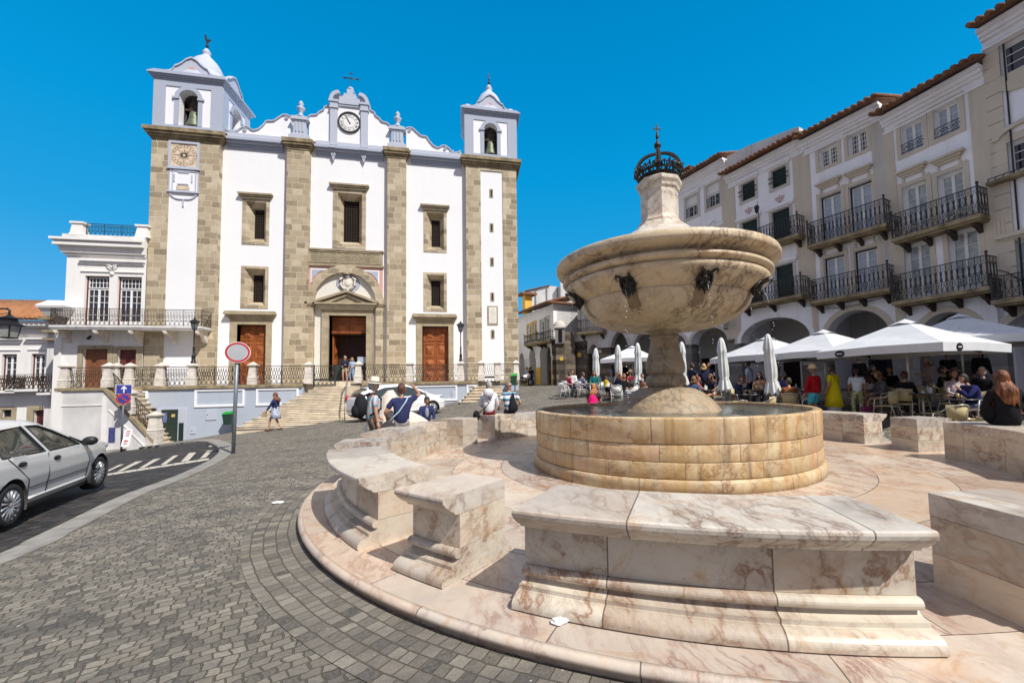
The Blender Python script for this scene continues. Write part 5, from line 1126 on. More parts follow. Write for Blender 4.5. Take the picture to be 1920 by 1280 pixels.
hb(((-23.6, y0-.05, 1.9), (-23.35, y0+.02, 4.55)), ((-22.05, y0-.05, 1.9), (-21.8, y0+.02, 4.55)), ((-23.35, y0-.05, 4.35), (-22.05, y0+.02, 4.55)), ((-21.78, y0-.04, 1.9), (-21.55, y0+.02, 4.5)), ((-20.55, y0-.04, 1.9), (-20.22, y0+.02, 4.5)), ((-21.55, y0-.04, 4.3), (-20.55, y0+.02, 4.5))).build('door_frame', M['trim'], hs_)
d_ = hb(((-23.35, y0+.2, 1.9), (-22.05, y0+.25, 4.35))).build('steel_door', M['steel'], hs_)
q = CB(HO)
for bx in ((-22.5, 2.72, -22.1, 2.78), (-22.5, 3.1, -22.1, 3.16), (-22.5, 2.72, -22.44, 3.16), (-22.16, 2.72, -22.1, 3.16)): q.box((bx[0], y0+.18, bx[1]), (bx[2], y0+.2, bx[3]))
q.build('notice_frame', M['cream'], d_)
text('house_number', '2', .2, (-22.7+20, y0-.075-y0, 4.46-1.9), (pi/2, 0, 0), M['black'], hs_, .004)
hb(((-21.55, y0+.2, 1.9), (-20.55, y0+.25, 4.3))).build('red_door', M['oxblood'], hs_)
q = CB(HO); q.tube([(-22.9, y0-.3, 4.95), (-22.95, y0-.05, 5.15)], [.09, .05], 8); q.build('wall_spotlight', M['iron'], hs_)
q = CB(HO); q.taper((HX0-.1, y0-.15), .4, .4, .62, .62, 6.3, 6.75); q.taper((HX0-.1, y0-.15), .66, .66, .7, .7, 6.752, 6.9); q.taper((HX0-.1, y0-.15), .7, .7, .35, .35, 6.902, 7.25); q.box((HX0-.35, y0-.1, -2), (HX0, y0+.3, 6.3)); q.build('corner_pier', M['white2'], hs_)

# ------------------------------------------------------------------ white house further left
L0 = (-28.0, 34.0, -1.0); lh = empty('street_house', L0, 0, 'low white house with orange tile roof and two small balconies at left edge', 'house')
LY = 34.0; LX1 = -27.05
def lx(x, y): P = ony(x, y, LY); return P[0], P[2]
winL = []
for (xa, xb, yt, yb) in ((4, 29, 664, 715), (59, 82, 663, 712)):
    a, zt = lx(xa, yt); c, zb = lx(xb, yb); winL.append((a, c, zb-.6, zt))
sa, st_ = lx(5, 768); sb, sz = lx(22, 781)
da, dt = lx(64, 769); dc, _ = lx(91, 769)
hl = [*winL, (sa, sb, sz, st_), (da, dc, -2.6, dt)]
q = MB(lambda u, w, z: (u-L0[0], -w, z-L0[2])); ztop = lx(50, 612)[1]
q.holewall(-36, LX1, -3, ztop, hl, .25); q.box((-36, -10, -3), (LX1, -.45, ztop)); q.build('wall', M['white2'], lh)
def lb(*bx):
    q = CB(L0)
    for a, c in bx: q.box(a, c)
    return q
zc = lx(50, 603)[1]
lb(((-36, LY-.15, ztop-.55), (LX1+.05, LY, ztop-.45)), ((-36, LY-.3, ztop-.1), (LX1+.1, LY, ztop)), ((-36, LY-.55, ztop+.002), (LX1+.15, LY, zc))).build('cornice', M['white2'], lh)
q = CB(L0); zr = lx(50, 588)[1]
q.add([(-36, LY-.7, zc+.02), (LX1+.25, LY-.7, zc+.02), (LX1+.25, LY+6, zc+2.3), (-36, LY+6, zc+2.3), (-36, LY-.7, zc+.1), (LX1+.25, LY-.7, zc+.1), (LX1+.25, LY+6, zc+2.4), (-36, LY+6, zc+2.4)], [(0, 3, 2, 1), (4, 5, 6, 7), (0, 1, 5, 4), (1, 2, 6, 5), (2, 3, 7, 6), (3, 0, 4, 7)])
x = -36.0
while x < LX1+.2: q.tube([(x, LY-.8, zc+.12), (x, LY+6, zc+2.5)], .1, 6); x += .26
q.build('roof', M['tile2'], lh)
for a, c, zb, zt in winL:
    french(L0, a, c, zb, zt, LY, lh, 1, 4, outer='oxblood')
    lb(((a-.3, LY-.25, zt+.95), (c+.3, LY, zt+1.05)), ((a-.2, LY-.12, zt+.75), (c+.2, LY, zt+.95)), ((a-.2, LY-.06, zt+.25), (c+.2, LY, zt+.32))).build('window_hood', M['white2'], lh)
    b_ = lb(((a-.7, LY-.7, zb-.15), (c+.55, LY, zb))).build('balcony', M['white2'], lh)
    q = CB(L0); railing(q, (a-.68, LY-.66, zb), (c+.5, LY-.66, zb), .95, True, .02); railing(q, (c+.5, LY-.66, zb), (c+.5, LY, zb), .95, True, .02); q.build('balcony_railing', M['rust'], b_)
lb(((sa-.25, LY-.05, sz-.2), (sb+.25, LY+.02, sz)), ((sa-.25, LY-.05, st_), (sb+.25, LY+.02, st_+.2)), ((sa-.25, LY-.05, sz), (sa, LY+.02, st_)), ((sb, LY-.05, sz), (sb+.25, LY+.02, st_)), ((da-.35, LY-.06, -3), (da, LY+.02, dt+.3)), ((dc, LY-.06, -3), (dc+.15, LY+.02, dt+.3)), ((da, LY-.06, dt), (dc, LY+.02, dt+.3))).build('stone_surround', M['trim'], lh)
lb(((da, LY+.2, -3), (dc, LY+.25, dt))).build('door', M['oxblood'], lh)
g_ = lb(((sa, LY+.2, sz), (sb, LY+.25, st_))).build('barred_window', M['dark'], lh)
q = CB(L0)
for k in range(4): z = sz+(st_-sz)*(k+.5)/4; q.box((sa, LY+.1, z-.03), (sb, LY+.14, z+.03))
q.build('window_bars', M['iron'], g_)
q = CB(L0); q.tube([(LX1-.1, LY-.1, -3), (LX1-.1, LY-.1, ztop)], .07, 6); q.build('downpipe', M['steel'], lh)
# narrow sliver of the street front between the two houses
N0 = (-26.4, 33.2, 0); nh = empty('narrow_house', N0, 0, 'narrow sliver of a rendered house with rusty balcony squeezed between two white houses', 'house')
q = CB(N0); q.box((-27.0, 33.2, -3), (-25.2, 40, 6.4)); q.build('wall', M['dirty'], nh)
q = CB(N0); q.box((-27.1, 32.6, 6.402), (-25.1, 40, 6.6)); q.box((-27.05, 32.8, 5.6), (-25.2, 33.2, 5.75)); q.box((-27.05, 32.85, 5.1), (-25.2, 33.2, 5.2)); q.build('eaves', M['cornice'], nh)
q = CB(N0); q.box((-26.95, 32.6, 1.55), (-25.5, 33.2, 1.68)); nb = q.build('balcony', M['white2'], nh); q = CB(N0); railing(q, (-26.9, 32.65, 1.68), (-25.6, 32.65, 1.68), 1.2, True, .02); q.build('balcony_railing', M['rust'], nb)

# ------------------------------------------------------------------ lamps, signs, bins
def lantern(q, x, y, z, s=1.0):
    """four-sided lantern, z = bottom of the glass body"""
    return q
def street_lamp(x, y, z, h, label):
    t = empty('street_lamp', (x, y, z), 0, label, 'street lamp', 'lamps on the terrace posts')
    q = MB(); q.lathe([(.13, 0), (.13, .05), (.09, .08), (.075, .35), (.09, .38), (.05, .42), (.045, .8), (.06, .83), (.032, .86), (.026, h-.62), (.05, h-.6), (.03, h-.55), (.03, h-.5)], n=10); q.build('pole', M['black'], t)
    q = MB(); q.lathe([(.1, h-.46), (.19, h-.12)], n=6, smooth=False); q.build('lantern_glass', plain('lantern_glass', (.16, .17, .17), .2, .2, 5), t)
    q = MB(); q.lathe([(.11, h-.5), (.11, h-.46), (.06, h-.46)], n=6, smooth=False); q.lathe([(.21, h-.12), (.26, h-.11), (.24, h-.07), (.1, h+.04), (.05, h+.06), (.04, h+.12), (.01, h+.16)], n=6, smooth=False)
    for k in range(6):
        a = 2*pi*k/6; q.tube([(.1*cos(a), .1*sin(a), h-.47), (.19*cos(a), .19*sin(a), h-.11)], .014, 4)
    q.build('lantern_frame', M['black'], t)
street_lamp(-14.47, TY+.2, 3.12, 2.3, 'black street lamp on the terrace post by the left church door')
street_lamp(-.43, TY+.2, 3.12, 2.28, 'black street lamp on the terrace post right of the right church door')
# bracket lantern at the left edge
P = dep(16, 619, 9.4); wl = empty('hanging_lantern', (P[0], P[1], P[2]), 0, 'old black lantern hanging from an iron bracket at the left edge', 'lantern')
s = 5.5/775
q = MB(); q.lathe([(.175, .1), (.13, -.16)], n=4, a0=pi/4, a1=2*pi+pi/4, smooth=False); q.build('lantern_glass', plain('clouded_glass', (.3, .3, .28), .3, .25, 7), wl)
q = MB(); q.lathe([(.14, -.16), (.15, -.19), (.02, -.2)], n=4, a0=pi/4, a1=2*pi+pi/4, smooth=False); q.lathe([(.18, .1), (.25, .105), (.24, .13), (.16, .16), (.13, .2), (.13, .26), (.17, .27), (.05, .33), (.03, .36)], n=4, a0=pi/4, a1=2*pi+pi/4, smooth=False)
for k in range(4):
    a = pi/4+k*pi/2; q.tube([(.175*cos(a), .175*sin(a), .1), (.13*cos(a), .13*sin(a), -.16)], .012, 4)
q.build('lantern_frame', M['black'], wl)
q = MB(); d = -C_R; q.tube([(0, 0, .33), (0, 0, .46), (d[0]*.06, d[1]*.06, .5)], .02, 6); q.tube([(d[0]*.02, d[1]*.02, .47), (d[0]*.12, d[1]*.12, .50), (d[0]*1.6, d[1]*1.6, .46)], .018, 6); q.tube([(d[0]*.02, d[1]*.02, .4), (d[0]*.3, d[1]*.3, .36), (d[0]*1.6, d[1]*1.6, .2)], .008, 4); q.build('bracket', M['black'], wl)

def facing(x, y, tilt=0.0): return math.atan2(-x, y)+tilt      # turn a thing whose front is -y towards the camera
def ring_pts(r, n=32): return [(r*cos(2*pi*i/n), r*sin(2*pi*i/n)) for i in range(n)]
M['signred'] = plain('sign_red', (.42, .03, .035), .5, .1, 4); M['signgrey'] = plain('sign_pale_grey', (.36, .38, .40), .5, .06, 4); M['signblue'] = plain('sign_blue', (.03, .04, .26), .5, .1, 4); M['signwhite'] = plain('sign_white', (.74, .75, .78), .5, .05, 4)
P = gp(437, 850); zt = 2.95
top = dep(445.5, 660.5, 12.0); rzs = facing(P[0], P[1])
t = empty('round_road_sign', (P[0], P[1], P[2]), rzs, 'round pale road sign with red ring on a leaning grey pole', 'road sign')
lean = (top-P); c_, s_ = cos(-rzs), sin(-rzs); lx_, ly_, lz_ = c_*lean[0]-s_*lean[1], s_*lean[0]+c_*lean[1], lean[2]
q = MB(); q.tube([(0, 0, -.1), (lx_*.985, ly_+.05, lz_*.985+.1)], .048, 10); q.build('pole', M['galv'], t)
q = MB(); q.prism([(lx_+a, lz_+c) for a, c in ring_pts(.305, 40)], ly_-.02, ly_, 'xzy'); q.build('sign_back', M['signwhite'], t)
q = MB()
for i in range(40):
    a, c = 2*pi*i/40, 2*pi*(i+1)/40; q.prism([(lx_+r*cos(w), lz_+r*sin(w)) for r, w in ((.235, a), (.29, a), (.29, c), (.235, c))], ly_-.026, ly_-.0205, 'xzy')
q.build('red_ring', M['signred'], t)
q = MB(); q.prism([(lx_+a, lz_+c) for a, c in ring_pts(.225, 40)], ly_-.025, ly_-.0205, 'xzy'); q.build('sign_face', M['signgrey'], t)
# one way and no stopping signs
P = gp(229, 838.5); Zs = (P[0]*C_F[0]+P[1]*C_F[1]+(P[2]-CH)*C_F[2])*.93; P = dep(228, 838, Zs); zb = P[2]; P[2] = zg(P[0], P[1])-.1
t = empty('one_way_sign', tuple(P), facing(P[0], P[1]), 'blue one-way arrow sign above a no-stopping disc on a pole by the side steps', 'road sign')
zA, zB = dep(233.5, 729.5, Zs)[2]-P[2], dep(233, 747.5, Zs)[2]-P[2]; hs2 = 9.0*Zs/775
q = MB(); q.tube([(0, .04, 0), (0, .04, zA+hs2)], .035, 8); q.build('pole', M['galv'], t)
q = MB(); q.box((-hs2*1.2, -.02, zA-hs2), (hs2*1.2, 0, zA+hs2)); q.build('arrow_plate_border', M['signwhite'], t)
q = MB(); q.box((-hs2*1.12, -.028, zA-hs2*.92), (hs2*1.12, -.021, zA+hs2*.92)); q.build('arrow_plate', M['signblue'], t)
q = MB(); k = hs2; q.prism([(-.09*k, zA-.75*k), (.09*k, zA-.75*k), (.09*k, zA+.2*k), (.4*k, zA-.05*k), (.4*k, zA+.22*k), (0, zA+.75*k), (-.4*k, zA+.22*k), (-.4*k, zA-.05*k), (-.09*k, zA+.2*k)], -.036, -.029, 'xzy'); q.build('white_arrow', M['signwhite'], t)
q = MB(); q.prism([(a, zB+c) for a, c in ring_pts(hs2*1.12)], -.024, -.004, 'xzy'); q.build('disc_rim', M['signred'], t)
q = MB(); q.prism([(a, zB+c) for a, c in ring_pts(hs2*.86)], -.032, -.025, 'xzy'); q.build('disc_face', M['signblue'], t)
q = MB(); q.prism([(-.72*k, zB+.55*k), (-.55*k, zB+.72*k), (.72*k, zB-.55*k), (.55*k, zB-.72*k)], -.04, -.033, 'xzy'); q.build('red_bar', M['signred'], t)
# leaning white board with a red arrow
a_, b_ = dep(237, 836, Zs-.35), dep(229, 807, Zs-.2)
t = empty('direction_board', (a_[0], a_[1], a_[2]), facing(a_[0], a_[1]), 'white board with red arrow leaning beside the steps under the blue sign', 'sign')
w_ = 4.6*Zs/775; h_ = 30*Zs/775
q = MB(); q.add([(-w_*1.6, -.02, 0), (w_*.6, -.02, 0), (w_*1.6, .1, h_), (-w_*.5, .1, h_), (-w_*1.6, .02, 0), (w_*.6, .02, 0), (w_*1.6, .14, h_), (-w_*.5, .14, h_)], [(0, 1, 2, 3), (7, 6, 5, 4), (0, 4, 5, 1), (1, 5, 6, 2), (2, 6, 7, 3), (3, 7, 4, 0)]); q.build('board', M['signwhite'], t)
q = MB(); sh = lambda x, z: (x+(z/h_)*w_-.5*w_, -.035+.12*z/h_, z)
q.add([sh(-.7*w_, .32*h_), sh(-.1*w_, .40*h_), sh(-.1*w_, .35*h_), sh(.7*w_, .35*h_), sh(.7*w_, .28*h_), sh(-.1*w_, .28*h_), sh(-.1*w_, .23*h_)], [(0, 1, 2, 3, 4, 5, 6)]); q.build('red_arrow', M['signred'], t)
q = MB()
for z in (.88, .75, .62, .14): q.add([sh(-.6*w_, z*h_), sh(.6*w_, z*h_), sh(.6*w_, (z+.05)*h_), sh(-.6*w_, (z+.05)*h_)], [(0, 1, 2, 3)])
q.build('board_lettering', M['signred'], t)
# litter bins
def bin_(x, y, z, label, s=1.0, post=True):
    t = empty('litter_bin', (x, y, z), 0, label, 'litter bin')
    q = MB(); q.add([(-.16*s, -.14*s, .45), (.16*s, -.14*s, .45), (.16*s, .14*s, .45), (-.16*s, .14*s, .45), (-.22*s, -.2*s, 1.0), (.22*s, -.2*s, 1.0), (.22*s, .2*s, 1.0), (-.22*s, .2*s, 1.0)], [(0, 3, 2, 1), (0, 1, 5, 4), (1, 2, 6, 5), (2, 3, 7, 6), (3, 0, 4, 7), (4, 5, 6, 7)]); q.build('bin_body', plain('dark_green_plastic', (.02, .05, .035), .5, .2, 5), t)
    q = MB(); q.add([(-.24*s, -.22*s, .98), (.24*s, -.22*s, 1.02), (.24*s, .22*s, 1.02), (-.24*s, .22*s, .98), (-.14*s, -.16*s, 1.12), (.22*s, -.18*s, 1.16), (.22*s, .18*s, 1.16), (-.14*s, .16*s, 1.12)], [(0, 3, 2, 1), (4, 5, 6, 7), (0, 1, 5, 4), (1, 2, 6, 5), (2, 3, 7, 6), (3, 0, 4, 7)]); q.build('bin_lid', plain('bright_green_plastic', (.02, .30, .045), .4, .15, 5), t)
    q = MB(); q.tube([(.1*s, .18*s, 0), (.1*s, .18*s, .9)], .03, 6); q.build('bin_post', M['iron'], t)
    return t
P = ony(428, 808, 25.1); bin_(P[0], 25.1, zg(P[0], 25.1), 'green litter bin against the pale blue terrace wall beside the stairs')
P = ony(960, 712, 25.9); bin_(P[0], 24.95, 1.15, 'small green bin at the right end of the church terrace', .9)
# ------------------------------------------------------------------ arcaded house row on the right
def planline(px0, py, Z0, vp, px1):
    """from picture column px0 at depth Z0 along the direction of vanishing column vp to picture column px1"""
    m_ = (vp-CX)/CF; X0 = (px0-CX)/CF*Z0; Z1 = (X0-m_*Z0)/((px1-CX)/CF-m_)
    return dep(px1, py, Z1)
Q34 = dep(1663, 340, 19.0); Q23 = planline(1663, 340, 19.0, 600, 1509); Q12 = planline(1663, 340, 19.0, 600, 1364); Q01 = planline(1663, 340, 19.0, 600, 1240); Q00 = dep(1077, 340, 35.2)
Q45 = planline(1663, 340, 19.0, 735, 1862); Q5 = Q45+(Q45-Q34)/np.linalg.norm((Q45-Q34)[:2])*24.0
GZ = lambda F, u: zg(*F(u, .3, 0)[:2])
class HouseSpec: pass
def house(name, label, A, B, eave, zc, wallmat, trimmat, depth=10):
    F = frame(A, B); z0 = min(zg(*A[:2]), zg(*B[:2]))
    t = empty(name, (float(A[0]), float(A[1]), z0), 0, label, 'house', 'arcaded houses along the square')
    o = np.array((A[0], A[1], z0)); G = lambda u, w, z: tuple(np.array(F(u, w, z))-o)
    h = HouseSpec(); h.F, h.G, h.t, h.o, h.z0, h.ze, h.L, h.px = F, G, t, o, z0, zc, F.L, F.px; h.wm, h.tm = wallmat, trimmat
    return h
def archcurve(u0, u1, zs, zt, n=14, pointed=False):
    uc, a, hgt = (u0+u1)/2, (u1-u0)/2, zt-zs
    if pointed:
        L = []
        for i in range(n+1):
            t = i/n; x = -1+2*t; L.append((uc+a*x, zs+hgt*(1-abs(x)**1.7)**.75))
        return L
    return [(uc-a*cos(pi*i/n), zs+hgt*sin(pi*i/n)) for i in range(n+1)]
def build_wall(h, arches, holes, ztop, thick=.75, pier='pierstone', zspring=None, pointed=False):
    """front wall: arcade below zb with arch openings, storeys above with rectangular holes"""
    zb = max(a[3] for a in arches)+.45; G = h.G; q = MB(G); L = h.L
    q.holewall(0, L, zb, ztop, holes, .28)
    cur = 0.0; low = h.z0-1.5
    for u0, u1, zs, zt in arches:
        q.add([(cur, 0, zs-.0), (u0, 0, zs), (u0, 0, zb), (cur, 0, zb)], [(0, 1, 2, 3)])
        A = archcurve(u0, u1, zs, zt, 16, pointed)
        for i in range(len(A)-1):
            p, r_ = A[i], A[i+1]; q.add([(p[0], 0, p[1]), (r_[0], 0, r_[1]), (r_[0], 0, zb), (p[0], 0, zb)], [(0, 1, 2, 3)])
            q.add([(p[0], 0, p[1]), (r_[0], 0, r_[1]), (r_[0], -thick, r_[1]), (p[0], -thick, p[1])], [(0, 3, 2, 1)])
        cur = u1
    q.add([(cur, 0, arches[-1][2]), (L, 0, arches[-1][2]), (L, 0, zb), (cur, 0, zb)], [(0, 1, 2, 3)])
    # sides, back, ceiling of the arcade, back wall of the arcade
    q.box((0, -9, ztop-.3), (L, -.3, ztop)); q.box((0, -9, low), (.06, -.4, ztop-.3)); q.box((L-.06, -9, zb), (L, -.4, ztop-.3)); q.box((.06, -9, zb-.1), (L-.06, -thick, zb))
    q.build('wall', M[h.wm], h.t)
    q = MB(G); e = [0.0]
    for a in arches: e += [a[0], a[1]]
    e.append(L)
    for i in range(0, len(e), 2):
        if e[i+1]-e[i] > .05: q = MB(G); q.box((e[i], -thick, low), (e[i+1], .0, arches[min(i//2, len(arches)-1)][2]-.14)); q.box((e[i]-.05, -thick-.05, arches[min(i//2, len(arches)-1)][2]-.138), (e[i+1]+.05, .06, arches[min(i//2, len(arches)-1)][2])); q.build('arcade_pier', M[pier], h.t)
    for u0, u1, zs, zt in arches:
        A = archcurve(u0, u1, zs, zt, 16, pointed); uc = (u0+u1)/2; k = .26; q = MB(G)
        Bc = archcurve(u0-k, u1+k, zs, zt+k, 16, pointed)
        for i in range(len(A)-1): q.prism([A[i], Bc[i], Bc[i+1], A[i+1]], -.02, .035, 'xzy')
        q.build('arch_moulding', M[h.tm], h.t)
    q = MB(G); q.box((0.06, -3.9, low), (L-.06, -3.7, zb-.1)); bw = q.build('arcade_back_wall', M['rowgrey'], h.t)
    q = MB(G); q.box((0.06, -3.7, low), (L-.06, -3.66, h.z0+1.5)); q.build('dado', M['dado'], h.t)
    return bw, zb
def shop(h, u0, u1, z0, z1, mt='dark', par=None, fr_='rowgrey'):
    q = MB(h.G); q.box((u0-.12, -3.68, z0), (u0, -3.58, z1+.12)); q.box((u1, -3.68, z0), (u1+.12, -3.58, z1+.12)); q.box((u0, -3.68, z1), (u1, -3.58, z1+.12)); s_ = q.build('shop_front', M[fr_], h.t)
    q = MB(h.G); q.box((u0, -3.67, z0), (u1, -3.64, z1)); q.build('shop_glass', M[mt], s_)
    return s_
def eaves(h, ztop, over=.75, mt='tile', cor=True):
    G = h.G; L = h.L
    if cor:
        q = MB(G)
        for w, a, b in ((.08, ztop-.75, ztop-.66), (.14, ztop-.4, ztop-.28), (.26, ztop-.278, ztop-.14), (.42, ztop-.138, ztop)): q.box((0.003, -.05, a), (L-.003, w, b))
        q.build('cornice', M['rowwhite' if cor == True else cor], h.t)
    q = MB(G); z = ztop+.02
    q.add([(-.05, over, z), (L+.05, over, z), (L+.05, -9, z+3.0), (-.05, -9, z+3.0), (-.05, over, z+.06), (L+.05, over, z+.06), (L+.05, -9, z+3.06), (-.05, -9, z+3.06)], [(0, 1, 2, 3), (7, 6, 5, 4), (0, 4, 5, 1), (1, 5, 6, 2), (2, 6, 7, 3), (3, 7, 4, 0)])
    n = int(L/.27)
    for i in range(n+1):
        u = L*i/n; dz = random.uniform(-.015, .015)
        q.tube([(u, over+.1+random.uniform(-.03, .03), z+.075+dz), (u, -.6, z+.55+dz), (u, -9, z+3.12)], .105, 7)
    q.build('tiled_roof', M[mt], h.t)
def win(h, px, kind='leaf', glass='glass', rows=3, cols=1, depth=.22, frm='frame', outer=None, name='window'):
    """px: (left, right, top, bottom) in the picture; returns u0,u1,z0,z1"""
    l, r, t, b = px; xm = (l+r)/2
    u0 = h.px(l, (t+b)/2)[0]; u1 = h.px(r, (t+b)/2)[0]; z1 = h.px(xm, t)[1]; z0 = h.px(xm, b)[1]
    return (min(u0, u1), max(u0, u1), z0, z1)
def glaze(h, H, kind='leaf', glass='glass', rows=3, cols=1, frm='frame', outer=None, d=.2, solid=0.0):
    u0, u1, z0, z1 = H; G = h.G; q = MB(G); y = -d
    if kind == 'blind':
        q.box((u0, y-.05, z0), (u1, y, z1)); w = q.build('window_shutter', M[glass], h.t); q = MB(G)
        for k in range(int((z1-z0)/.09)): q.box((u0, y, z0+.09*k), (u1, y+.012, z0+.09*k+.05))
        q.build('slat', M[glass], w); return w
    q.box((u0, y-.06, z0), (u1, y-.03, z1)); w = None
    e = .07; b = MB(G)
    for bx in ((u0, z0, u0+e, z1), (u1-e, z0, u1, z1), (u0+e, z1-e, u1-e, z1), (u0+e, z0, u1-e, z0+e*.6)): b.box((bx[0], y-.03, bx[1]), (bx[2], y+.04, bx[3]))
    w = b.build('window', M[outer or frm], h.t); q.build('pane', M[glass], w)
    b = MB(G); um = (u0+u1)/2; f = .055
    for a, c in ((u0+e, um), (um, u1-e)):
        for bx in ((a, z0+e*.6, a+f, z1-e), (c-f, z0+e*.6, c, z1-e), (a+f, z1-e-f, c-f, z1-e), (a+f, z0+e*.6, c-f, z0+e*.6+f+solid)): b.box((bx[0], y-.03, bx[1]), (bx[2], y+.015, bx[3]))
        for j in range(1, rows): zz = z0+e+solid+(z1-z0-2*e-solid)*j/rows; b.box((a+f, y-.03, zz-.014), (c-f, y+.005, zz+.014))
        for i in range(1, cols): uu = a+(c-a)*i/cols; b.box((uu-.012, y-.03, z0+e), (uu+.012, y+.005, z1-e-f))
    b.build('frame', M[frm], w); return w
def surround(h, H, k=.16, sill=True, mt=None, name='window_surround'):
    u0, u1, z0, z1 = H; q = MB(h.G); m_ = M[mt or h.tm]
    q.box((u0-k, -.02, z0-(k if sill else 0)), (u0, .04, z1+k)); q.box((u1, -.02, z0-(k if sill else 0)), (u1+k, .04, z1+k)); q.box((u0, -.02, z1), (u1, .04, z1+k))
    if sill: q.box((u0, -.02, z0-k), (u1, .04, z0))
    return q.build(name, m_, h.t)
def hood(h, H, mt=None, kind='bracket'):
    u0, u1, z0, z1 = H; q = MB(h.G); m_ = M[mt or h.tm]; um = (u0+u1)/2
    if kind == 'bracket':
        z = z1+.4; hw = (u1-u0)*.36
        for p, a, b in ((.06, z, z+.1), (.14, z+.102, z+.2), (.24, z+.202, z+.3)): q.box((um-hw-p, 0, a), (um+hw+p, .08+p*.8, b))
        for s in (-1, 1):
            g = hw/.5; P = [(um+s*.5*g, z), (um+s*.66*g, z-.1), (um+s*.6*g, z-.17), (um+s*.76*g, z-.22), (um+s*.86*g, z-.14), (um+s*.9*g, z-.26), (um+s*.5*g, z-.26)]
            q.prism(P if s > 0 else P[::-1], 0, .05, 'xzy')
    elif kind == 'bar': q.box((u0-.3, 0, z1+.14), (u1+.3, .2, z1+.3)); q.box((u0-.2, 0, z1+.06), (u1+.2, .1, z1+.14))
    elif kind == 'arch':
        A = [(um+(u1-u0+.7)/2*cos(pi*i/12), z1+.2+.45*sin(pi*i/12)) for i in range(13)]; B_ = [(um+(u1-u0+.3)/2*cos(pi*i/12), z1+.2+.3*sin(pi*i/12)) for i in range(13)]
        for i in range(12): q.prism([A[i], A[i+1], B_[i+1], B_[i]], 0, .14, 'xzy')
    elif kind == 'scroll':
        P = [(um-.75, z1+.22), (um-.55, z1+.42), (um-.3, z1+.5), (um, z1+.66), (um+.3, z1+.5), (um+.55, z1+.42), (um+.75, z1+.22)]
        for i in range(6): a, c = P[i], P[i+1]; q.prism([(a[0], a[1]), (c[0], c[1]), (c[0], c[1]+.12), (a[0], a[1]+.12)], 0, .1, 'xzy')
        q.ball((um, .03, z1+.4), .13, 8, 6, sy=.4)
    return q.build('window_hood', m_, h.t)
def balcony(h, pl, pr, yrt, yrs, proj=.7, hh=None, ovals=True, wood=False, nbr=4):
    """slab and iron rail between picture columns pl..pr; yrt / yrs are the heights of rail top and slab at their middle"""
    xm = (pl+pr)/2; u0 = h.px(pl, yrs, proj)[0]; u1 = h.px(pr, yrs, proj)[0]; zs = h.px(xm, yrs, proj)[1]; zt = h.px(xm, yrt, proj)[1]; H_ = zt-zs
    q = MB(h.G); q.box((u0-.04, -.02, zs-.16), (u1+.04, proj+.05, zs)); q.box((u0, 0, zs-.24), (u1, proj-.08, zs-.162)); b = q.build('balcony', M['cornice'], h.t)
    for k in range(nbr):
        u = u0+.25+(u1-u0-.5)*k/max(1, nbr-1); q = MB(h.G); q.prism([(0, zs-.25), (proj*.8, zs-.25), (proj*.75, zs-.36), (proj*.35, zs-.45), (0, zs-.62)], u-.07, u+.07, 'yzx'); q.build('balcony_bracket', M['rust'], b)
    q = MB(h.G)
    def bars(P0, P1):
        a, c = np.array(P0, float), np.array(P1, float); Ln = np.linalg.norm(c-a); n = max(3, int(Ln/.17)); P = lambda t, z: (a[0]+(c[0]-a[0])*t, a[1]+(c[1]-a[1])*t, zs+z)
        for z, r_ in ((H_, .024), (H_*.86, .011), (.06, .014), (.3*H_, .012)): q.tube([P(0, z), P(1, z)], r_, 4)
        for k in range(n+1): q.tube([P(k/n, .0), P(k/n, H_)], .015, 4, cap=False)
        for k in range(n):
            tm = (k+.5)/n
            if ovals: q.tube([P(tm+.42/n*cos(w), H_*.58+H_*.24*sin(w)) for w in [2*pi*j/8 for j in range(9)]], .014, 4, cap=False)
            q.tube([P(k/n, .08), P(tm, H_*.28), P((k+1)/n, .08)], .013, 4, cap=False); q.tube([P(tm+.3/n*cos(w), H_*.93+.3*.17*sin(w)*.6) for w in [2*pi*j/6 for j in range(7)]], .007, 4, cap=False)
    bars((u0, proj, 0), (u1, proj, 0)); bars((u0, proj, 0), (u0, .02, 0)); bars((u1, proj, 0), (u1, .02, 0))
    for u in (u0, u1): q.box((u-.025, proj-.025, zs), (u+.025, proj+.025, zt+.08)); q.ball((u, proj, zt+.13), .055, 7, 5)
    q.build('balcony_railing', M['iron'], b); return b
def band(h, u0, u1, z0, z1, mt, w=.03, name='pilaster'):
    q = MB(h.G); q.box((u0, -.05, z0), (u1, w, z1)); return q.build(name, M[mt], h.t)
def eave_z(h, x, y, over=.75): return h.px(x, y, over)[1]

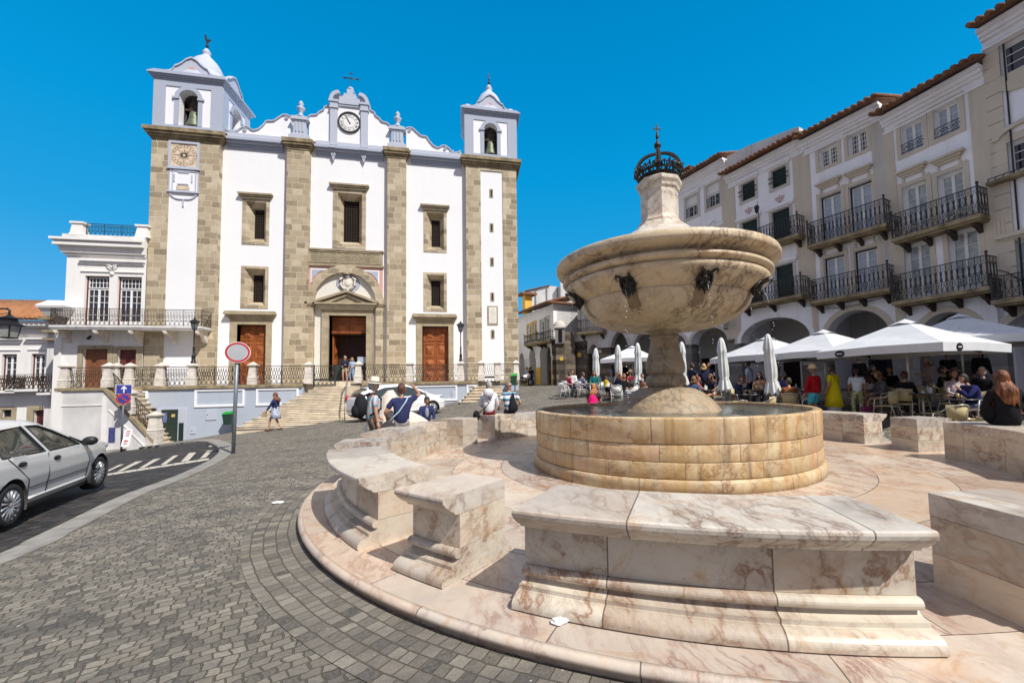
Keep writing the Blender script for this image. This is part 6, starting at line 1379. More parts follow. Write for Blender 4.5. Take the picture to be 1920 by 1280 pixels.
# --- house with the white sashes and long balconies (fourth of the row)
h4 = house('arcade_house', 'beige-trimmed arcade house with two long oval-patterned balconies right of the grey-door house', Q34, Q45, None, 0, 'rowwhite', 'rowbeige')
zt4 = eave_z(h4, 1742, 157)-.05; P4 = h4.px
W4 = [win(h4, p) for p in ((1689, 1731, 228, 283), (1750, 1800, 194, 253), (1694, 1741, 343, 441), (1760, 1811, 321, 424), (1698, 1748, 454, 556), (1780, 1839, 429, 541))]
a4 = (P4(1722, 640)[0], P4(1842, 640)[0], P4(1777, 640)[1], P4(1777, 585)[1])
bw4, zb4 = build_wall(h4, [a4], W4, zt4)
for i, H in enumerate(W4):
    glaze(h4, H, glass='curtain2' if i > 1 else 'curtain', rows=3 if i < 2 else 4); surround(h4, H, .17, i < 2)
    if i in (2, 3): hood(h4, H)
    if i > 3: hood(h4, H, kind='scroll')
    if i < 2:
        q = MB(h4.G); u0, u1, z0, z1 = H
        for z in (z0+.05, z0+.42): q.tube([(u0, .05, z), (u1, .05, z)], .02, 4)
        for k in range(4):
            c = u0+(u1-u0)*(k+.5)/4; q.tube([(c+.12*(1-j/14)*cos(j*.7), .05, z0+.24+.12*(1-j/14)*sin(j*.7)) for j in range(13)], .014, 4)
        q.build('window_guard', M['iron'], h4.t)
eaves(h4, zt4)
band(h4, 0, .38, a4[2], zt4-.75, 'rowbeige'); band(h4, h4.L-.5, h4.L, zb4, zt4-.75, 'rowbeige')
balcony(h4, 1672, 1838, 375, 424); balcony(h4, 1674, 1855, 497, 551)
shop(h4, a4[0]+.5, a4[0]+1.6, h4.z0-.5, h4.z0+2.2, 'glass'); shop(h4, a4[0]+2.3, a4[1]-.4, h4.z0-.5, h4.z0+2.3)
# --- house with grey doors (third)
h3 = house('arcade_house', 'arcade house with small-paned top windows and blue-curtained balcony doors, tile eave stepping up beside it', Q23, Q34, None, 0, 'rowwhite', 'rowbeige')
zt3 = eave_z(h3, 1577, 215)-.05; P3 = h3.px
W3 = [win(h3, p) for p in ((1535, 1571, 274, 310), (1589, 1627, 245, 287), (1539, 1580, 363, 450), (1593, 1638, 343, 432), (1546, 1586, 480, 556), (1603, 1648, 466, 545))]
a3 = (P3(1549, 640)[0], P3(1676, 640)[0]-.05, P3(1614, 634)[1], P3(1614, 580)[1]); a3 = (a3[0], min(a3[1], h3.L-.25), a3[2], a3[3])
bw3, zb3 = build_wall(h3, [a3], W3, zt3)
for i, H in enumerate(W3):
    glaze(h3, H, glass='glass' if i < 2 else 'curtain', rows=4 if i < 2 else 4, cols=3 if i < 2 else 1, outer='frame' if i < 2 else 'black'); surround(h3, H, .16, i < 2)
    if i > 1: hood(h3, H)
eaves(h3, zt3)
band(h3, 0, .3, a3[2], zt3-.75, 'rowbeige'); band(h3, h3.L-.5, h3.L, zb3, zt3-.75, 'rowgrey')
balcony(h3, 1514, 1661, 395, 439); balcony(h3, 1518, 1667, 510, 552)
shop(h3, a3[0]+.3, a3[0]+1.4, h3.z0-.5, h3.z0+2.3, 'glass'); shop(h3, a3[0]+2.0, a3[0]+3.2, h3.z0-.5, h3.z0+2.4)
# --- house with green roller shutters (second)
h2 = house('arcade_house', 'arcade house with dark green shutters, a white parapet wall rising behind its tile eave', Q12, Q23, None, 0, 'rowwhite', 'rowwhite')
zt2 = eave_z(h2, 1426, 287)-.05; P2 = h2.px
W2 = [win(h2, p) for p in ((1390.6, 1416, 341, 374), (1446.7, 1475, 315, 350), (1392, 1421.6, 413, 475), (1448, 1482, 392.5, 449), (1398, 1430, 515, 575), (1455, 1488.6, 496, 562))]
a2 = (P2(1389, 635)[0], P2(1524, 635)[0]-.1, P2(1460, 636)[1], P2(1465, 593)[1]); a2 = (a2[0], min(a2[1], h2.L-.15), a2[2], a2[3])
bw2, zb2 = build_wall(h2, [a2], W2, zt2)
for i, H in enumerate(W2):
    glaze(h2, H, 'blind', 'green', d=.12); surround(h2, H, .16, i < 2, 'rowgrey'); hood(h2, H, 'rowwhite', 'bar')
    if i < 2:
        q = MB(h2.G); u0, u1, z0, z1 = H
        for z in (z0+.35, z0+.62): q.tube([(u0-.16, .12, z), (u1+.16, .12, z)], .03, 5); 
        q.build('shutter_bar', M['iron'], h2.t)
    else:
        um = (H[0]+H[1])/2; q = MB(h2.G); z = H[3]+.62
        if i < 4:
            for s in (-1, 1): q.tube([(um, .03, z-.2), (um+s*.18, .03, z-.05), (um+s*.26, .03, z+.1), (um+s*.12, .03, z+.12), (um+s*.1, .03, z-.02)], .025, 4)
            q.tube([(um, .03, z-.2), (um, .03, z+.2)], .03, 4); q.build('painted_leaf', M['pink'], h2.t)
eaves(h2, zt2)
band(h2, 0, .5, a2[2], zt2-.75, 'rowbeige'); band(h2, h2.L-.6, h2.L, zb2, zt2-.75, 'rowbeige')
balcony(h2, 1378, 1497, 422, 456, nbr=2); balcony(h2, 1384, 1503, 529, 562, nbr=3)
shop(h2, a2[0]+.4, a2[0]+1.5, h2.z0-.5, h2.z0+2.3); shop(h2, a2[0]+2.6, a2[0]+4.2, h2.z0-.5, h2.z0+2.4, 'glass')
q = MB(h2.G); zz = h2.px(1405, 262, -2.5)[1]; q.box((-.35, -9, zt2-1), (0, -.1, zt2+.9)); 
q.add([(.1, .1, zt2), (h2.L-.1, .1, zt2), (h2.L-.1, .1, zt2+.75), (h2.L-.4, .1, zt2+.85), (1.5, .1, zt2+1.3), (.1, .1, zt2+1.35), (.1, -.3, zt2), (h2.L-.1, -.3, zt2), (h2.L-.1, -.3, zt2+.75), (h2.L-.4, -.3, zt2+.85), (1.5, -.3, zt2+1.3), (.1, -.3, zt2+1.35)], [(0, 1, 2, 3, 4, 5), (11, 10, 9, 8, 7, 6), (3, 2, 8, 9), (4, 3, 9, 10), (5, 4, 10, 11), (0, 5, 11, 6), (2, 1, 7, 8)])
q.build('parapet_wall', M['dirty'], h2.t)
q = MB(h2.G); u = h2.px(1424, 440, .65)[0]; z = h2.px(1424, 440, .65)[1]; q.tube([(u, .66, z-.3), (u, .66, z+1.6)], .02, 5); 
q.tube([(u, .66, z+1.3), (u, .9, z+1.35), (u, .95, z+1.6), (u, .7, z+1.75), (u, .66, z+1.95)], .02, 5); q.lathe([(.0, z+1.2), (.1, z+1.3), (.16, z+1.6), (.05, z+1.7)], (u, .8), 6); q.build('balcony_lamp', M['iron'], h2.t)
# --- first house, behind the bowl, with small arches
h1 = house('arcade_house', 'arcade house half hidden behind the fountain bowl, white roller blinds in its top windows', Q01, Q12, None, 0, 'rowwhite', 'rowgrey')
zt1 = eave_z(h1, 1311, 312)-.05; P1 = h1.px
W1 = [win(h1, p) for p in ((1286.8, 1308, 368, 406), (1325, 1349.4, 344, 387))]; uu = [(w[0], w[1]) for w in W1]
W1 += [(uu[0][0], uu[0][1], W1[0][2]-3.7, W1[0][2]-1.6), (uu[1][0], uu[1][1], W1[0][2]-3.7, W1[0][2]-1.6), (1.2, 2.5, W1[0][2]-3.7, W1[0][2]-1.6)]
b_ = (P1(1286, 641)[0], P1(1296, 641)[0], P1(1364, 634)[0]); zs1, zz1 = P1(1330, 641)[1], P1(1330, 613.7)[1]; wA = b_[2]-b_[1]
ar1 = [(b_[0]-wA*1.0, b_[0], zs1, zz1), (b_[1], min(b_[2], h1.L-.2), zs1, zz1)]
if ar1[0][0] > wA: ar1 = [(ar1[0][0]-wA*1.15, ar1[0][0]-.6, zs1, zz1)]+ar1
bw1, zb1 = build_wall(h1, ar1, W1, zt1)
for i, H in enumerate(W1):
    u0, u1, z0, z1 = H
    if i < 2: glaze(h1, (u0, u1, z0, z0+(z1-z0)*.62), glass='glass', rows=2, cols=2); q = MB(h1.G); q.box((u0, -.22, z0+(z1-z0)*.62), (u1, -.12, z1)); q.build('roller_blind', M['frame'], h1.t)
    else: glaze(h1, H, glass='glass', rows=4)
    surround(h1, H, .2, True, 'rowgrey'); hood(h1, H, 'rowwhite', 'bar' if i < 2 else 'scroll')
    q = MB(h1.G)
    for k in range(9): u = u0+(u1-u0)*k/8; q.tube([(u, .03, z0), (u, .03, z0+.62)], .016, 4)
    q.tube([(u0, .03, z0+.62), (u1, .03, z0+.62)], .02, 4); q.build('window_guard', M['iron'], h1.t)
eaves(h1, zt1); band(h1, h1.L-.5, h1.L, zs1, zt1-.75, 'rowbeige')
q = MB(h1.G); u = P1(1290, 305, -2)[0]; q.box((u-.3, -2.4, zt1+.5), (u+.3, -1.8, zt1+2.0)); q.box((u-.4, -2.5, zt1+2.0), (u+.4, -1.7, zt1+2.12)); q.add([(u-.45, -2.55, zt1+2.13), (u+.45, -2.55, zt1+2.13), (u+.45, -1.65, zt1+2.13), (u-.45, -1.65, zt1+2.13), (u, -2.1, zt1+2.5)], [(0, 1, 4), (1, 2, 4), (2, 3, 4), (3, 0, 4)]); q.build('chimney', M['tile'], h1.t)
for a in ar1: shop(h1, a[0]+.5, a[1]-.5, h1.z0-.5, h1.z0+2.3)
# --- corner house at the right edge (fifth)
h5 = house('arcade_house', 'tallest arcade house at the right edge, with rusticated corner and dark arched windows', Q45, Q5, None, 0, 'rowwhite', 'rowbeige')
zt5 = eave_z(h5, 1871, 18)-.05; P5 = h5.px
def w5(p, ex): H = win(h5, p); return (H[0], H[0]+ex, H[2], H[3])
W5 = [w5((1872, 1925, 74, 134), 1.35), w5((1888, 1945, 258, 316), 1.35), w5((1897, 1950, 446, 560), 1.5)]
W5 += [(a+3.0, b+3.0, c, d) for a, b, c, d in W5]
a5 = (P5(1874, 640)[0], P5(1874, 640)[0]+3.6, P5(1874, 640)[1], P5(1905, 578)[1])
bw5, zb5 = build_wall(h5, [a5, (a5[1]+1.0, a5[1]+4.4, a5[2], a5[3])], W5, zt5)
for i, H in enumerate(W5):
    glaze(h5, H, glass='glass' if i not in (2, 5) else 'curtain', rows=3); surround(h5, H, .28, i not in (2, 5))
    if i in (1, 4): hood(h5, H, kind='arch')
    if i in (2, 5): hood(h5, H, kind='bar')
    if i in (0, 3):
        u0, u1, z0, z1 = H; um = (u0+u1)/2; q = MB(h5.G); q.prism([(um+.8*cos(pi+pi*k/10), z0-.28+.5*sin(pi+pi*k/10)) for k in range(11)], 0, .07, 'xzy'); q.ball((um, .05, z0-.5), .3, 10, 6, sy=.15, sz=.5); q.build('shell_ornament', M['rowbeige'], h5.t)
    if i in (1, 4):
        u0, u1, z0, z1 = H; q = MB(h5.G); q.box((u0-.5, 0, z0-.32), (u1+.5, .4, z0-.2)); q.build('flower_shelf', M['cornice'], h5.t); q = MB(h5.G); q.tube([(u0-.45, .36, z0-.1), (u1+.45, .36, z0-.1)], .02, 4)
        for k in range(12): u = u0-.45+(u1-u0+.9)*k/11; q.tube([(u, .36, z0-.2), (u+.05, .36, z0-.1)], .015, 4)
        q.build('shelf_rail', M['iron'], h5.t)
eaves(h5, zt5)
u = P5(1868, 330)[0]
q = MB(h5.G); z = zb5
while z < zt5-.8: q.box((0, -.05, z), (max(u, .45), .05, min(z+.52, zt5-.8))); z += .55
q.build('rusticated_corner', M['rowbeige'], h5.t)
for H in W5[1:2]:
    for s in (H[0]-.5, H[1]+.15):
        q = MB(h5.G); q.box((s-.02, 0, W5[2][3]+.17), (s+.33, .04, W5[2][3]+.93))
        for k in range(3): q.box((s+k*.12, .02, W5[2][3]+.2), (s+k*.12+.07, .07, W5[2][3]+.9))
        q.build('fluted_bracket', M['rowbeige'], h5.t)
balcony(h5, 1860, 2080, 500, 548, proj=.8)
q = MB(h5.G); u = max(u, .45)+.12; q.tube([(u, .05, a5[2]), (u+.02, .05, zt5-.9)], .03, 5); q.tube([(u, .05, zb5+.5), (u-.35, .12, zb5+.9), (u-.5, .5, zb5+1.0)], .02, 5); q.build('cable', M['iron'], h5.t)
shop(h5, a5[0]+.4, a5[0]+1.5, h5.z0-.5, h5.z0+2.3); band(h5, 0, a5[0], h5.z0-1, h5.z0+1.3, 'dado', .012, 'corner_dado')
# slack cables under the balconies
cbx = MB()
def cable(hh, p, n=14, w=.06):
    pts = [hh.px(x, y, w) for x, y in p]; cbx.tube([hh.F(u, w, z) for u, z in pts], .014, 4)
cable(h3, [(1512, 572), (1540, 578), (1580, 577), (1620, 568), (1660, 556)]); cable(h4, [(1675, 556), (1700, 573), (1740, 572), (1790, 560), (1830, 545)])
o = cbx.build('slack_cable', M['black']); tag(o, 'thin black cables strung along the arcade wall below the lower balconies', 'cable')
# --- low building and ruined turret at the far end of the row
h0 = house('old_corner_house', 'old house with pointed arch and sooty stone piers behind the closed parasols', Q00, Q01, None, 0, 'dirty', 'rowgrey')
zt0 = h0.px(1085, 562)[1]; P0 = h0.px
zs0, zz0 = P0(1160, 650)[1], P0(1160, 621)[1]
ar0 = [(P0(1103, 680)[0], P0(1124, 680)[0], P0(1113, 662)[1], P0(1113, 645)[1]), (P0(1145, 655)[0], P0(1178, 655)[0], zs0, zz0)]
if P0(1188, 655)[0] < h0.L-.5: ar0.append((P0(1188, 655)[0], h0.L-.3, zs0, zz0))
H0 = [(P0(1088, 598)[0], P0(1096, 598)[0], P0(1092, 620)[1], P0(1092, 583)[1]), (P0(1102, 598)[0], P0(1110, 598)[0], P0(1092, 620)[1], P0(1092, 583)[1])]
build_wall(h0, ar0, H0, zt0+.2, pier='darkstone', pointed=True)
for H in H0: glaze(h0, H, rows=4); surround(h0, H, .2, False, 'rowgrey')
eaves(h0, zt0+.2, cor=False); balcony(h0, 1083, 1130, 598, 621, proj=.8, ovals=False, nbr=2)
for a in ar0[1:]: shop(h0, a[0]+.3, a[1]-.3, h0.z0-.5, h0.z0+2.2)
# sooty turret
T = dep(1055, 640, 34.0); zg0 = zg(T[0], T[1]); tu = empty('ruined_turret', (T[0], T[1], zg0), 0, 'small domed turret on a blackened stone stump at the end of the square', 'turret')
D34 = lambda x, y: dep(x, y, 34.0)-np.array((T[0], T[1], zg0)); rgt = np.array((cos(-CYAW), sin(-CYAW), 0)); fwd_ = np.array((sin(CYAW), cos(CYAW), 0))
def TB(): 
    return MB(lambda u, w, z: tuple(rgt*u-fwd_*w+np.array((0, 0, z))))
zz = lambda y: dep(1055, y, 34.0)[2]-zg0; uu = lambda x: (x-1055)/CF*34.0
q = TB(); q.box((uu(1034), -3, -1), (uu(1042), .1, zz(638))); q.box((uu(1042), -3, -1), (uu(1058), .35, zz(612))); q.box((uu(1058), -3, -1), (uu(1078), 0, zz(622))); q.build('stone_stump', M['darkstone'], tu)
q = TB(); q.box((uu(1041), -.6, zz(645)), (uu(1059), .55, zz(616))); q.build('turret_body', M['pierstone'], tu)
q = TB(); q.box((uu(1047), .55, zz(643)), (uu(1054), .57, zz(620))); q.build('turret_window', M['dark'], tu)
q = TB(); q.box((uu(1039), -.7, zz(616)), (uu(1060), .65, zz(613))); q.lathe([(.52, zz(613)), (.5, zz(609)), (.4, zz(604)), (.22, zz(601)), (.03, zz(600))], (uu(1049.5), 0), 14); q.build('turret_dome', M['rowgrey'], tu)
for x, y in ((1052, 673),):
    q = TB(); q.disc((uu(x), .36, zz(y)), .16, th=.03, n=18); q.build('yellow_sign', plain('yellow_sign', (.6, .42, .04), .5, .1, 4), tu)
# sooty pier with the second round sign
q = MB(h0.G); q.box((P0(1077.5, 690)[0], -.7, -1+0*h0.z0), (P0(1102, 690)[0], .12, P0(1090, 640)[1])); q.build('sooty_pier', M['darkstone'], h0.t)
q = MB(h0.G); u_, z_ = P0(1086, 665, .12); q.disc((u_, .12, z_), .2, th=.03, n=18); q.build('yellow_sign', plain('yellow_sign', (.6, .42, .04)), h0.t)
# yellow and white house further along, its sunlit gable towards the square
Q6 = dep(1038, 640, 37.5); Q7 = planline(1038, 640, 37.5, 609, 972)
h6 = house('yellow_house', 'white house with ochre base, iron balconies and a sunlit gable beyond the turret', Q7, Q6, None, 0, 'white2', 'white2')
P6 = h6.px; zt6 = P6(1010, 580)[1]
H6 = [win(h6, p) for p in ((989, 996, 609, 640), (999, 1005.5, 604, 640), (1013, 1021.5, 600, 636), (1022.5, 1030, 595, 636))]
zsp = P6(1010, 668)[1]; ar6 = [(P6(993, 690)[0], P6(1005, 690)[0], zsp, P6(1010, 650)[1]), (P6(1013, 690)[0], P6(1034, 690)[0], zsp, P6(1010, 650)[1]+.2)]
if P6(974, 690)[0] < P6(984, 690)[0] < ar6[0][0]-.2: ar6 = [(max(.1, P6(974, 690)[0]), P6(984, 690)[0], zsp-.8, zsp+.6)]+ar6
build_wall(h6, ar6, H6, zt6, pier='white2')
for a_, b_ in zip([0]+[a[1] for a in ar6], [a[0] for a in ar6]+[h6.L]): band(h6, a_-.03, b_+.03, h6.z0-1, h6.z0+1.7, 'yellow', .02, 'ochre_base')
for i, H in enumerate(H6): glaze(h6, H, rows=4); surround(h6, H, .15, False, 'yellow' if i < 2 else 'rowgrey')
balcony(h6, 983, 1006, 627, 643, proj=.8, ovals=False, nbr=2); balcony(h6, 1008, 1032, 622, 638, proj=.8, ovals=False, nbr=2)
eaves(h6, zt6, cor=False)
q = MB(h6.G); L = h6.L; q.box((L-.3, -6.2, h6.z0-1), (L, -.02, zt6+.1)); q.build('gable_wall', M['white'], h6.t)
q = MB(h6.G); q.box((L-.35, -6.5, zt6+.05), (L+.5, .6, zt6+.2)); q.build('gable_eave', M['tile'], h6.t)
q = MB(h6.G); u, z = P6(987, 590); q.box((u-.35, -.5, zt6), (u+.35, .3, zt6+1.9)); q.build('yellow_corner', M['yellow'], h6.t); q = MB(h6.G); q.box((u-.75, -.9, zt6+1.9), (u+.8, .8, zt6+2.1)); q.build('corner_roof', M['tile'], h6.t)
# tall white parapet walls behind
b0 = dep(1045, 600, 55.0); bg_ = empty('white_building', tuple(b0), -CYAW, 'tall plain white parapet walls with dark vertical stains behind the yellow house', 'building')
sx = 55.0/775; RZ = lambda y: (600-y)*sx; RX = lambda x: (x-1045)*sx
q = MB(); q.prism([(RX(985), -8), (RX(1052), -8), (RX(1052), RZ(537)), (RX(1032), RZ(535)), (RX(990), RZ(545)), (RX(985), RZ(560))], 0, 3); q.prism([(RX(1052), -8), (RX(1140), -8), (RX(1140), RZ(548)), (RX(1085), RZ(538)), (RX(1060), RZ(526)), (RX(1052), RZ(526))], -1, 3); q.build('parapet_wall', M['dirty'], bg_)
for x in (1005, 1026, 1046):
    q = MB(); q.box((RX(x)-.07, -.1, -8), (RX(x)+.07, 0, RZ(539))); q.build('vertical_pipe', M['dado'], bg_)
q = MB(); q.prism([(RX(984), RZ(545)), (RX(1032), RZ(534.5)), (RX(1032), RZ(533.3)), (RX(984), RZ(543.3))], -.2, 3.2); q.build('ridge_tile', M['tile'], bg_)
# lantern hanging from the arcade between first and second houses
u, z = h1.px(1361, 610, .5); LP = h1.F(u, .5, z); wl2 = empty('wall_lantern', LP, 0, 'black wall lantern on the arcade pier right of the bowl', 'lantern')
q = MB(); q.lathe([(.24, .2), (.15, -.2)], n=4, smooth=False); q.build('lantern_glass', plain('clouded_glass', (.3, .3, .28)), wl2)
q = MB(); q.lathe([(.16, -.2), (.17, -.25), (.02, -.26)], n=4, smooth=False); q.lathe([(.25, .2), (.3, .22), (.2, .3), (.1, .36), (.06, .45), (.02, .5)], n=4, smooth=False); q.tube([(0, 0, .45), (0, 0, .6), (.3, .4, .62)], .025, 5); q.build('lantern_frame', M['black'], wl2)
# ------------------------------------------------------------------ cars
def lerp_prof(P, x):
    for i in range(len(P)-1):
        if P[i][0] <= x <= P[i+1][0]:
            t = (x-P[i][0])/(P[i+1][0]-P[i][0]+1e-9); t2 = t
            return P[i][1]+(P[i+1][1]-P[i][1])*t2
    return P[0][1] if x < P[0][0] else P[-1][1]
def smoothprof(P, n=8):
    L = smooth_line([np.array(p, float) for p in P], n); return [(float(a), float(b)) for a, b in L]
M['carpaint'] = plain('silver_white_paint', (.60, .61, .61), .22, .03, 3, .6)
M['carwhite'] = plain('white_car_paint', (.80, .80, .80), .22, .03, 3, .6)
for k_ in ('carpaint', 'carwhite'): M[k_].node_tree.nodes['Principled BSDF'].inputs['Coat Weight'].default_value = .5
def carglass():
    k = NT('car_glass'); k.col((.035, .045, .045)); k.b.inputs['Transmission Weight'].default_value = 0.0; return k.fin(.03, .9)
M['carglass'] = carglass()
M['tyre'] = plain('tyre_rubber', (.018, .018, .018), .85, .2, 12); M['rim'] = plain('silver_rim', (.55, .56, .57), .3, .1, 6, .6, metal=.7)
M['tail'] = plain('tail_lamp', (.35, .02, .02), .2, .1, 6, .7); M['headlamp'] = plain('headlamp', (.5, .52, .54), .1, .2, 6, .8); M['bumper'] = plain('grey_plastic', (.05, .05, .05), .6, .1, 6); M['seatcloth'] = plain('seat_cloth', (.05, .05, .055), .9, .2, 6)
def make_car(loc, rz, pitch, label, spec, paint, roll=0.0):
    t = empty('parked_car', loc, 0, label, 'car'); t.rotation_euler = (roll, pitch, rz)
    Lr, Lf = spec['x0'], spec['x1']; top = smoothprof(spec['top']); belt = spec['belt']; WB = spec['wheels']; wr = spec['wr']; W = spec['w']/2
    NX = 150; xs = [Lr+(Lf-Lr)*i/(NX-1) for i in range(NX)]
    NT_ = 40; V = []; idx = {}
    def plan(x):     # plan rounding of the corners
        e = 1.0; d0 = x-Lr; d1 = Lf-x
        if d0 < .45: e *= 1-.22*(1-d0/.45)**2.2
        if d1 < .75: e *= 1-.34*(1-d1/.75)**2.0
        return e
    def bottom(x): d0, d1 = x-Lr, Lf-x; return .2+.14*max(0, 1-d0/.35)**2+.06*max(0, 1-d1/.4)**2
    def section(x):
        zt = lerp_prof(top, x); zb = min(lerp_prof(belt, x), zt-.03); e = plan(x); z0 = bottom(x); pts = []
        zr = max(zb+.02, zt-.05-.05*min(1, max(0, (zt-zb)/.5)))
        yb = W*.97*e; cab = min(1, max(0, (zt-zb)/.5)); yr = yb*(1-.30*cab)-.03; 
        key = [(W*.90*e, z0), (W*.955*e, z0+.10), (W*.965*e, z0+.2), (W*1.0*e, (z0+zb)/2+.05), (W*.995*e, zb-.13), (yb, zb), (yr, zr), (yr*.8, zt-.022), (yr*.4, zt-.004), (0, zt)]
        seg = [3, 3, 6, 6, 3, 12, 2, 2, 2]
        for i in range(9):
            for j in range(seg[i]):
                u = j/seg[i]; pts.append((key[i][0]+(key[i+1][0]-key[i][0])*u, key[i][1]+(key[i+1][1]-key[i][1])*u))
        pts.append(key[-1]); return pts
    secs = [section(x) for x in xs]; n = len(secs[0])
    def close(sec_i, x): return x
    co = {}
    for i, x in enumerate(xs):
        for j in range(n): co[(i, j)] = [x, secs[i][j][0], secs[i][j][1]]
    # round the nose and tail in side view a little
    faces = {}
    wind = spec['windows']; WS = spec['screens']
    def inp(P, x, z): return inpoly(x, z, P)
    for i in range(NX-1):
        for j in range(n-1):
            cx = sum(co[(a, b)][0] for a, b in ((i, j), (i+1, j), (i+1, j+1), (i, j+1)))/4; cz = sum(co[(a, b)][2] for a, b in ((i, j), (i+1, j), (i+1, j+1), (i, j+1)))/4; cy = sum(co[(a, b)][1] for a, b in ((i, j), (i+1, j), (i+1, j+1), (i, j+1)))/4
            k = 'body'
            if j < 21:
                for wx in WB:
                    if math.hypot(cx-wx, cz-wr) < wr+.055: k = 'hole'
            if 20 < j < 34:
                for P in wind:
                    if inp(P, cx, cz): k = 'glass'
            if j >= 33 or (j > 24 and False):
                for x0, x1 in WS:
                    if x0 < cx < x1 and cy < W*.62: k = 'screen' if cx > 0 else 'rear_screen'
            faces[(i, j)] = k
    # snap borders on arches and window outlines
    def around(i, j): return [faces.get(q) for q in ((i-1, j-1), (i, j-1), (i-1, j), (i, j)) if q in faces]
    for (i, j), p in co.items():
        a = around(i, j)
        if 'hole' in a and 'body' in a:
            wx = min(WB, key=lambda w: abs(w-p[0])); d = math.hypot(p[0]-wx, p[2]-wr) or 1; s = (wr+.055)/d
            if p[2] > bottom(p[0])+.02: p[0], p[2] = wx+(p[0]-wx)*s, wr+(p[2]-wr)*s
        if 'glass' in a and 'body' in a:
            best = None
            for P in wind:
                for q in range(len(P)):
                    ax, az = P[q]; bx, bz = P[(q+1) % len(P)]; dx, dz = bx-ax, bz-az; u = max(0, min(1, ((p[0]-ax)*dx+(p[2]-az)*dz)/(dx*dx+dz*dz+1e-9))); X, Z = ax+dx*u, az+dz*u; d = math.hypot(p[0]-X, p[2]-Z)
                    if best is None or d < best[0]: best = (d, X, Z)
            if best[0] < .05: p[0], p[2] = best[1], best[2]
    def emit(kind, name, mt, par, inset=0.0, both=True):
        b = MB()
        for s in ((1, -1) if both is True else (both,)):
            vs = []; mp = {}; fs = []
            for (i, j), k in faces.items():
                if k not in kind: continue
                q = []
                for v in ((i, j), (i+1, j), (i+1, j+1), (i, j+1)):
                    if v not in mp: mp[v] = len(vs); p = co[v]; vs.append((p[0], s*(p[1]-inset), p[2]-inset*.3))
                    q.append(mp[v])
                fs.append(tuple(q if s > 0 else q[::-1]))
            b.add(vs, fs, smooth=True)
        return b.build(name, mt, par)
    # tail and nose end caps
    body = emit(('body',), 'body', M[paint], t)
    b = MB()
    for i in (0, NX-1):
        pts = [tuple(co[(i, j)]) for j in range(n)]+[(co[(i, j)][0], -co[(i, j)][1], co[(i, j)][2]) for j in range(n-2, -1, -1)]; b.add(pts, [tuple(range(len(pts)))])
    b.build('end_panel', M[paint], t)
    emit(('glass',), 'side_window', M['carglass'], t, .012, 1); emit(('glass',), 'side_window', M['carglass'], t, .012, -1); emit(('screen',), 'windscreen', M['carglass'], t, .006); emit(('rear_screen',), 'rear_window', M['carglass'], t, .006)
    # dark trim round side windows, seams, sill strip
    def surf(x, z, s=1):
        i = min(range(NX), key=lambda q: abs(xs[q]-x)); sec = secs[i]; best = None
        for j in range(n-1):
            z0, z1 = sec[j][1], sec[j+1][1]
            if (z0-z)*(z1-z) <= 0 and abs(z1-z0) > 1e-6: u = (z-z0)/(z1-z0); best = sec[j][0]+(sec[j+1][0]-sec[j][0])*u; break
        return (x, s*((best or sec[8][0])+.003), z)
    b = MB()
    for s in (1, -1):
        for sx in spec['seams']: b.tube([surf(x, z, s) for x, z in sx], .0055, 4)
        for P in wind: b.tube([surf(x, z, s) for x, z in P+[P[0]]], .011, 4)
    b.build('door_seam', M['black'], t)
    for s in (1, -1): b = MB(); b.tube([surf(x, .30, s) for x in np.linspace(WB[0]+.42, WB[1]-.42, 12)], .022, 5); b.build('sill_strip', M[paint], t)
    b = MB()
    for s in (1, -1):
        b.box((WB[0]+.36, s*W*.5, .16), (WB[1]-.36, s*W*.91, .25))
    b.box((Lr+.15, -W*.7, .2), (Lf-.2, W*.7, .34)); b.build('underbody', M['bumper'], t)
    for s in (1, -1):
        for hx, hz in spec['handles']:
            b = MB(); p = surf(hx, hz, s); b.ball((p[0], p[1], p[2]), .5, 10, 6, sx=.2, sy=.04, sz=.075); b.build('door_handle', M[spec.get('trim', 'black')], t)
        mx, mz = spec['mirror']; p = surf(mx, mz, s); b = MB(); b.ball((p[0], p[1]+s*.1, p[2]+.05), .105, 10, 7, sx=.6, sy=1.0, sz=.75); b.tube([(p[0]+.03, p[1]-s*.02, p[2]), (p[0], p[1]+s*.08, p[2]+.03)], .035, 6); b.build('wing_mirror', M[spec.get('trim', 'black')], t)
        b = MB(); x, z = spec['tail']; p = surf(x, z, s); b.ball((p[0]-.03, p[1]-s*.05, p[2]), .5, 8, 6, sx=.16, sy=.12, sz=.42); b.build('tail_light', M['tail'], t)
        b = MB(); x, z = spec['head']; p = surf(x, z, s); b.ball((p[0], p[1]-s*.06, p[2]), .5, 8, 6, sx=.5, sy=.16, sz=.16); b.build('headlight', M['headlamp'], t)
        # wheels
        for wx in WB:
            w = empty('wheel', (wx, s*(W-.11), wr), 0); setpar(w, t)
            b = MB(lambda x, y, z: (x, s*z, y)); b.lathe([(wr*.62, -.1), (wr*.66, .085), (wr*.72, .10), (wr*.95, .095), (wr, .06), (wr, -.08), (wr*.95, -.1), (wr*.62, -.1)], n=32); b.build('tyre', M['tyre'], w)
            b = MB(lambda x, y, z: (x, s*z, y)); b.lathe([(wr*.70, .08), (wr*.67, .098), (wr*.63, .085), (wr*.60, .05)], n=32)
            for k in range(14):
                a = 2*pi*k/14; b.tube([(wr*.1*cos(a), wr*.1*sin(a), .085), (wr*.4*cos(a+.1), wr*.4*sin(a+.1), .09), (wr*.66*cos(a+.16), wr*.66*sin(a+.16), .088)], [.018, .017, .02], 5)
            b.lathe([(.0, .105), (wr*.14, .1), (wr*.16, .08)], n=16); b.build('rim', M['rim'], w)
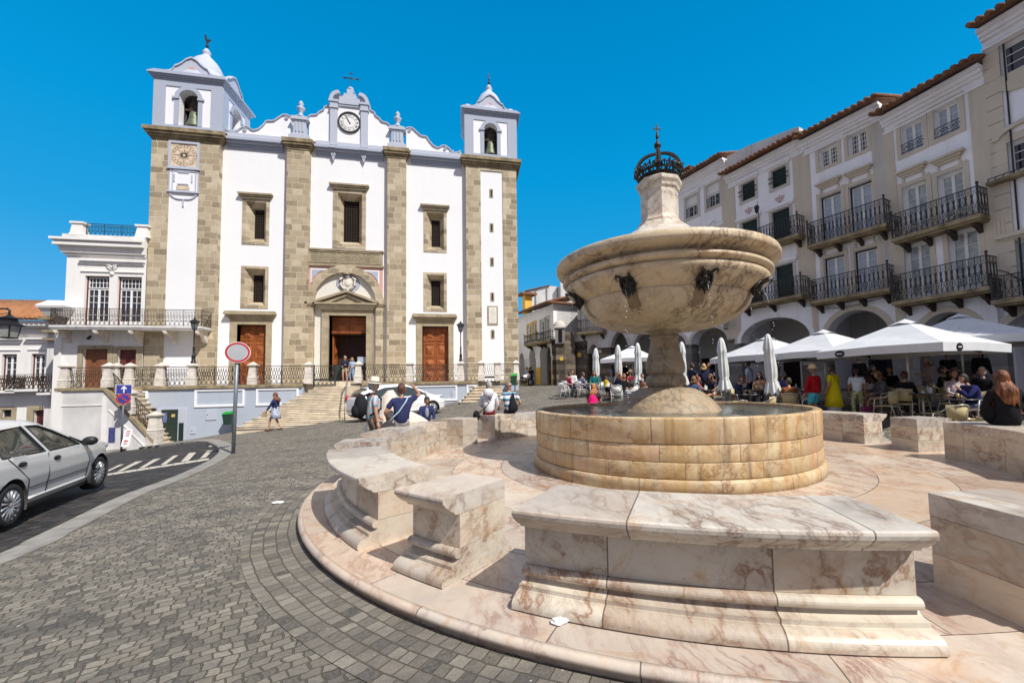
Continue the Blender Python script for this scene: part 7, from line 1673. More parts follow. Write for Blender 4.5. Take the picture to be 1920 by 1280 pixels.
            b = MB(lambda x, y, z: (x, s*z, y)); b.lathe([(0, .03), (wr*.62, .03)], n=24); b.build('brake_disc', M['bumper'], w)
            b = MB(); A = [(wx+(wr+.052)*cos(pi*q/16), wr+(wr+.052)*sin(pi*q/16)) for q in range(-2, 19)]
            for q in range(len(A)-1): b.add([(A[q][0], s*W*.99, A[q][1]), (A[q+1][0], s*W*.99, A[q+1][1]), (A[q+1][0], s*W*.4, A[q+1][1]), (A[q][0], s*W*.4, A[q][1])], [(0, 1, 2, 3)])
            b.add([(wx-.33, s*W*.45, .1), (wx+.33, s*W*.45, .1), (wx+.33, s*W*.45, .62), (wx-.33, s*W*.45, .62)], [(0, 1, 2, 3)]); b.build('wheel_well', M['bumper'], t)
    b = MB()
    for x in spec['seats']:
        for y in (-.35, .35): b.box((x-.1, y-.22, .5), (x+.06, y+.22, 1.02)); b.box((x-.06, y-.1, 1.03), (x+.02, y+.1, 1.22))
    b.build('seat_back', M['seatcloth'], t)
    return t
SPEC_A = dict(x0=-2.0, x1=2.03, w=1.69, wr=.298, wheels=(-1.27, 1.24),
  top=[(-2.0, .62), (-1.98, .92), (-1.92, 1.1), (-1.78, 1.3), (-1.5, 1.39), (-1.05, 1.43), (-.45, 1.435), (0, 1.39), (.35, 1.26), (.78, 1.04), (.95, .98), (1.3, .92), (1.65, .84), (1.9, .7), (2.03, .5)],
  belt=[(-2.0, .93), (-1.2, .93), (-.2, .90), (.7, .88), (1.25, .88), (1.7, .8), (2.03, .6)],
  windows=[[(-1.45, .95), (-1.3, 1.2), (-1.0, 1.3), (-.53, 1.32), (-.48, .93)], [(-.37, .925), (-.41, 1.32), (-.1, 1.305), (.16, 1.2), (.46, 1.03), (.55, .915)], [(.62, .915), (.56, .99), (.5, 1.05), (.76, .915)]],
  screens=[(.15, .8), (-1.9, -1.6)], seams=[[(-.44, .3), (-.43, .6), (-.43, .9)], [(.77, .32), (.79, .6), (.74, .88)], [(-1.35, .93), (-1.2, .8), (-.92, .58), (-.88, .3)], [(-.86, .46), (.76, .46)]], handles=[(-.48, .82), (-.36+1.02-1.0, .0001+.82)] if False else [(-1.08, .82), (-.22, .79)], mirror=(.62, .90), tail=(-1.93, .95), head=(1.72, .74), seats=(-.4, -1.2))
SPEC_B = dict(x0=-2.05, x1=2.1, w=1.77, wr=.305, wheels=(-1.33, 1.3),
  top=[(-2.05, .6), (-2.02, .95), (-1.9, 1.15), (-1.7, 1.35), (-1.3, 1.5), (-.7, 1.555), (-.1, 1.55), (.35, 1.47), (.8, 1.28), (1.2, 1.06), (1.45, .97), (1.75, .88), (1.98, .74), (2.1, .52)],
  belt=[(-2.05, 1.05), (-1.2, 1.0), (0, .95), (.9, .92), (1.3, .9), (1.75, .82), (2.1, .6)],
  windows=[[(-1.5, 1.06), (-1.2, 1.3), (-.8, 1.41), (-.2, 1.42), (-.15, .985)], [(-.05, .98), (-.08, 1.42), (.3, 1.37), (.7, 1.2), (1.1, .965)]],
  screens=[(.5, 1.25), (-1.95, -1.5)], seams=[[(-.1, .3), (-.1, .6), (-.1, .96)], [(.98, .32), (1.02, .6), (1.05, .92)], [(-1.25, 1.0), (-1.1, .8), (-.95, .58), (-.93, .3)]], handles=[(-.85, .88), (.18, .86)], mirror=(1.0, .98), tail=(-1.95, 1.0), head=(1.75, .82), seats=(-.15, -1.0), trim='carwhite')
# left car: stands on the road, front wheel and rear wheel fixed by their ground points
pf, pr = dep(172, 916, 7.75), dep(3, 990, 5.6); h_ = math.atan2(pf[1]-pr[1], pf[0]-pr[0]); mid = (pf+pr)/2
rgtv = np.array((sin(h_), -cos(h_), 0)); zc = -.22
mid = mid-rgtv*.74
CARZ = zg(mid[0], mid[1])-.1
make_car((float(mid[0]-.0*cos(h_)), float(mid[1]), float((pf[2]+pr[2])/2)), h_, -math.atan2(pf[2]-pr[2], 2.5), 'silver-white hatchback cut off by the left edge, on the dark road', SPEC_A, 'carpaint')
# white car before the steps
qr, qf = dep(683, 790, 17.6), dep(826, 776, 20.0); hB = math.atan2(qf[1]-qr[1], qf[0]-qr[0]); mb_ = (qf+qr)/2; mb_ = mb_+np.array((-sin(hB), cos(hB), 0))*.72
make_car((float(mb_[0]), float(mb_[1]), zg(mb_[0], mb_[1])+.01), hB, -math.atan2(zg(qf[0], qf[1])-zg(qr[0], qr[1]), 2.63), 'rounded white car parked by the church steps behind the woman in navy', SPEC_B, 'carwhite')
# motorcycle
P = gp(983, 724); tm = empty('motorcycle', (P[0], P[1], P[2]), R(-62), 'parked black and white motorcycle by the corner of the church', 'motorcycle')
for y in (-.72, .72):
    q = MB(lambda x, yy, z: (z, yy+y, x+.32)); q.lathe([(.2, -.05), (.26, .05), (.31, .05), (.33, 0), (.31, -.05), (.2, -.05)], n=20); w = q.build('wheel', M['tyre'], tm); q = MB(lambda x, yy, z: (z, yy+y, x+.32)); q.lathe([(.0, .03), (.21, .04), (.21, -.04), (0, -.03)], n=16); q.build('rim', M['rim'], w)
q = MB(); q.tube([(0, .72, .32), (0, .5, .75), (0, .42, 1.0)], .05, 6); q.tube([(-.35, .38, 1.05), (0, .42, 1.02), (.35, .38, 1.05)], .025, 6); q.build('fork', M['rim'], tm)
q = MB(); q.ball((0, .15, .82), .3, 10, 7, sx=.6, sy=1.1, sz=.55); q.ball((0, .45, .9), .2, 10, 7, sx=1, sy=.7, sz=1.0); q.build('tank_and_fairing', M['carwhite'], tm)
q = MB(); q.ball((0, -.35, .78), .3, 10, 7, sx=.5, sy=1.3, sz=.35); q.ball((0, 0, .45), .28, 10, 7, sx=.7, sy=1.2, sz=.8); q.build('seat_and_engine', M['black'], tm)
q = MB(); q.ball((0, .6, .9), .1, 8, 6); q.build('headlight', M['headlamp'], tm)
# ------------------------------------------------------------------ people
SKINJOBS = []
def skin_obj(name, verts, edges, radii, mat, parent, extra=None, sub=1, root=0, mats=None):
    """a limb skeleton grown into ONE continuous surface; extra MB parts are joined into the same mesh"""
    me = bpy.data.meshes.new(name); me.from_pydata([tuple(v) for v in verts], edges, [])
    o = bpy.data.objects.new(name, me); COL.objects.link(o); setpar(o, parent)
    sm = o.modifiers.new('s', 'SKIN'); sm.use_smooth_shade = True
    sl_ = me.skin_vertices[0].data if me.skin_vertices else None
    if sl_ is None:
        bm = bmesh.new(); bm.from_mesh(me); bm.verts.layers.skin.verify(); bm.to_mesh(me); bm.free(); sl_ = me.skin_vertices[0].data
    for i, r in enumerate(radii): sl_[i].radius = (r, r) if not hasattr(r, '__len__') else r; sl_[i].use_root = (i == root)
    ss = o.modifiers.new('u', 'SUBSURF'); ss.levels = sub; ss.render_levels = sub
    SKINJOBS.append((o, extra, mats or [mat])); return o
def flush_skins():
    dg = bpy.context.evaluated_depsgraph_get(); dg.update(); out = []
    for o, extra, mats in SKINJOBS:
        e = o.evaluated_get(dg).to_mesh(); v = [tuple(p.co) for p in e.vertices]; f = [tuple(p.vertices) for p in e.polygons]; o.evaluated_get(dg).to_mesh_clear(); out.append((v, f))
    for (o, extra, mats), (v, f) in zip(SKINJOBS, out):
        b = MB(); b.add(v, f, smooth=True)
        if extra:
            n = len(b.v); b.v += extra.v; b.f += [[k+n for k in q] for q in extra.f]; b.mi += extra.mi; b.sm += extra.sm; b.uv += extra.uv
        me = bpy.data.meshes.new(o.name); me.from_pydata(b.v, [], b.f)
        for m_ in mats: me.materials.append(m_)
        me.polygons.foreach_set('material_index', b.mi); me.polygons.foreach_set('use_smooth', b.sm); me.update()
        o.modifiers.clear(); old = o.data; o.data = me; bpy.data.meshes.remove(old)
    SKINJOBS.clear()
def rotx(p, a): return np.array((p[0], p[1]*cos(a)-p[2]*sin(a), p[1]*sin(a)+p[2]*cos(a)))
def rotz(p, a): return np.array((p[0]*cos(a)-p[1]*sin(a), p[0]*sin(a)+p[1]*cos(a), p[2]))
def ik(a, t, l1, l2, pole):
    a, t, pole = np.array(a, float), np.array(t, float), np.array(pole, float); d = t-a; L = np.linalg.norm(d)
    if L > (l1+l2)*.995: t = a+d/L*(l1+l2)*.995; d = t-a; L = np.linalg.norm(d)
    u = d/L; x = (l1*l1-l2*l2+L*L)/(2*L); h = math.sqrt(max(0, l1*l1-x*x)); p = pole-(pole @ u)*u; p /= (np.linalg.norm(p)+1e-9)
    return a+u*x+p*h, t
_cloth = {}
def cloth(c, pat=None):
    k = (tuple(round(x, 3) for x in c), pat and pat[0])
    if k in _cloth: return _cloth[k]
    n = NT('cloth_%d' % len(_cloth)); v = n.obj(); ns = n.noise(v, 9, 5, .6).outputs[0]; ns2 = n.noise(n.mapping(v, (1, 1, .5)), 16, 4, .6).outputs[0]
    base = n.ramp(ns, [(.25, tuple(x*.72 for x in c)), (.75, tuple(min(1, x*1.12) for x in c))])
    if pat:
        sx = n.n('ShaderNodeSeparateXYZ'); n.l(v, sx.inputs[0]); kind, c2, per = pat[:3]
        if kind in ('stripe', 'stripe2'):
            fr = n.math('FRACT', n.math('DIVIDE', n.math('ADD', sx.outputs[2], n.math('MULTIPLY', ns, .03)), per)); m_ = n.math('GREATER_THAN', fr, .5); base = n.mix(m_, base, c2)
            if kind == 'stripe2': m3 = n.math('GREATER_THAN', fr, .78); base = n.mix(m3, base, pat[3])
        if kind == 'check':
            a = n.math('GREATER_THAN', n.math('FRACT', n.math('DIVIDE', sx.outputs[2], per)), .55); b_ = n.math('GREATER_THAN', n.math('FRACT', n.math('DIVIDE', n.math('ADD', sx.outputs[0], sx.outputs[1]), per)), .55)
            base = n.mix(n.math('MULTIPLY', a, .6), base, c2); base = n.mix(n.math('MULTIPLY', b_, .6), base, pat[3])
        if kind == 'spot': base = n.mix(n.ramp(n.noise(v, per, 2, .5).outputs[0], [(.52, (0, 0, 0)), (.58, (1, 1, 1))]), base, c2)
    n.col(base); n.bump(ns2, .5, .02); _cloth[k] = n.fin(.9, .15); return _cloth[k]
_sk = {}
def skinmat(c):
    if c in _sk: return _sk[c]
    n = NT('skin_%d' % len(_sk)); ns = n.noise(n.obj(), 7, 4, .6).outputs[0]; n.col(n.ramp(ns, [(.3, tuple(x*.85 for x in c)), (.7, c)])); _sk[c] = n.fin(.5, .35); return _sk[c]
M['eye'] = plain('eye_dark', (.015, .012, .01), .3, .1, 5); M['lip'] = plain('lip', (.28, .09, .07), .5, .1, 5)
FAIR, TAN, OLD = (.52, .29, .19), (.40, .20, .12), (.50, .27, .18)
_hm = {}
def hairmat(c):
    if c in _hm: return _hm[c]
    k = NT('hair_%d' % len(_hm)); n = k.noise(k.mapping(k.obj(), (60, 60, 5)), 1.0, 5, .65).outputs[0]; n2 = k.noise(k.obj(), 6, 3).outputs[0]
    k.col(k.ramp(k.math('ADD', k.math('MULTIPLY', n, .65), k.math('MULTIPLY', n2, .35)), [(.38, tuple(x*.22 for x in c)), (.5, c), (.63, tuple(min(1, x*2.3+.01) for x in c))])); k.bump(n, .9, .02); _hm[c] = k.fin(.45, .45); return _hm[c]
def head_mesh(b, c, yaw=0, pitch=0, s=1.0):
    """face looks along +y; joined into the body mesh"""
    def T(p): q = rotx(np.array(p)*s, pitch); return tuple(rotz(q, yaw)+c)
    n, k = 14, 11; vs = []; fs = []
    for i in range(k+1):
        t = pi*i/k
        for j in range(n):
            w = 2*pi*j/n; x, y, z = .075*sin(t)*cos(w), .094*sin(t)*sin(w), .118*cos(t)
            if z < 0: f = 1-.42*(-z/.118)**1.5; x *= f; y = y*(1-.22*(-z/.118)) + (.018*(-z/.118) if y > 0 else .01)
            if y > 0 and -.03 < z < .02 and abs(x) < .03: y += .004
            if y > .05 and .005 < z < .03 and .015 < abs(x) < .05: y -= .008
            vs.append(T((x, y, z)))
    for i in range(k):
        for j in range(n): fs.append((i*n+j, (i+1)*n+j, (i+1)*n+(j+1) % n, i*n+(j+1) % n))
    b.add(vs, fs, smooth=True)
    b.add([T(p) for p in ((0, .09, .022), (.011, .09, -.02), (-.011, .09, -.02), (0, .118, -.022), (0, .094, -.032))], [(0, 3, 1), (0, 2, 3), (1, 3, 4), (2, 4, 3)], smooth=True)
    for sx in (-1, 1):
        q = MB(); q.ball((sx*.077, -.002, -.002), .026, 7, 5, sx=.4, sy=.8, sz=1.25); b.add([T(p) for p in q.v], q.f, smooth=True)
        q = MB(); q.ball((sx*.031, .083, .018), .0125, 7, 5, sx=1.1, sy=.6, sz=.7); b.add([T(p) for p in q.v], q.f, m=1, smooth=True)
        q = MB(); q.box((sx*.031-.016, .082, .033), (sx*.031+.016, .091, .038)); b.add([T(p) for p in q.v], q.f, m=1)
    q = MB(); q.ball((0, .086, -.055), .024, 8, 5, sx=1, sy=.35, sz=.28); b.add([T(p) for p in q.v], q.f, m=2, smooth=True)
    return T
def c_seed(T): q = T((0, 0, 0)); return abs(q[0]*971+q[1]*311+q[2]*7717)*10
def hair_mesh(T, style):
    b = MB(); n, k = 14, 9; vs = []; fs = []
    for i in range(k+1):
        t = pi*i/k*(.74 if style != 'bald' else .5)
        for j in range(n):
            w = 2*pi*j/n; r = 1.13+.05*sin(5*w+3*t)+.03*sin(11*w+7*t); x, y, z = .078*r*sin(t)*cos(w), .098*r*sin(t)*sin(w)-.006, .122*1.1*cos(t)+.004
            if y > .02 and z < .062: y = .02+(y-.02)*.35; x *= .97
            vs.append(T((x, y, z)))
    for i in range(k):
        for j in range(n): fs.append((i*n+j, (i+1)*n+j, (i+1)*n+(j+1) % n, i*n+(j+1) % n))
    b.add(vs, fs, smooth=True)
    if style in ('long', 'verylong', 'bob'):
        L = {'long': .30, 'verylong': .46, 'bob': .16}[style]; n = 25; rh = random.Random(int(c_seed(T))); rz_ = [rh.uniform(-.06, .05) for _ in range(n)]; rr_ = [rh.uniform(-.016, .016) for _ in range(n)]; vs = []; fs = []; rows = 7
        for i in range(rows+1):
            u = i/rows; z = .03-L*u
            for j in range(n):
                w = pi+pi*(j/(n-1)); wd_ = .092+.03*sin(u*2.6); bk = .13*min(1, max(0, (u*L-.10)/.08))*max(0, -sin(w)); x, y = (wd_+rr_[j]*u**.5)*cos(w)*(1.05+.35*min(1, max(0, (u*L-.12)/.1))), .095*sin(w)*(1+.1*u)+.01-bk+rr_[j]*1.2*u**.5+.012*sin(9*w+4*u); vs.append(T((x, y, z+rz_[j]*u*u)))
            for j in range(n-1, -1, -1):
                w = pi+pi*(j/(n-1)); bk = .13*min(1, max(0, (u*L-.10)/.08))*max(0, -sin(w)); x, y = .06*cos(w), .05*sin(w)-bk*.8; vs.append(T((x, y, z)))
        m_ = 2*n
        for i in range(rows):
            for j in range(m_): fs.append((i*m_+j, i*m_+(j+1) % m_, (i+1)*m_+(j+1) % m_, (i+1)*m_+j))
        fs.append(tuple(rows*m_+j for j in range(m_))); b.add(vs, fs, smooth=True)
    if style == 'bun': q = MB(); q.ball((0, -.11, .05), .05, 8, 6); b.add([T(p) for p in q.v], q.f, smooth=True)
    return b
def hand(b, w, e, up=(0, 0, 1), s=1.0, curl=.5):
    """palm, four unequal fingers and a thumb, joined to the wrist w coming from the elbow e"""
    d = np.array(w)-np.array(e); d /= np.linalg.norm(d)+1e-9; u = np.array(up, float)
    sd = np.cross(d, u); L = np.linalg.norm(sd); sd = sd/L if L > .1 else np.array((1.0, 0, 0)); nn = np.cross(sd, d)
    w = np.array(w); b.tube([w-d*.02, w+d*.02*s, w+d*.05*s, w+d*.085*s], [.026*s, .03*s, .036*s, .03*s], 7)
    for k, (o, L_) in enumerate(((-.027, .062), (-.009, .074), (.009, .07), (.026, .054))):
        p0 = w+d*.08*s+sd*o*s; p1 = p0+(d*(1-.4*curl)-nn*.5*curl)*L_*.5*s; p2 = p1+(d*(.6-.8*curl)-nn*.9*curl)*L_*.5*s; b.tube([p0-d*.012, p0, p1, p2], [.0095*s, .0095*s, .0085*s, .0065*s], 5)
    p0 = w+d*.03*s+sd*.03*s; p1 = p0+(d*.6+sd*.75-nn*.2)*.035*s; p2 = p1+(d*.9+sd*.1-nn*.3)*.03*s; b.tube([p0-sd*.012, p0, p1, p2], [.011*s, .0115*s, .0105*s, .008*s], 5)
def person(x, y, z, az, label, group=None, h=1.7, sit=None, lean=0.0, top=(.05, .05, .08), pat=None, sleeve='short', bottom='trousers', bcol=(.04, .04, .06), bpat=None, skin_=FAIR, hair='short', hcol=(.05, .03, .02), hat=None, hl=None, hr=None, fl=None, fr=None, yaw=0.0, pitch=0.0, shoes=(.03, .03, .03), knee=.42, fat=1.0, coat=False, name='person'):
    """az: compass direction the body faces (0 = +y, 90 = +x). hl/hr: hand targets, fl/fr: foot targets in body coordinates"""
    t = empty(name, (float(x), float(y), float(z)), R(-az), label, 'person', group); s = h/1.7
    pel = np.array((0, 0, sit+.10 if sit else .93*s)); ln = lean
    def up(p): return pel+rotx(np.array(p)*s, -ln)
    waist, chest, neck, hb = up((0, 0, .14)), up((0, .005, .33)), up((0, -.005, .50)), up((0, .012, .575)); hc = up((0, .03, .685))
    S = {-1: up((-.175, 0, .44)), 1: up((.175, 0, .44))}; Hp = {-1: pel+np.array((-.09*s, 0, -.03)), 1: pel+np.array((.09*s, 0, -.03))}
    if sit:
        F = {-1: fl or (-.12, knee+.06, .09), 1: fr or (.12, knee+.06, .09)}
    else: F = {-1: fl or (-.10, -.02, .085), 1: fr or (.10, .03, .085)}
    Hd = {-1: hl or ((-.25, .06, .78*s) if not sit else (-.14, .33, sit+.2)), 1: hr or ((.25, .06, .78*s) if not sit else (.14, .33, sit+.2))}
    J = {}
    for k in (-1, 1):
        el, wr = ik(S[k], Hd[k], .29*s, .25*s, (k*.55, -.6, -.6)); kn, an = ik(Hp[k], F[k], (.43 if not sit else knee+.02)*s if not sit else knee+.02, .42*s, (k*.12, 1, .25)); J[k] = (el, wr, kn, an)
    # body: one skinned surface (torso, limbs) with head and hands joined on
    V = [pel, waist, chest, neck, hb]; E_ = [(0, 1), (1, 2), (2, 3), (3, 4)]; Ra = [.085*s, .085*s, .1*s, .05*s, .048*s]
    for k in (-1, 1):
        el, wr, kn, an = J[k]; n = len(V); toe = an+np.array((0, .13*s, -.05))
        V += [S[k], el, wr, Hp[k], kn, an, toe]; Ra += [.052*s, .04*s, .026*s, .07*s, .055*s, .038*s, .03*s]
        E_ += [(2, n), (n, n+1), (n+1, n+2), (0, n+3), (n+3, n+4), (n+4, n+5), (n+5, n+6)]
    ex = MB(); T = head_mesh(ex, hc, yaw, pitch, s*1.0)
    for k in (-1, 1): hand(ex, J[k][1], J[k][0], (0, 0, 1), s)
    skin_obj('body', V, E_, Ra, None, t, ex, 1, 0, [skinmat(skin_), M['eye'], M['lip']])
    # upper garment
    V = [pel+np.array((0, (.0 if not sit else -.015), -.075)), waist, chest, up((0, -.0, .475))]; E_ = [(0, 1), (1, 2), (2, 3)]; Ra = [.165*s*fat, .136*s*fat, .138*s*fat, .07*s]
    if coat: V.insert(0, pel+np.array((0, 0, -.12))); E_ = [(0, 1), (1, 2), (2, 3), (3, 4)]; Ra.insert(0, .15*s)
    ci = len(V)-2
    for k in (-1, 1):
        el, wr, kn, an = J[k]; n = len(V); V += [S[k]+np.array((0, 0, .0))]; Ra += [.074*s]; E_ += [(ci, n)]
        if sleeve == 'none': continue
        mid = S[k]+(el-S[k])*.72
        if sleeve == 'short': V += [mid]; Ra += [.068*s]; E_ += [(n, n+1)]
        else: V += [el, wr+(el-wr)*.12]; Ra += [.056*s, .042*s]; E_ += [(n, n+1), (n+1, n+2)]
    skin_obj('upper_garment', V, E_, Ra, cloth(top, pat), t)
    bm_ = cloth(bcol, bpat)
    if bottom in ('trousers', 'shorts'):
        V = [pel+np.array((0, 0, .10)), pel+np.array((0, 0, -.01))]; E_ = [(0, 1)]; Ra = [.125*s*(fat**.5), .15*s*(fat**.5)]
        for k in (-1, 1):
            el, wr, kn, an = J[k]; n = len(V)
            if bottom == 'trousers': V += [Hp[k], kn, an+(kn-an)*.08]; Ra += [.098*s, .072*s, .056*s]; E_ += [(1, n), (n, n+1), (n+1, n+2)]
            else: V += [Hp[k], Hp[k]+(kn-Hp[k])*.85]; Ra += [.105*s, .095*s]; E_ += [(1, n), (n, n+1)]
        skin_obj('trousers' if bottom == 'trousers' else 'shorts', V, E_, Ra, bm_, t)
    elif bottom in ('skirt', 'dress'):
        L = (.38 if h < 1.66 or top[0] < .5 else .52) if bottom == 'skirt' else .78; b = MB()
        if sit:
            V = [pel+np.array((0, 0, .05)), pel, pel+np.array((0, .25, -.0)), (J[1][2]+J[-1][2])/2+np.array((0, .02, -.02))]; skin_obj('skirt', V, [(0, 1), (1, 2), (2, 3)], [.13*s, .14*s, .13*s, .12*s], bm_, t)
        else:
            pr = [(.125*s*fat, pel[2]+.16), (.15*s*fat, pel[2]+.02), (.18*s*fat, pel[2]-L*.45*s), (.22*s*fat+(.08 if bottom == 'dress' else 0), pel[2]-L*s), (.2*s, pel[2]-L*s)]; b.lathe(pr, n=20); nb = MB(); nb.add([(a*(1+.05*sin(6*math.atan2(c, a))), c, d) for a, c, d in b.v], b.f, smooth=True); nb.build('skirt', bm_, t)
    for k in (-1, 1):
        el, wr, kn, an = J[k]; b = MB(); a0 = an+np.array((0, -.05*s, -.055)); b.tube([a0, an+np.array((0, .0, -.045)), an+np.array((0, .1*s, -.052)), an+np.array((0, .17*s, -.062))], [.036*s, .044*s, .042*s, .028*s], 7); b.build('shoe', cloth(shoes), t)
    if hair: hair_mesh(T, hair).build('hair', hairmat(hcol), t)
    if hat:
        kind, hcl = hat; b = MB(); q = MB()
        if kind == 'straw': q.lathe([(.0, .2), (.06, .205), (.085, .185), (.095, .09), (.10, .075), (.165, .062), (.175, .05), (.165, .052), (.09, .06)], n=22)
        elif kind == 'cap': q.lathe([(.0, .155), (.05, .15), (.085, .12), (.1, .06), (.102, .035)], n=18); q.add([(-.08, .07, .05), (.08, .07, .05), (.06, .19, .035), (-.06, .19, .035), (-.08, .07, .06), (.08, .07, .06), (.06, .19, .043), (-.06, .19, .043)], [(0, 3, 2, 1), (4, 5, 6, 7), (0, 1, 5, 4), (1, 2, 6, 5), (2, 3, 7, 6), (3, 0, 4, 7)])
        else: q.lathe([(.0, .17), (.06, .165), (.09, .13), (.098, .07), (.14, .045), (.15, .03), (.09, .045)], n=20)
        b.add([T(p) for p in q.v], q.f, smooth=True); ho = b.build('hat', cloth(hcl), t)
        if kind == 'straw': q = MB(); q.lathe([(.098, .10), (.101, .098), (.103, .078), (.1, .075)], n=22); b = MB(); b.add([T(p) for p in q.v], q.f, smooth=True); b.build('hat_band', M['black'], ho)
    t['_z'] = 1; del t['_z']
    return t, {'S': S, 'J': J, 'pel': pel, 'hc': hc, 'T': T, 'up': up}
def worn(t, name, b, mt, label, cat):
    """a bag a person wears or holds: its own thing at the same place"""
    o = b.build(name, mt); o.location = t.location; o.rotation_euler = t.rotation_euler; return tag(o, label, cat)
def at(px, Z, py=700): P = dep(px, py, Z); return P[0], P[1]
def stand(px, Z, az, label, **k):
    x, y = at(px, Z); return person(x, y, k.pop('z', None) if k.get('z') is not None else zg(x, y), az, label, **k)
BZ = PZ+.653
def onbench(px, label, az, r=5.55, **k):
    # seat on a bench: where the line of sight meets the ring
    d = ray(px, 760); a = d[0]**2+d[1]**2; b = -2*(d[0]*FX+d[1]*FY); c = FX**2+FY**2-r*r; sq = math.sqrt(max(0, b*b-4*a*c)); tt = (-b+(sq if k.pop('far', True) else -sq))/2/a; x, y = d[0]*tt, d[1]*tt
    return person(x, y, PZ-.08, az, label, sit=.733, **k)

# --- by the benches
t, J = stand(699, 8.9, 62, 'man standing in straw hat, checked shirt and khaki trousers with black backpack', h=1.72, top=(.22, .42, .5), pat=('check', (.55, .25, .2), .12, (.6, .6, .62)), bcol=(.19, .15, .115), hat=('straw', (.75, .7, .58)), skin_=OLD, hair='short', hcol=(.4, .38, .35), hr=(.24, .05, .74), hl=(-.2, .2, .95), pitch=-.1, fat=1.12)
q = MB(); q.ball((0, -.24, 1.22), .5, 14, 9, sx=.36, sy=.25, sz=.52); q.ball((0, -.33, 1.12), .3, 10, 7, sx=.45, sy=.3, sz=.5)
for s in (-1, 1): q.tube([(s*.12, -.16, 1.42), (s*.14, -.02, 1.48), (s*.15, .13, 1.36), (s*.17, .12, 1.15), (s*.18, -.1, 1.02)], .022, 6)
worn(t, 'backpack', q, cloth((.02, .02, .024)), 'black backpack with pale straps on the man in the straw hat', 'backpack')
t, J = onbench(753, 'woman in navy t-shirt seated on the bench, pointing towards the church', -8, top=(.03, .035, .10), bcol=(.45, .43, .42), bpat=('spot', (.1, .1, .12), 40), hair='short', hcol=(.09, .035, .022), skin_=TAN, hr=(.26, .34, 1.56), hl=(-.3, .18, .92), yaw=-.25, lean=.02, h=1.72, fat=1.15)
q = MB(); q.tube([(.13, -.08, 1.36), (.08, -.15, 1.25), (-.05, -.17, 1.05), (-.2, -.12, .9), (-.27, .02, .84)], [.018]*5, 5); q.tube([(.13, -.08, 1.36), (.13, .06, 1.3), (0, .16, 1.1), (-.2, .12, .9)], .018, 5)
worn(t, 'shoulder_bag_strap', q, cloth((.35, .5, .58)), 'pale blue bag strap across the navy t-shirt of the pointing woman', 'bag strap')
# boulders beyond the bench
def boulder(px, py, Z, rx, ry, rz_, label, seed, flat=False):
    x, y = at(px, Z); z = zg(x, y); b = MB(); rnd = random.Random(seed); b.ball((0, 0, 0), 1, 18, 12)
    ph = [rnd.uniform(0, 6) for _ in range(6)]
    b.v = [(vx*rx*(1+.09*sin(3*vy*2+ph[0])+.07*sin(5*vz+ph[1])), vy*ry*(1+.1*sin(3*vx+ph[2])+.05*sin(7*vz+ph[3])), max(-.25, vz)*rz_*(1+.08*sin(4*vx+ph[4]))) for vx, vy, vz in b.v]
    o = b.build('boulder', plain('pale_marble_boulder', (.62, .55, .46), .8, .2, 3, .2, bump=.5)); o.location = (x, y, z+rz_*.22); o.rotation_euler = (0, 0, rnd.uniform(-.3, .3)); return tag(o, label, 'boulder', 'marble boulders beyond the benches')
boulder(727, 760, 9.7, .45, .5, 1.22, 'tall pale marble boulder between straw-hat man and navy woman', 4)
boulder(772, 775, 10.6, .6, .45, .8, 'low white marble boulder between the navy woman and the seated boy', 7)
x, y = at(812, 10.8); boulder(812, 785, 10.75, .3, .3, .48, 'rounded grey-brown boulder the boy sits over', 9)
t, J = person(*at(799, 11.15), zg(*at(799, 11.15)), 165, 'boy in navy jacket and pale trousers seated on a stone, facing the camera', h=1.45, sit=.56, top=(.03, .04, .12), sleeve='long', bcol=(.52, .52, .62), hair='short', hcol=(.03, .02, .015), skin_=TAN, hl=(-.1, .3, .72), hr=(.1, .32, .7), lean=.15, pitch=-.25, knee=.36, fl=(-.22, .42, .08), fr=(.14, .4, .08))
q = MB(lambda a, c, d: tuple(J['up']((a, c, d)))); q.ball((0, .06, .27), .2, 10, 8, sx=.36, sy=.34, sz=1.0); o = q.build('grey_shirt_front', cloth((.3, .31, .34)), t)
t, J = onbench(917, 'grey-haired woman in white hoodie seated on the bench with her back turned', 5, top=(.74, .74, .78), sleeve='long', bcol=(.2, .02, .03), hair='short', hcol=(.3, .27, .24), skin_=OLD, lean=.06, yaw=.3, h=1.78, fat=1.12)
q = MB(); q.tube([(-.12, -.07, 1.42), (-.02, -.17, 1.25), (.05, -.17, 1.15), (-.1, -.16, .95), (-.3, -.05, .78)], .014, 5); q.ball((-.36, -.02, .72), .3, 10, 8, sx=.32, sy=.6, sz=.5); worn(t, 'handbag', q, cloth((.015, .015, .018)), 'black handbag on a long strap beside the white hoodie', 'bag')
q = MB(); q.ball((0, -.15, 1.36), .17, 12, 8, sx=.9, sy=.5, sz=.75); q.build('hood', cloth((.74, .74, .78)), t)
t, J = onbench(956, 'old man in blue striped t-shirt leaning forward on the bench', -6, top=(.7, .7, .7), pat=('stripe2', (.07, .09, .17), .17, (.09, .28, .38)), bcol=(.03, .03, .06), hair='bald', hcol=(.3, .2, .16), skin_=OLD, lean=.18, yaw=.3, pitch=-.25, h=1.78, fat=1.2, hl=(-.3, .2, .9), hr=(.3, .25, .92))
q = MB(); b2 = MB(lambda a, c, d: tuple(J['up']((a, c, d)))); b2.lathe([(.0, .46), (.03, .44), (.06, .3), (.13, .08), (.14, -.02), (.1, -.07), (0, -.08)], (.06, -.17), 14); b2.v = [(a, c*.75-.05, d) for a, c, d in b2.v]
worn(t, 'drawstring_bag', b2, cloth((.018, .017, .02)), 'black drawstring bag on the back of the striped t-shirt', 'bag')
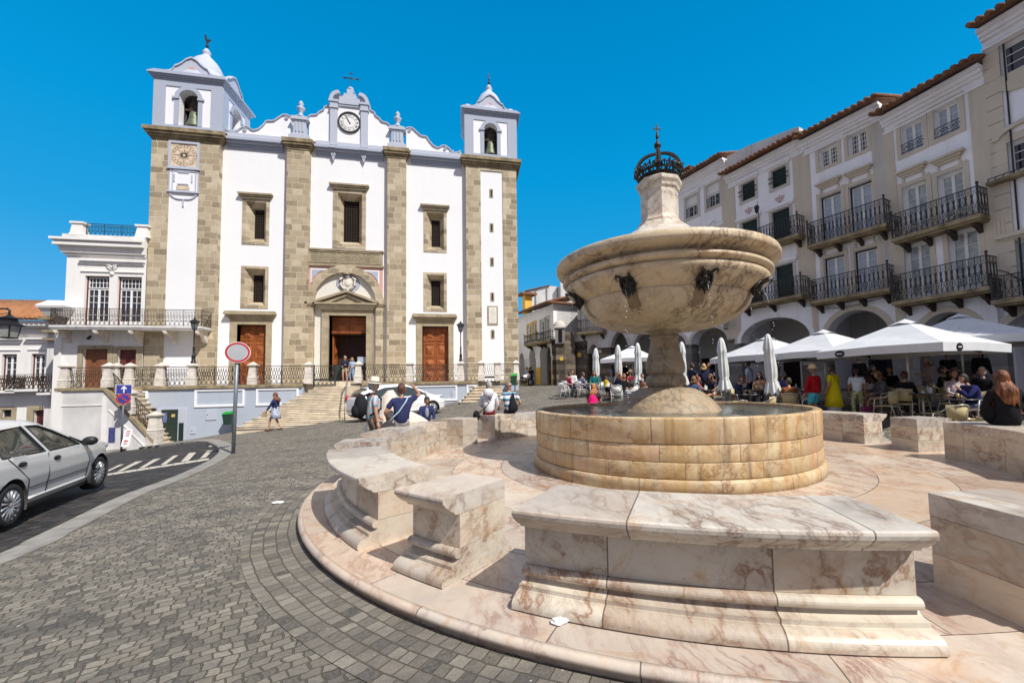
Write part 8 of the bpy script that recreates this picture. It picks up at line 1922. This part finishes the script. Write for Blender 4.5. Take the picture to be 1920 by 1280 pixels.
# --- walking woman and couple at the church door
x, y = at(518, 18.6); t, J = person(x, y, zg(x, y), -82, 'woman in navy jacket and short pale skirt walking past the church steps', h=1.66, top=(.03, .035, .11), sleeve='long', coat=True, bottom='skirt', bcol=(.55, .57, .66), bpat=('spot', (.15, .2, .4), 25), hair='long', hcol=(.16, .055, .025), skin_=FAIR, fl=(-.08, .22, .09), fr=(.08, -.22, .12), hl=(-.2, .3, .86), hr=(.18, .28, .88), shoes=(.16, .07, .04))
q = MB(); q.taper((-.22, .34), .13, .05, .1, .04, .62, .86); worn(t, 'straw_bag', q, cloth((.38, .3, .19)), 'small straw bag in the hand of the walking woman', 'bag')
x, y = -8.35, 31.0; person(x, y, 2.08, 178, 'grey-haired man in navy sweater and shorts in the church doorway', h=1.72, top=(.02, .025, .05), sleeve='long', bottom='shorts', bcol=(.36, .29, .2), hair='short', hcol=(.4, .36, .32), skin_=OLD, hl=(-.1, .25, 1.12), hr=(.12, .26, 1.02), fat=1.15)
person(-7.85, 30.85, 2.08, 195, 'woman in light blue clothes beside the man in the church doorway', h=1.6, top=(.3, .42, .58), bcol=(.2, .3, .45), hair='bob', hcol=(.3, .2, .1), skin_=FAIR, hl=(-.15, .22, 1.0))

# ------------------------------------------------------------------ cafe furniture
M['wicker'] = plain('woven_wicker', (.44, .36, .19), .7, .25, 60, .3, bump=.4); M['alu'] = plain('aluminium_tube', (.55, .52, .44), .35, .1, 8, .6, metal=.5); M['plastic'] = plain('white_plastic', (.66, .66, .64), .4, .06, 5); M['tabletop'] = plain('dark_table_top', (.06, .055, .05), .3, .3, 6, .6)
def make_chair(white=False):
    t = empty('cafe_chair', (0, 0, 0), 0, 'x', 'chair', 'cafe chairs'); mt, mf = (M['plastic'], M['plastic']) if white else (M['wicker'], M['alu'])
    q = MB(); q.box((-.21, -.2, .435), (.21, .22, .46)); q.build('seat', mt, t)
    q = MB(); n = 8; vs = []; 
    for i in range(n+1):
        a = pi+pi*(.12+.76*i/n)
        for z, r in ((.52, .215), (.86, .245)): vs += [(r*cos(a), -.02+r*sin(a), z), ((r+.014)*cos(a), -.02+(r+.014)*sin(a), z)]
    fs = []
    for i in range(n): k = 4*i; fs += [(k, k+2, k+6, k+4), (k+1, k+5, k+7, k+3), (k+2, k+3, k+7, k+6), (k, k+4, k+5, k+1)]
    q.add(vs, fs, smooth=True); q.build('backrest', mt, t)
    q = MB(); A = [(.27*cos(pi+pi*i/12), -.03+.26*sin(pi+pi*i/12), .70+.17*sin(pi*i/12)) for i in range(13)]; q.tube([(-.27, .2, .66)]+A+[(.27, .2, .66)], .0135, 6); q.build('arm_rail', mf, t)
    for s in (-1, 1):
        q = MB(); q.tube([(s*.27, .2, .66), (s*.26, .23, .45), (s*.25, .27, 0)], .0135, 6); q.build('leg', mf, t)
        q = MB(); q.tube([(s*.23, -.14, .56), (s*.23, -.18, .44), (s*.25, -.3, 0)], .0135, 6); q.build('leg', mf, t)
    for a_, b_ in ((.25, .2), (.22, -.16)): q = MB(); q.tube([(-a_, b_, .42), (a_, b_, .42)], .012, 6); q.build('stretcher', mf, t)
    return t
def make_table(white=False):
    t = empty('cafe_table', (0, 0, 0), 0, 'x', 'table', 'cafe tables')
    q = MB()
    if white: q.box((-.4, -.4, .70), (.4, .4, .73))
    else: q.lathe([(0, .735), (.36, .735), (.375, .725), (.375, .71), (.0, .70)], n=28)
    q.build('table_top', M['plastic'] if white else M['tabletop'], t)
    if white:
        for sx in (-1, 1):
            for sy in (-1, 1): q = MB(); q.tube([(sx*.34, sy*.34, .70), (sx*.37, sy*.37, 0)], .02, 6); q.build('leg', M['plastic'], t)
    else:
        q = MB(); q.tube([(0, 0, .7), (0, 0, .03)], .03, 8); q.build('column', M['alu'], t); q = MB()
        for k in range(4): a = pi/4+k*pi/2; q.tube([(0, 0, .06), (.28*cos(a), .28*sin(a), .02)], .022, 6)
        q.build('base', M['alu'], t)
    return t
CH0, CW0, TB0, TW0 = make_chair(), make_chair(True), make_table(), make_table(True); USED = set()
def put(proto, x, y, az, label):
    z = zg(x, y)
    if proto.name not in USED: USED.add(proto.name); o = proto; o.location = (x, y, z); o.rotation_euler = (0, 0, R(-az)); o['label'] = label; return o
    return copy_tree(proto, (x, y, z), R(-az), label)
def tabletop_things(x, y, z, seed):
    rnd = random.Random(seed)
    kinds = rnd.sample(('glass', 'cup', 'menu', 'bottle'), 4)
    for k in range(rnd.choice((2, 3, 3))):
        a = rnd.uniform(0, 6.28); r = rnd.uniform(.08, .26); px, py = x+r*cos(a), y+r*sin(a); q = MB(); kind = kinds[k]
        if kind == 'glass': q.lathe([(0, 0), (.028, 0), (.036, .13), (.033, .13), (.025, .01)], n=12); nm, mt = 'drinking_glass', plain('beer_glass', (.5, .36, .12), .1, .2, 5, .8)
        elif kind == 'cup': q.lathe([(0, 0), (.03, 0), (.045, .06), (.04, .06), (.02, .01)], n=12); q.lathe([(0, -.0), (.07, .006), (.07, .01), (0, .008)], n=14); nm, mt = 'coffee_cup', M['plastic']
        elif kind == 'menu': q.box((-.06, -.02, 0), (.06, -.012, .16)); q.box((-.06, .012, 0), (.06, .02, .16)); q.box((-.06, -.012, .15), (.06, .012, .16)); nm, mt = 'menu_holder', M['plastic']
        else: q.lathe([(0, 0), (.032, 0), (.034, .13), (.014, .18), (.013, .22), (0, .22)], n=12); nm, mt = 'water_bottle', plain('pale_blue_bottle', (.35, .48, .58), .15, .1, 5, .8)
        o = q.build(nm, mt); o.location = (px, py, z); yield o, nm
# parasols
def open_parasol(px, Z, py_pole, size, hgt, az, label, tint='parasol', side_logo=True, zbase=None, stem='logo'):
    x, y = at(px, Z); z = zg(x, y); vv = -np.array((x, y))/math.hypot(x, y)*cos(R(az))+C_R[:2]*sin(R(az)); t = empty('open_parasol', (x, y, z), math.atan2(vv[1], vv[0])-pi/4, label, 'parasol', 'open white parasols')
    mt = plain('parasol_canvas', (.60, .61, .62), .85, .06, 3); e = size/2; ze, zt = hgt-.82*size/3.2, hgt
    q = MB(); k = .13; zk = zt-(zt-ze)*k*1.05
    C = [(-e, -e), (e, -e), (e, e), (-e, e)]; P = []
    for i in range(4): P += [C[i], ((C[i][0]+C[(i+1) % 4][0])/2, (C[i][1]+C[(i+1) % 4][1])/2)]
    vs = [(a*k, c*k, zk) for a, c in P]+[(a*.55, c*.55, zk+(ze-zk)*.52-.015*(i % 2)) for i, (a, c) in enumerate(P)]+[(a*(.985 if i % 2 else 1), c*(.985 if i % 2 else 1), ze+(.035 if i % 2 else 0)) for i, (a, c) in enumerate(P)]
    fs = [(i, (i+1) % 8, 8+(i+1) % 8, 8+i) for i in range(8)]+[(8+i, 8+(i+1) % 8, 16+(i+1) % 8, 16+i) for i in range(8)]; q.add(vs, fs)
    vb = [(v[0], v[1], v[2]) for v in vs[16:]]+[(v[0]*.995, v[1]*.995, v[2]-.22) for v in vs[16:]]; q.add(vb, [(i, (i+1) % 8, 8+(i+1) % 8, 8+i) for i in range(8)]); q.build('canopy', mt, t, auto=False)
    q = MB(); q.add([(a*k*1.35, c*k*1.35, zk-.02+(.05 if i % 2 else 0)) for i, (a, c) in enumerate(P)]+[(0, 0, zt+.05)], [(i, (i+1) % 8, 8) for i in range(8)]); q.build('vent_cap', mt, t, auto=False)
    q = MB(); q.tube([(0, 0, 0), (0, 0, zt)], .035, 10); q.build('pole', M['alu'], t)
    q = MB(); q.box((-.35, -.35, 0), (.35, .35, .06)); q.build('base_plate', M['galv'], t)
    for i, (a, c) in enumerate(P):
        q = MB(); q.tube([(a*.06, c*.06, zt-.1), (a*.97, c*.97, ze-.03)], .014, 5); q.build('rib', M['alu'], t)
        q = MB(); q.tube([(0, 0, zt-.95), (a*.5, c*.5, (zt+ze)/2-.07)], .011, 5); q.build('strut', M['alu'], t)
    if stem == 'logo':
        for i, (dx, dy) in enumerate(((0, -1), (1, 0), (0, 1), (-1, 0))):
            for o_ in (-.55, ):
                ca, sa = dy and -dy or 0, dx; tx, ty = -dy, dx
                def W(u, w, zz): return (dx*(e*.992+w)+tx*u, dy*(e*.992+w)+ty*u, ze-.105+zz)
                q = MB(); u0 = o_*e; q.add([W(u0+.14*cos(2*pi*j/18), .012, .10*sin(2*pi*j/18)+.0) for j in range(18)]+[W(u0+.14*cos(2*pi*j/18), -.004, .10*sin(2*pi*j/18)) for j in range(18)], [tuple(range(18)), tuple(range(35, 17, -1))]+[(j, (j+1) % 18, 18+(j+1) % 18, 18+j) for j in range(18)]); lg = q.build('round_logo', M['black'], t)
                q = MB(); q.add([W(u0-.075, .0155, -.013), W(u0+.075, .0155, -.013), W(u0+.075, .0155, .013), W(u0-.075, .0155, .013)], [(0, 1, 2, 3)]); q.build('logo_lettering', M['signwhite'], lg)
    elif stem == 'pink':
        q = MB(); q.add([(.1, -e*.6, ze+.33), (.55, -e*.6, ze+.33), (.55, -e*.62, ze+.27), (.1, -e*.62, ze+.27)], [(0, 1, 2, 3)]); q.v = [(a, c-.03, d+.0) for a, c, d in q.v]; q.build('pink_lettering', M['pink'], t)
    return t
def closed_parasol(px, Z, top, label, h=2.75, lean=0.0, seed=0):
    x, y = at(px, Z); z = zg(x, y); hh = dep(px, top, Z)[2]-z; t = empty('closed_parasol', (x, y, z), random.Random(seed).uniform(0, 3), label, 'parasol', 'closed white parasols')
    mt = plain('closed_canvas', (.58, .60, .58), .85, .08, 3); N = 40; prof = [(.02, 1.0), (.07, .985), (.115, .93), (.15, .83), (.155, .80), (.135, .78), (.15, .68), (.165, .58), (.16, .48), (.135, .44), (.165, .4), (.23, .31), (.25, .27)]
    q = MB(); vs = []; fs = []; rnd = random.Random(seed); ph = rnd.uniform(0, 6)
    for i, (r, u) in enumerate(prof):
        for j in range(N):
            a = 2*pi*j/N; f = 1+(.20*sin(8*a+ph+.6*i*.3)+.08*sin(13*a+ph*2))*min(1, i/3.0); dz = (.05*sin(8*a+ph) if i == len(prof)-1 else 0); vs.append((r*f*cos(a)+lean*(u-.3), r*f*sin(a), hh*u+dz))
    for i in range(len(prof)-1):
        for j in range(N): fs.append((i*N+j, i*N+(j+1) % N, (i+1)*N+(j+1) % N, (i+1)*N+j))
    q.add(vs, fs, smooth=True); c = q.build('folded_canopy', mt, t)
    q = MB(); q.lathe([(.14, hh*.445), (.15, hh*.44), (.14, hh*.43)], n=16); q.build('tie_band', mt, c)
    q = MB(); q.tube([(0, 0, 0), (0, 0, hh*.9)], .028, 8); q.build('pole', M['alu'], t); q = MB(); q.lathe([(0, .07), (.26, .06), (.28, 0)], n=18); q.build('base_plate', M['galv'], t); return t
open_parasol(1703, 12.0, 772, 3.2, 2.82, 18, 'open white parasol nearest the camera, its pole behind the right-hand seat block')
open_parasol(1548, 14.8, 760, 3.2, 2.75, 8, 'open white parasol left of the largest one, above the red and yellow pair')
open_parasol(1440, 17.2, 760, 3.2, 2.7, 2, 'open white parasol furthest left of the row before the arcade, partly behind a closed one')
open_parasol(1806, 13.3, 760, 3.3, 2.95, 35, 'open white parasol at the right, shaded bluish on one side by the house')
open_parasol(1187, 25.5, 735, 3.2, 2.75, 30, 'open white parasol with a pink mark behind the fountain stem', stem='pink')
closed_parasol(1118, 23.0, 652, 'closed white parasol furthest left, beside the sooty stone pier', seed=1)
closed_parasol(1160, 22.0, 646, 'closed white parasol just left of the far open one', seed=2)
closed_parasol(1197, 21.0, 642, 'closed white parasol touching the left side of the fountain stem', seed=3)
closed_parasol(1280, 19.5, 640, 'closed white parasol touching the right side of the fountain stem', seed=4)
closed_parasol(1358, 15.6, 632, 'closed grey-white parasol between the dark doorway and the man in sunglasses', seed=5, lean=.12)
closed_parasol(1447, 14.2, 625, 'closed grey-white parasol standing before the open parasol left of the row', seed=6, lean=.1)

# ------------------------------------------------------------------ cafe tables, chairs and guests
G_ = 'guests at the cafe tables'
rng = random.Random(21)
def seat(px, Z, az, label, chair=True, white=False, clabel=None, **k):
    x, y = at(px, Z); z = zg(x, y)
    if chair: put(CW0 if white else CH0, x-.03*sin(R(az)), y-.03*cos(R(az)), az, clabel or 'chair under the '+label.split(' seated')[0])
    return person(x, y, z, az, label, G_, sit=.46, **k)
def table(px, Z, label, white=False, seed=0):
    x, y = at(px, Z); put(TW0 if white else TB0, x, y, seed*17 % 90, label); z = zg(x, y)+(.731 if white else .736)
    for i, (o, nm) in enumerate(tabletop_things(x, y, z, seed)): tag(o, nm.replace('_', ' ')+' on the '+label.replace('cafe table ', 'table '), nm.replace('_', ' '), 'things on the cafe tables')
def chair(px, Z, az, label, white=False): x, y = at(px, Z); put(CW0 if white else CH0, x, y, az, label)
NAV, BLK, DEN = (.02, .025, .06), (.012, .012, .014), (.08, .12, .22)
# far left terrace, white furniture
table(1075, 22.6, 'white cafe table left of the first closed parasol', True, 1); table(1098, 22.2, 'white cafe table covered in cups behind the grey-blue shirt', True, 2); table(1145, 20.5, 'white cafe table by the child in yellow', True, 3); table(1172, 21.5, 'white cafe table left of the fountain stem', True, 4)
seat(1063, 22.3, 75, 'young man in dark red shirt seated at far left', white=True, top=(.28, .03, .05), sleeve='long', bcol=(.05, .07, .14), hcol=(.04, .02, .015), lean=.2)
seat(1074, 23.4, 215, 'woman in white top seated beside the dark red shirt', white=True, top=(.7, .68, .68), sleeve='long', hair='long', hcol=(.05, .025, .02))
seat(1089, 22.0, 75, 'man in grey-blue sweater seated facing right', white=True, top=(.17, .18, .26), sleeve='long', bcol=(.05, .07, .14), lean=.15)
seat(1114, 22.6, 200, 'woman in teal top seated behind the first closed parasol', white=True, top=(.01, .14, .14), sleeve='long', hair='long', hcol=(.12, .055, .025))
seat(1146, 22.4, 190, 'man in grey shirt and blue cap seated', white=True, top=(.3, .31, .33), hat=('cap', (.1, .2, .5)))
seat(1160, 21.0, 250, 'woman in navy coat and brown sun hat seated', white=True, top=NAV, sleeve='long', hat=('sun', (.25, .15, .08)), hair='long', hcol=(.2, .08, .03))
seat(1169, 19.8, 160, 'red-haired woman in black seated near the stem', white=True, top=BLK, sleeve='long', hair='long', hcol=(.25, .08, .03))
stand(1171, 26.0, 190, 'waiter in black standing under the far parasol', h=1.75, top=BLK, sleeve='long', group=G_)
seat(1181, 22.8, 170, 'person in dark red seated under the far parasol', white=True, top=(.2, .02, .04), hat=('sun', (.3, .19, .1)))
seat(1204, 19.5, 200, 'person in black seated just left of the stem', white=True, top=BLK, pat=('spot', (.6, .6, .6), 20), sleeve='long')
for i, (px, Z, az) in enumerate(((1055, 21.6, 80), (1128, 21.4, 250), (1155, 19.3, 20), (1185, 19.0, 330))): chair(px, Z, az, ('empty white chair at the far left of the cafe', 'empty white chair beside the teal woman', 'empty white chair with its back to the fountain', 'empty white chair left of the stem')[i], True)
stand(1135, 21.0, 80, 'small child in yellow t-shirt and dark shorts', h=1.18, top=(.68, .55, .02), bottom='shorts', bcol=(.03, .03, .05), shoes=(.05, .2, .55), hair='short', hcol=(.03, .02, .015), hr=(.2, .3, .72))
onbench(1113, 'red-blonde girl with a pink backpack seated behind the basin', 25, top=(.06, .03, .04), hair='verylong', hcol=(.34, .13, .035), lean=.2, yaw=-.3, h=1.55)
o_ = list(KIDS); tg = [o for o in COL.objects if o.get('label', '').startswith('red-blonde girl')][0]
q = MB(); q.ball((0, -.22, .98), .5, 14, 9, sx=.34, sy=.22, sz=.46); q.ball((0, -.31, .9), .3, 10, 7, sx=.45, sy=.3, sz=.4); worn(tg, 'backpack', q, cloth((.65, .015, .15)), 'bright pink backpack on the red-blonde girl', 'backpack')
onbench(1186, 'young man in navy and white striped t-shirt seated behind the basin', 20, top=(.02, .025, .07), pat=('stripe', (.6, .6, .62), .075), hair='short', hcol=(.02, .015, .015), yaw=-.4, h=1.7)
ts = [o for o in COL.objects if o.get('label', '').startswith('young man in navy and white')][0]
q = MB(); q.ball((-.22, -.2, .86), .5, 14, 9, sx=.26, sy=.2, sz=.42); worn(ts, 'backpack', q, cloth((.22, .05, .1), ('spot', (.5, .42, .45), 18)), 'purple patterned backpack beside the striped t-shirt', 'backpack')
onbench(1207, 'brown-haired woman in blue top seated against the fountain stem', 15, top=(.15, .3, .6), hair='verylong', hcol=(.14, .05, .02), h=1.62)
# right of the stem
stand(1297, 18.6, 80, 'man in navy polo standing with folded arms right of the stem', h=1.74, top=NAV, bcol=BLK, hl=(-.05, .28, 1.22), hr=(.1, .3, 1.2), hcol=(.02, .015, .01), group=G_)
stand(1320, 18.0, 25, 'blonde person in dark jacket being hugged by the arcade', h=1.7, top=NAV, sleeve='long', hair='bob', hcol=(.45, .3, .13), hr=(.2, .3, 1.4), group=G_)
stand(1330, 18.5, 250, 'brown-haired person hugging the blonde one by the arcade', h=1.7, top=(.05, .04, .12), sleeve='long', hair='short', hcol=(.13, .05, .03), hl=(-.1, .35, 1.4), hr=(.1, .35, 1.35), group=G_)
table(1318, 16.6, 'cafe table before the hugging pair', seed=5)
seat(1298, 16.0, 60, 'woman in denim jacket seated right of the stem', top=DEN, sleeve='long', hair='bob', hcol=(.22, .1, .04), lean=.1)
seat(1308, 17.4, 120, 'child in orange-red top seated behind the denim jacket', top=(.5, .12, .06), h=1.4, hair='long', hcol=(.2, .07, .03))
seat(1337, 16.6, 265, 'woman in dark top and striped skirt seated facing left', top=NAV, sleeve='short', bottom='skirt', bcol=(.2, .05, .06), bpat=('stripe', (.4, .3, .3), .05), hair='long', hcol=(.14, .06, .03), lean=.15)
table(1404, 14.7, 'cafe table with glasses between two closed parasols', seed=6); table(1422, 15.4, 'cafe table behind the second closed parasol', seed=7)
seat(1383, 15.1, 165, 'man in dark jacket and sunglasses seated facing the camera', top=(.03, .04, .07), sleeve='long', bcol=(.09, .09, .11), hl=(-.05, .26, .98), hr=(.1, .35, .8), hcol=(.02, .015, .01), lean=.12)
q = MB(); tsun = [o for o in COL.objects if o.get('label', '').startswith('man in dark jacket and sun')][0]
stand(1406, 16.4, 330, 'man in pale blue shirt standing between the closed parasols', h=1.78, top=(.42, .5, .66), bcol=NAV, hcol=(.03, .02, .015), hr=(.28, .1, .9), lean=.06, group=G_)
seat(1424, 15.6, 230, 'woman in orange-patterned top seated behind the closed parasol', top=(.5, .2, .08), pat=('spot', (.6, .5, .4), 14), hair='long', hcol=(.05, .025, .015))
chair(1383, 13.9, 15, 'empty wicker chair in front of the man in sunglasses'); chair(1436, 13.8, 320, 'empty wicker chair between the two closed parasols')
seat(1478, 13.7, 40, 'person in brown jacket seated with back to the camera', clabel='wicker chair under the brown jacket', top=(.24, .085, .03), sleeve='long', hair='short', hcol=(.05, .03, .02), lean=.12, fat=1.15)
seat(1467, 15.2, 120, 'older man in blue-violet shirt seated behind the brown jacket', top=(.1, .1, .26), sleeve='long', hair='short', hcol=(.25, .22, .2), skin_=OLD)
table(1502, 14.3, 'cafe table left of the man in red', seed=8); chair(1512, 13.3, 300, 'empty wicker chair hidden behind the man in red')
tr, J = stand(1525, 13.0, -6, 'heavy man in red jacket, turquoise shorts and straw hat', h=1.75, top=(.32, .008, .012), sleeve='long', bottom='shorts', bcol=(.07, .42, .5), hat=('sun', (.62, .45, .22)), hair='short', hcol=(.2, .14, .1), skin_=TAN, fat=1.35, hl=(-.3, .12, .85), hr=(.3, .12, .85), shoes=(.4, .42, .05))
ty_, _j = stand(1561, 12.9, -12, 'woman in long mustard-yellow tunic beside the man in red', h=1.66, top=(.55, .46, .01), bottom='skirt', bcol=(.55, .46, .01), hair='short', hcol=(.03, .02, .018), skin_=TAN, hl=(-.22, .1, .85), fat=1.2)
q = MB(); q.lathe([(.13, .8), (.16, .6), (.2, .22), (.19, .22)], n=18); q.build('underskirt', cloth((.5, .48, .56)), ty_)
stand(1605, 12.6, 40, 'boy in white t-shirt and patterned shorts by the yellow dress', h=1.5, top=(.6, .66, .72), bcol=(.3, .32, .12), bpat=('spot', (.5, .5, .35), 18), hair='short', hcol=(.02, .015, .015), skin_=TAN, hl=(-.2, .2, .72), hr=(.2, .12, .72))
x, y = at(1622, 12.45); q = MB(); q.box((-.17, -.06, .02), (.17, .06, .36)); q.tube([(-.1, 0, .36), (-.08, 0, .55), (.08, 0, .55), (.1, 0, .36)], .012, 5); o = q.build('shopping_bag', cloth((.22, .03, .1), ('check', (.08, .02, .05), .06, (.35, .08, .2)))); o.location = (x, y, zg(x, y)); tag(o, 'dark pink checked shopping bag beside the boy in white', 'bag')
table(1640, 13.2, 'cafe table right of the boy in white', seed=9); table(1632, 14.6, 'cafe table behind the boy in white', seed=10)
seat(1655, 12.6, 300, 'woman in grey shawl and checked skirt seated facing left', top=(.13, .13, .15), sleeve='long', bottom='skirt', bcol=(.05, .05, .06), bpat=('check', (.25, .25, .27), .1, (.15, .15, .16)), hair='bob', hcol=(.2, .1, .045), lean=.15, fat=1.1)
seat(1622, 14.2, 90, 'dark-haired girl seated behind the shawl woman', top=(.25, .08, .07), hair='long', hcol=(.03, .02, .015))
seat(1636, 15.4, 180, 'man in black seated at the far table by the arcade pier', top=BLK, sleeve='long'); seat(1668, 14.2, 235, 'boy in black seated behind the shawl woman on the right', top=BLK)
stand(1612, 16.2, 200, 'waiter in black waistcoat standing in the shade by the shop', h=1.74, top=BLK, sleeve='long', hcol=(.02, .015, .01), group=G_)
seat(1693, 11.9, 70, 'woman in black seated behind the parasol pole', top=BLK, sleeve='long', hair='short', hcol=(.07, .03, .02), lean=.1, fat=1.1)
table(1727, 11.6, 'cafe table right of the parasol pole', seed=11); table(1700, 13.6, 'cafe table in the shade behind the parasol pole', seed=12)
stand(1741, 13.2, 300, 'elderly woman in pinkish blouse with a bag strap, standing', h=1.62, top=(.45, .32, .28), sleeve='long', bcol=(.3, .26, .22), hair='bob', hcol=(.4, .33, .25), skin_=OLD, hl=(-.1, .3, 1.1), group=G_)
stand(1779, 13.6, 200, 'waiter in black t-shirt with folded arms by the doorway', h=1.8, top=BLK, bcol=BLK, hcol=(.03, .02, .015), hl=(.05, .28, 1.2), hr=(-.02, .3, 1.15), group=G_)
seat(1786, 11.3, 200, 'man in patterned shirt with white collar seated facing the camera', top=(.35, .25, .25), pat=('spot', (.6, .6, .62), 22), sleeve='long', hcol=(.05, .03, .02), skin_=TAN)
seat(1765, 12.6, 150, 'person in black seated deep in the shade', top=BLK, sleeve='long', skin_=TAN)
table(1797, 10.4, 'cafe table before the man in the navy sweater', seed=13)
seat(1826, 10.3, 285, 'man in navy sweater seated leaning over the right-hand table', top=(.025, .03, .12), sleeve='long', bcol=(.1, .12, .2), hcol=(.03, .02, .015), lean=.35, fat=1.1, hr=(.1, .5, .78), hl=(-.05, .42, .95))
seat(1842, 11.4, 250, 'grey-haired man with glasses seated behind the navy sweater', top=BLK, sleeve='long', hcol=(.35, .27, .2), skin_=OLD)
chair(1780, 9.7, 15, 'empty wicker chair facing away, nearest the right-hand seat block'); chair(1832, 9.5, 330, 'empty wicker chair left of the red-haired woman'); chair(1660, 11.9, 340, 'empty wicker chair left of the parasol pole'); chair(1712, 12.2, 20, 'empty wicker chair right behind the parasol pole')
stand(1841, 14.2, 205, 'man in dark jacket and jeans leaning by the arcade pier', h=1.8, top=(.018, .015, .018), sleeve='long', bcol=(.14, .19, .36), hcol=(.1, .07, .05), skin_=TAN, lean=-.05, group=G_)
tq, J = onbench(1888, 'red-haired woman in black seated on the bench at the right edge', 35, top=(.012, .012, .014), sleeve='long', hair='verylong', hcol=(.17, .055, .014), bcol=BLK, skin_=FAIR, yaw=.2, lean=.08, h=1.74, hr=(.3, .25, .95), fat=1.12)
x, y = tq.location[0], tq.location[1]; P = onz(1838, 800, BZ); q = MB(); q.ball((0, 0, .22), .5, 14, 10, sx=.4, sy=.3, sz=.46); q.ball((.05, .1, .25), .3, 10, 8, sx=.5, sy=.3, sz=.55); o = q.build('backpack', cloth((.013, .012, .014))); a_ = R(-21); o.location = (FX+5.5*cos(a_), FY+5.5*sin(a_), BZ+.0); tag(o, 'large black backpack on the bench beside the red-haired woman', 'backpack')
x, y = at(1000, 38.0); 
stand(988, 40.0, 20, 'person in pale blue shirt walking towards the yellow arcade', h=1.72, top=(.35, .42, .6)); stand(993, 41.0, 10, 'person in dark clothes by the yellow arcade', h=1.7, top=BLK, sleeve='long'); stand(996, 39.5, -10, 'second person in black trousers by the yellow arcade', h=1.72, top=(.05, .02, .02), sleeve='long')
# pigeon
P = gp(1062, 747); q = MB(); q.ball((0, 0, .13), .1, 10, 7, sx=.75, sy=1.5, sz=.8); q.tube([(0, .1, .17), (0, .14, .24)], [.045, .03], 7); q.ball((0, .155, .26), .036, 7, 5); q.tube([(0, -.12, .14), (0, -.25, .11)], [.05, .03], 5); q.tube([(.03, 0, .06), (.03, .01, 0)], .006, 4); q.tube([(-.03, 0, .06), (-.03, .01, 0)], .006, 4); o = q.build('pigeon', plain('pigeon_grey', (.04, .042, .05), .7, .3, 8)); o.location = (P[0], P[1], P[2]); o.rotation_euler = (0, 0, R(-40)); tag(o, 'dark pigeon on the setts left of the pink backpack', 'pigeon')
# tufts of grass where paving meets stone
def tuft(x, y, z, r, label, seed):
    q = MB(); rnd = random.Random(seed)
    for k in range(46):
        a = rnd.uniform(0, 6.28); d = rnd.uniform(0, r); h_ = rnd.uniform(.06, .17); bx, by = d*cos(a), d*sin(a)*.5; lx2, ly2 = rnd.uniform(-.06, .06), rnd.uniform(-.06, .06)
        q.add([(bx-.008, by, 0), (bx+.008, by, 0), (bx+lx2*.6+.005, by+ly2*.6, h_*.7), (bx+lx2, by+ly2, h_)], [(0, 1, 2), (0, 2, 3)])
    o = q.build('grass_tuft', plain('weed_green', (.06, .11, .02), .8, .4, 9), auto=False); o.location = (x, y, z); tag(o, label, 'weeds', 'weeds growing from the joints')
P = gp(258, 833); tuft(P[0], P[1]+.1, P[2], .28, 'tuft of grass at the foot of the side steps', 1)
P = gp(637, 790); tuft(P[0], P[1], P[2], .5, 'tuft of grass along the bottom church step', 2)
flush_skins()
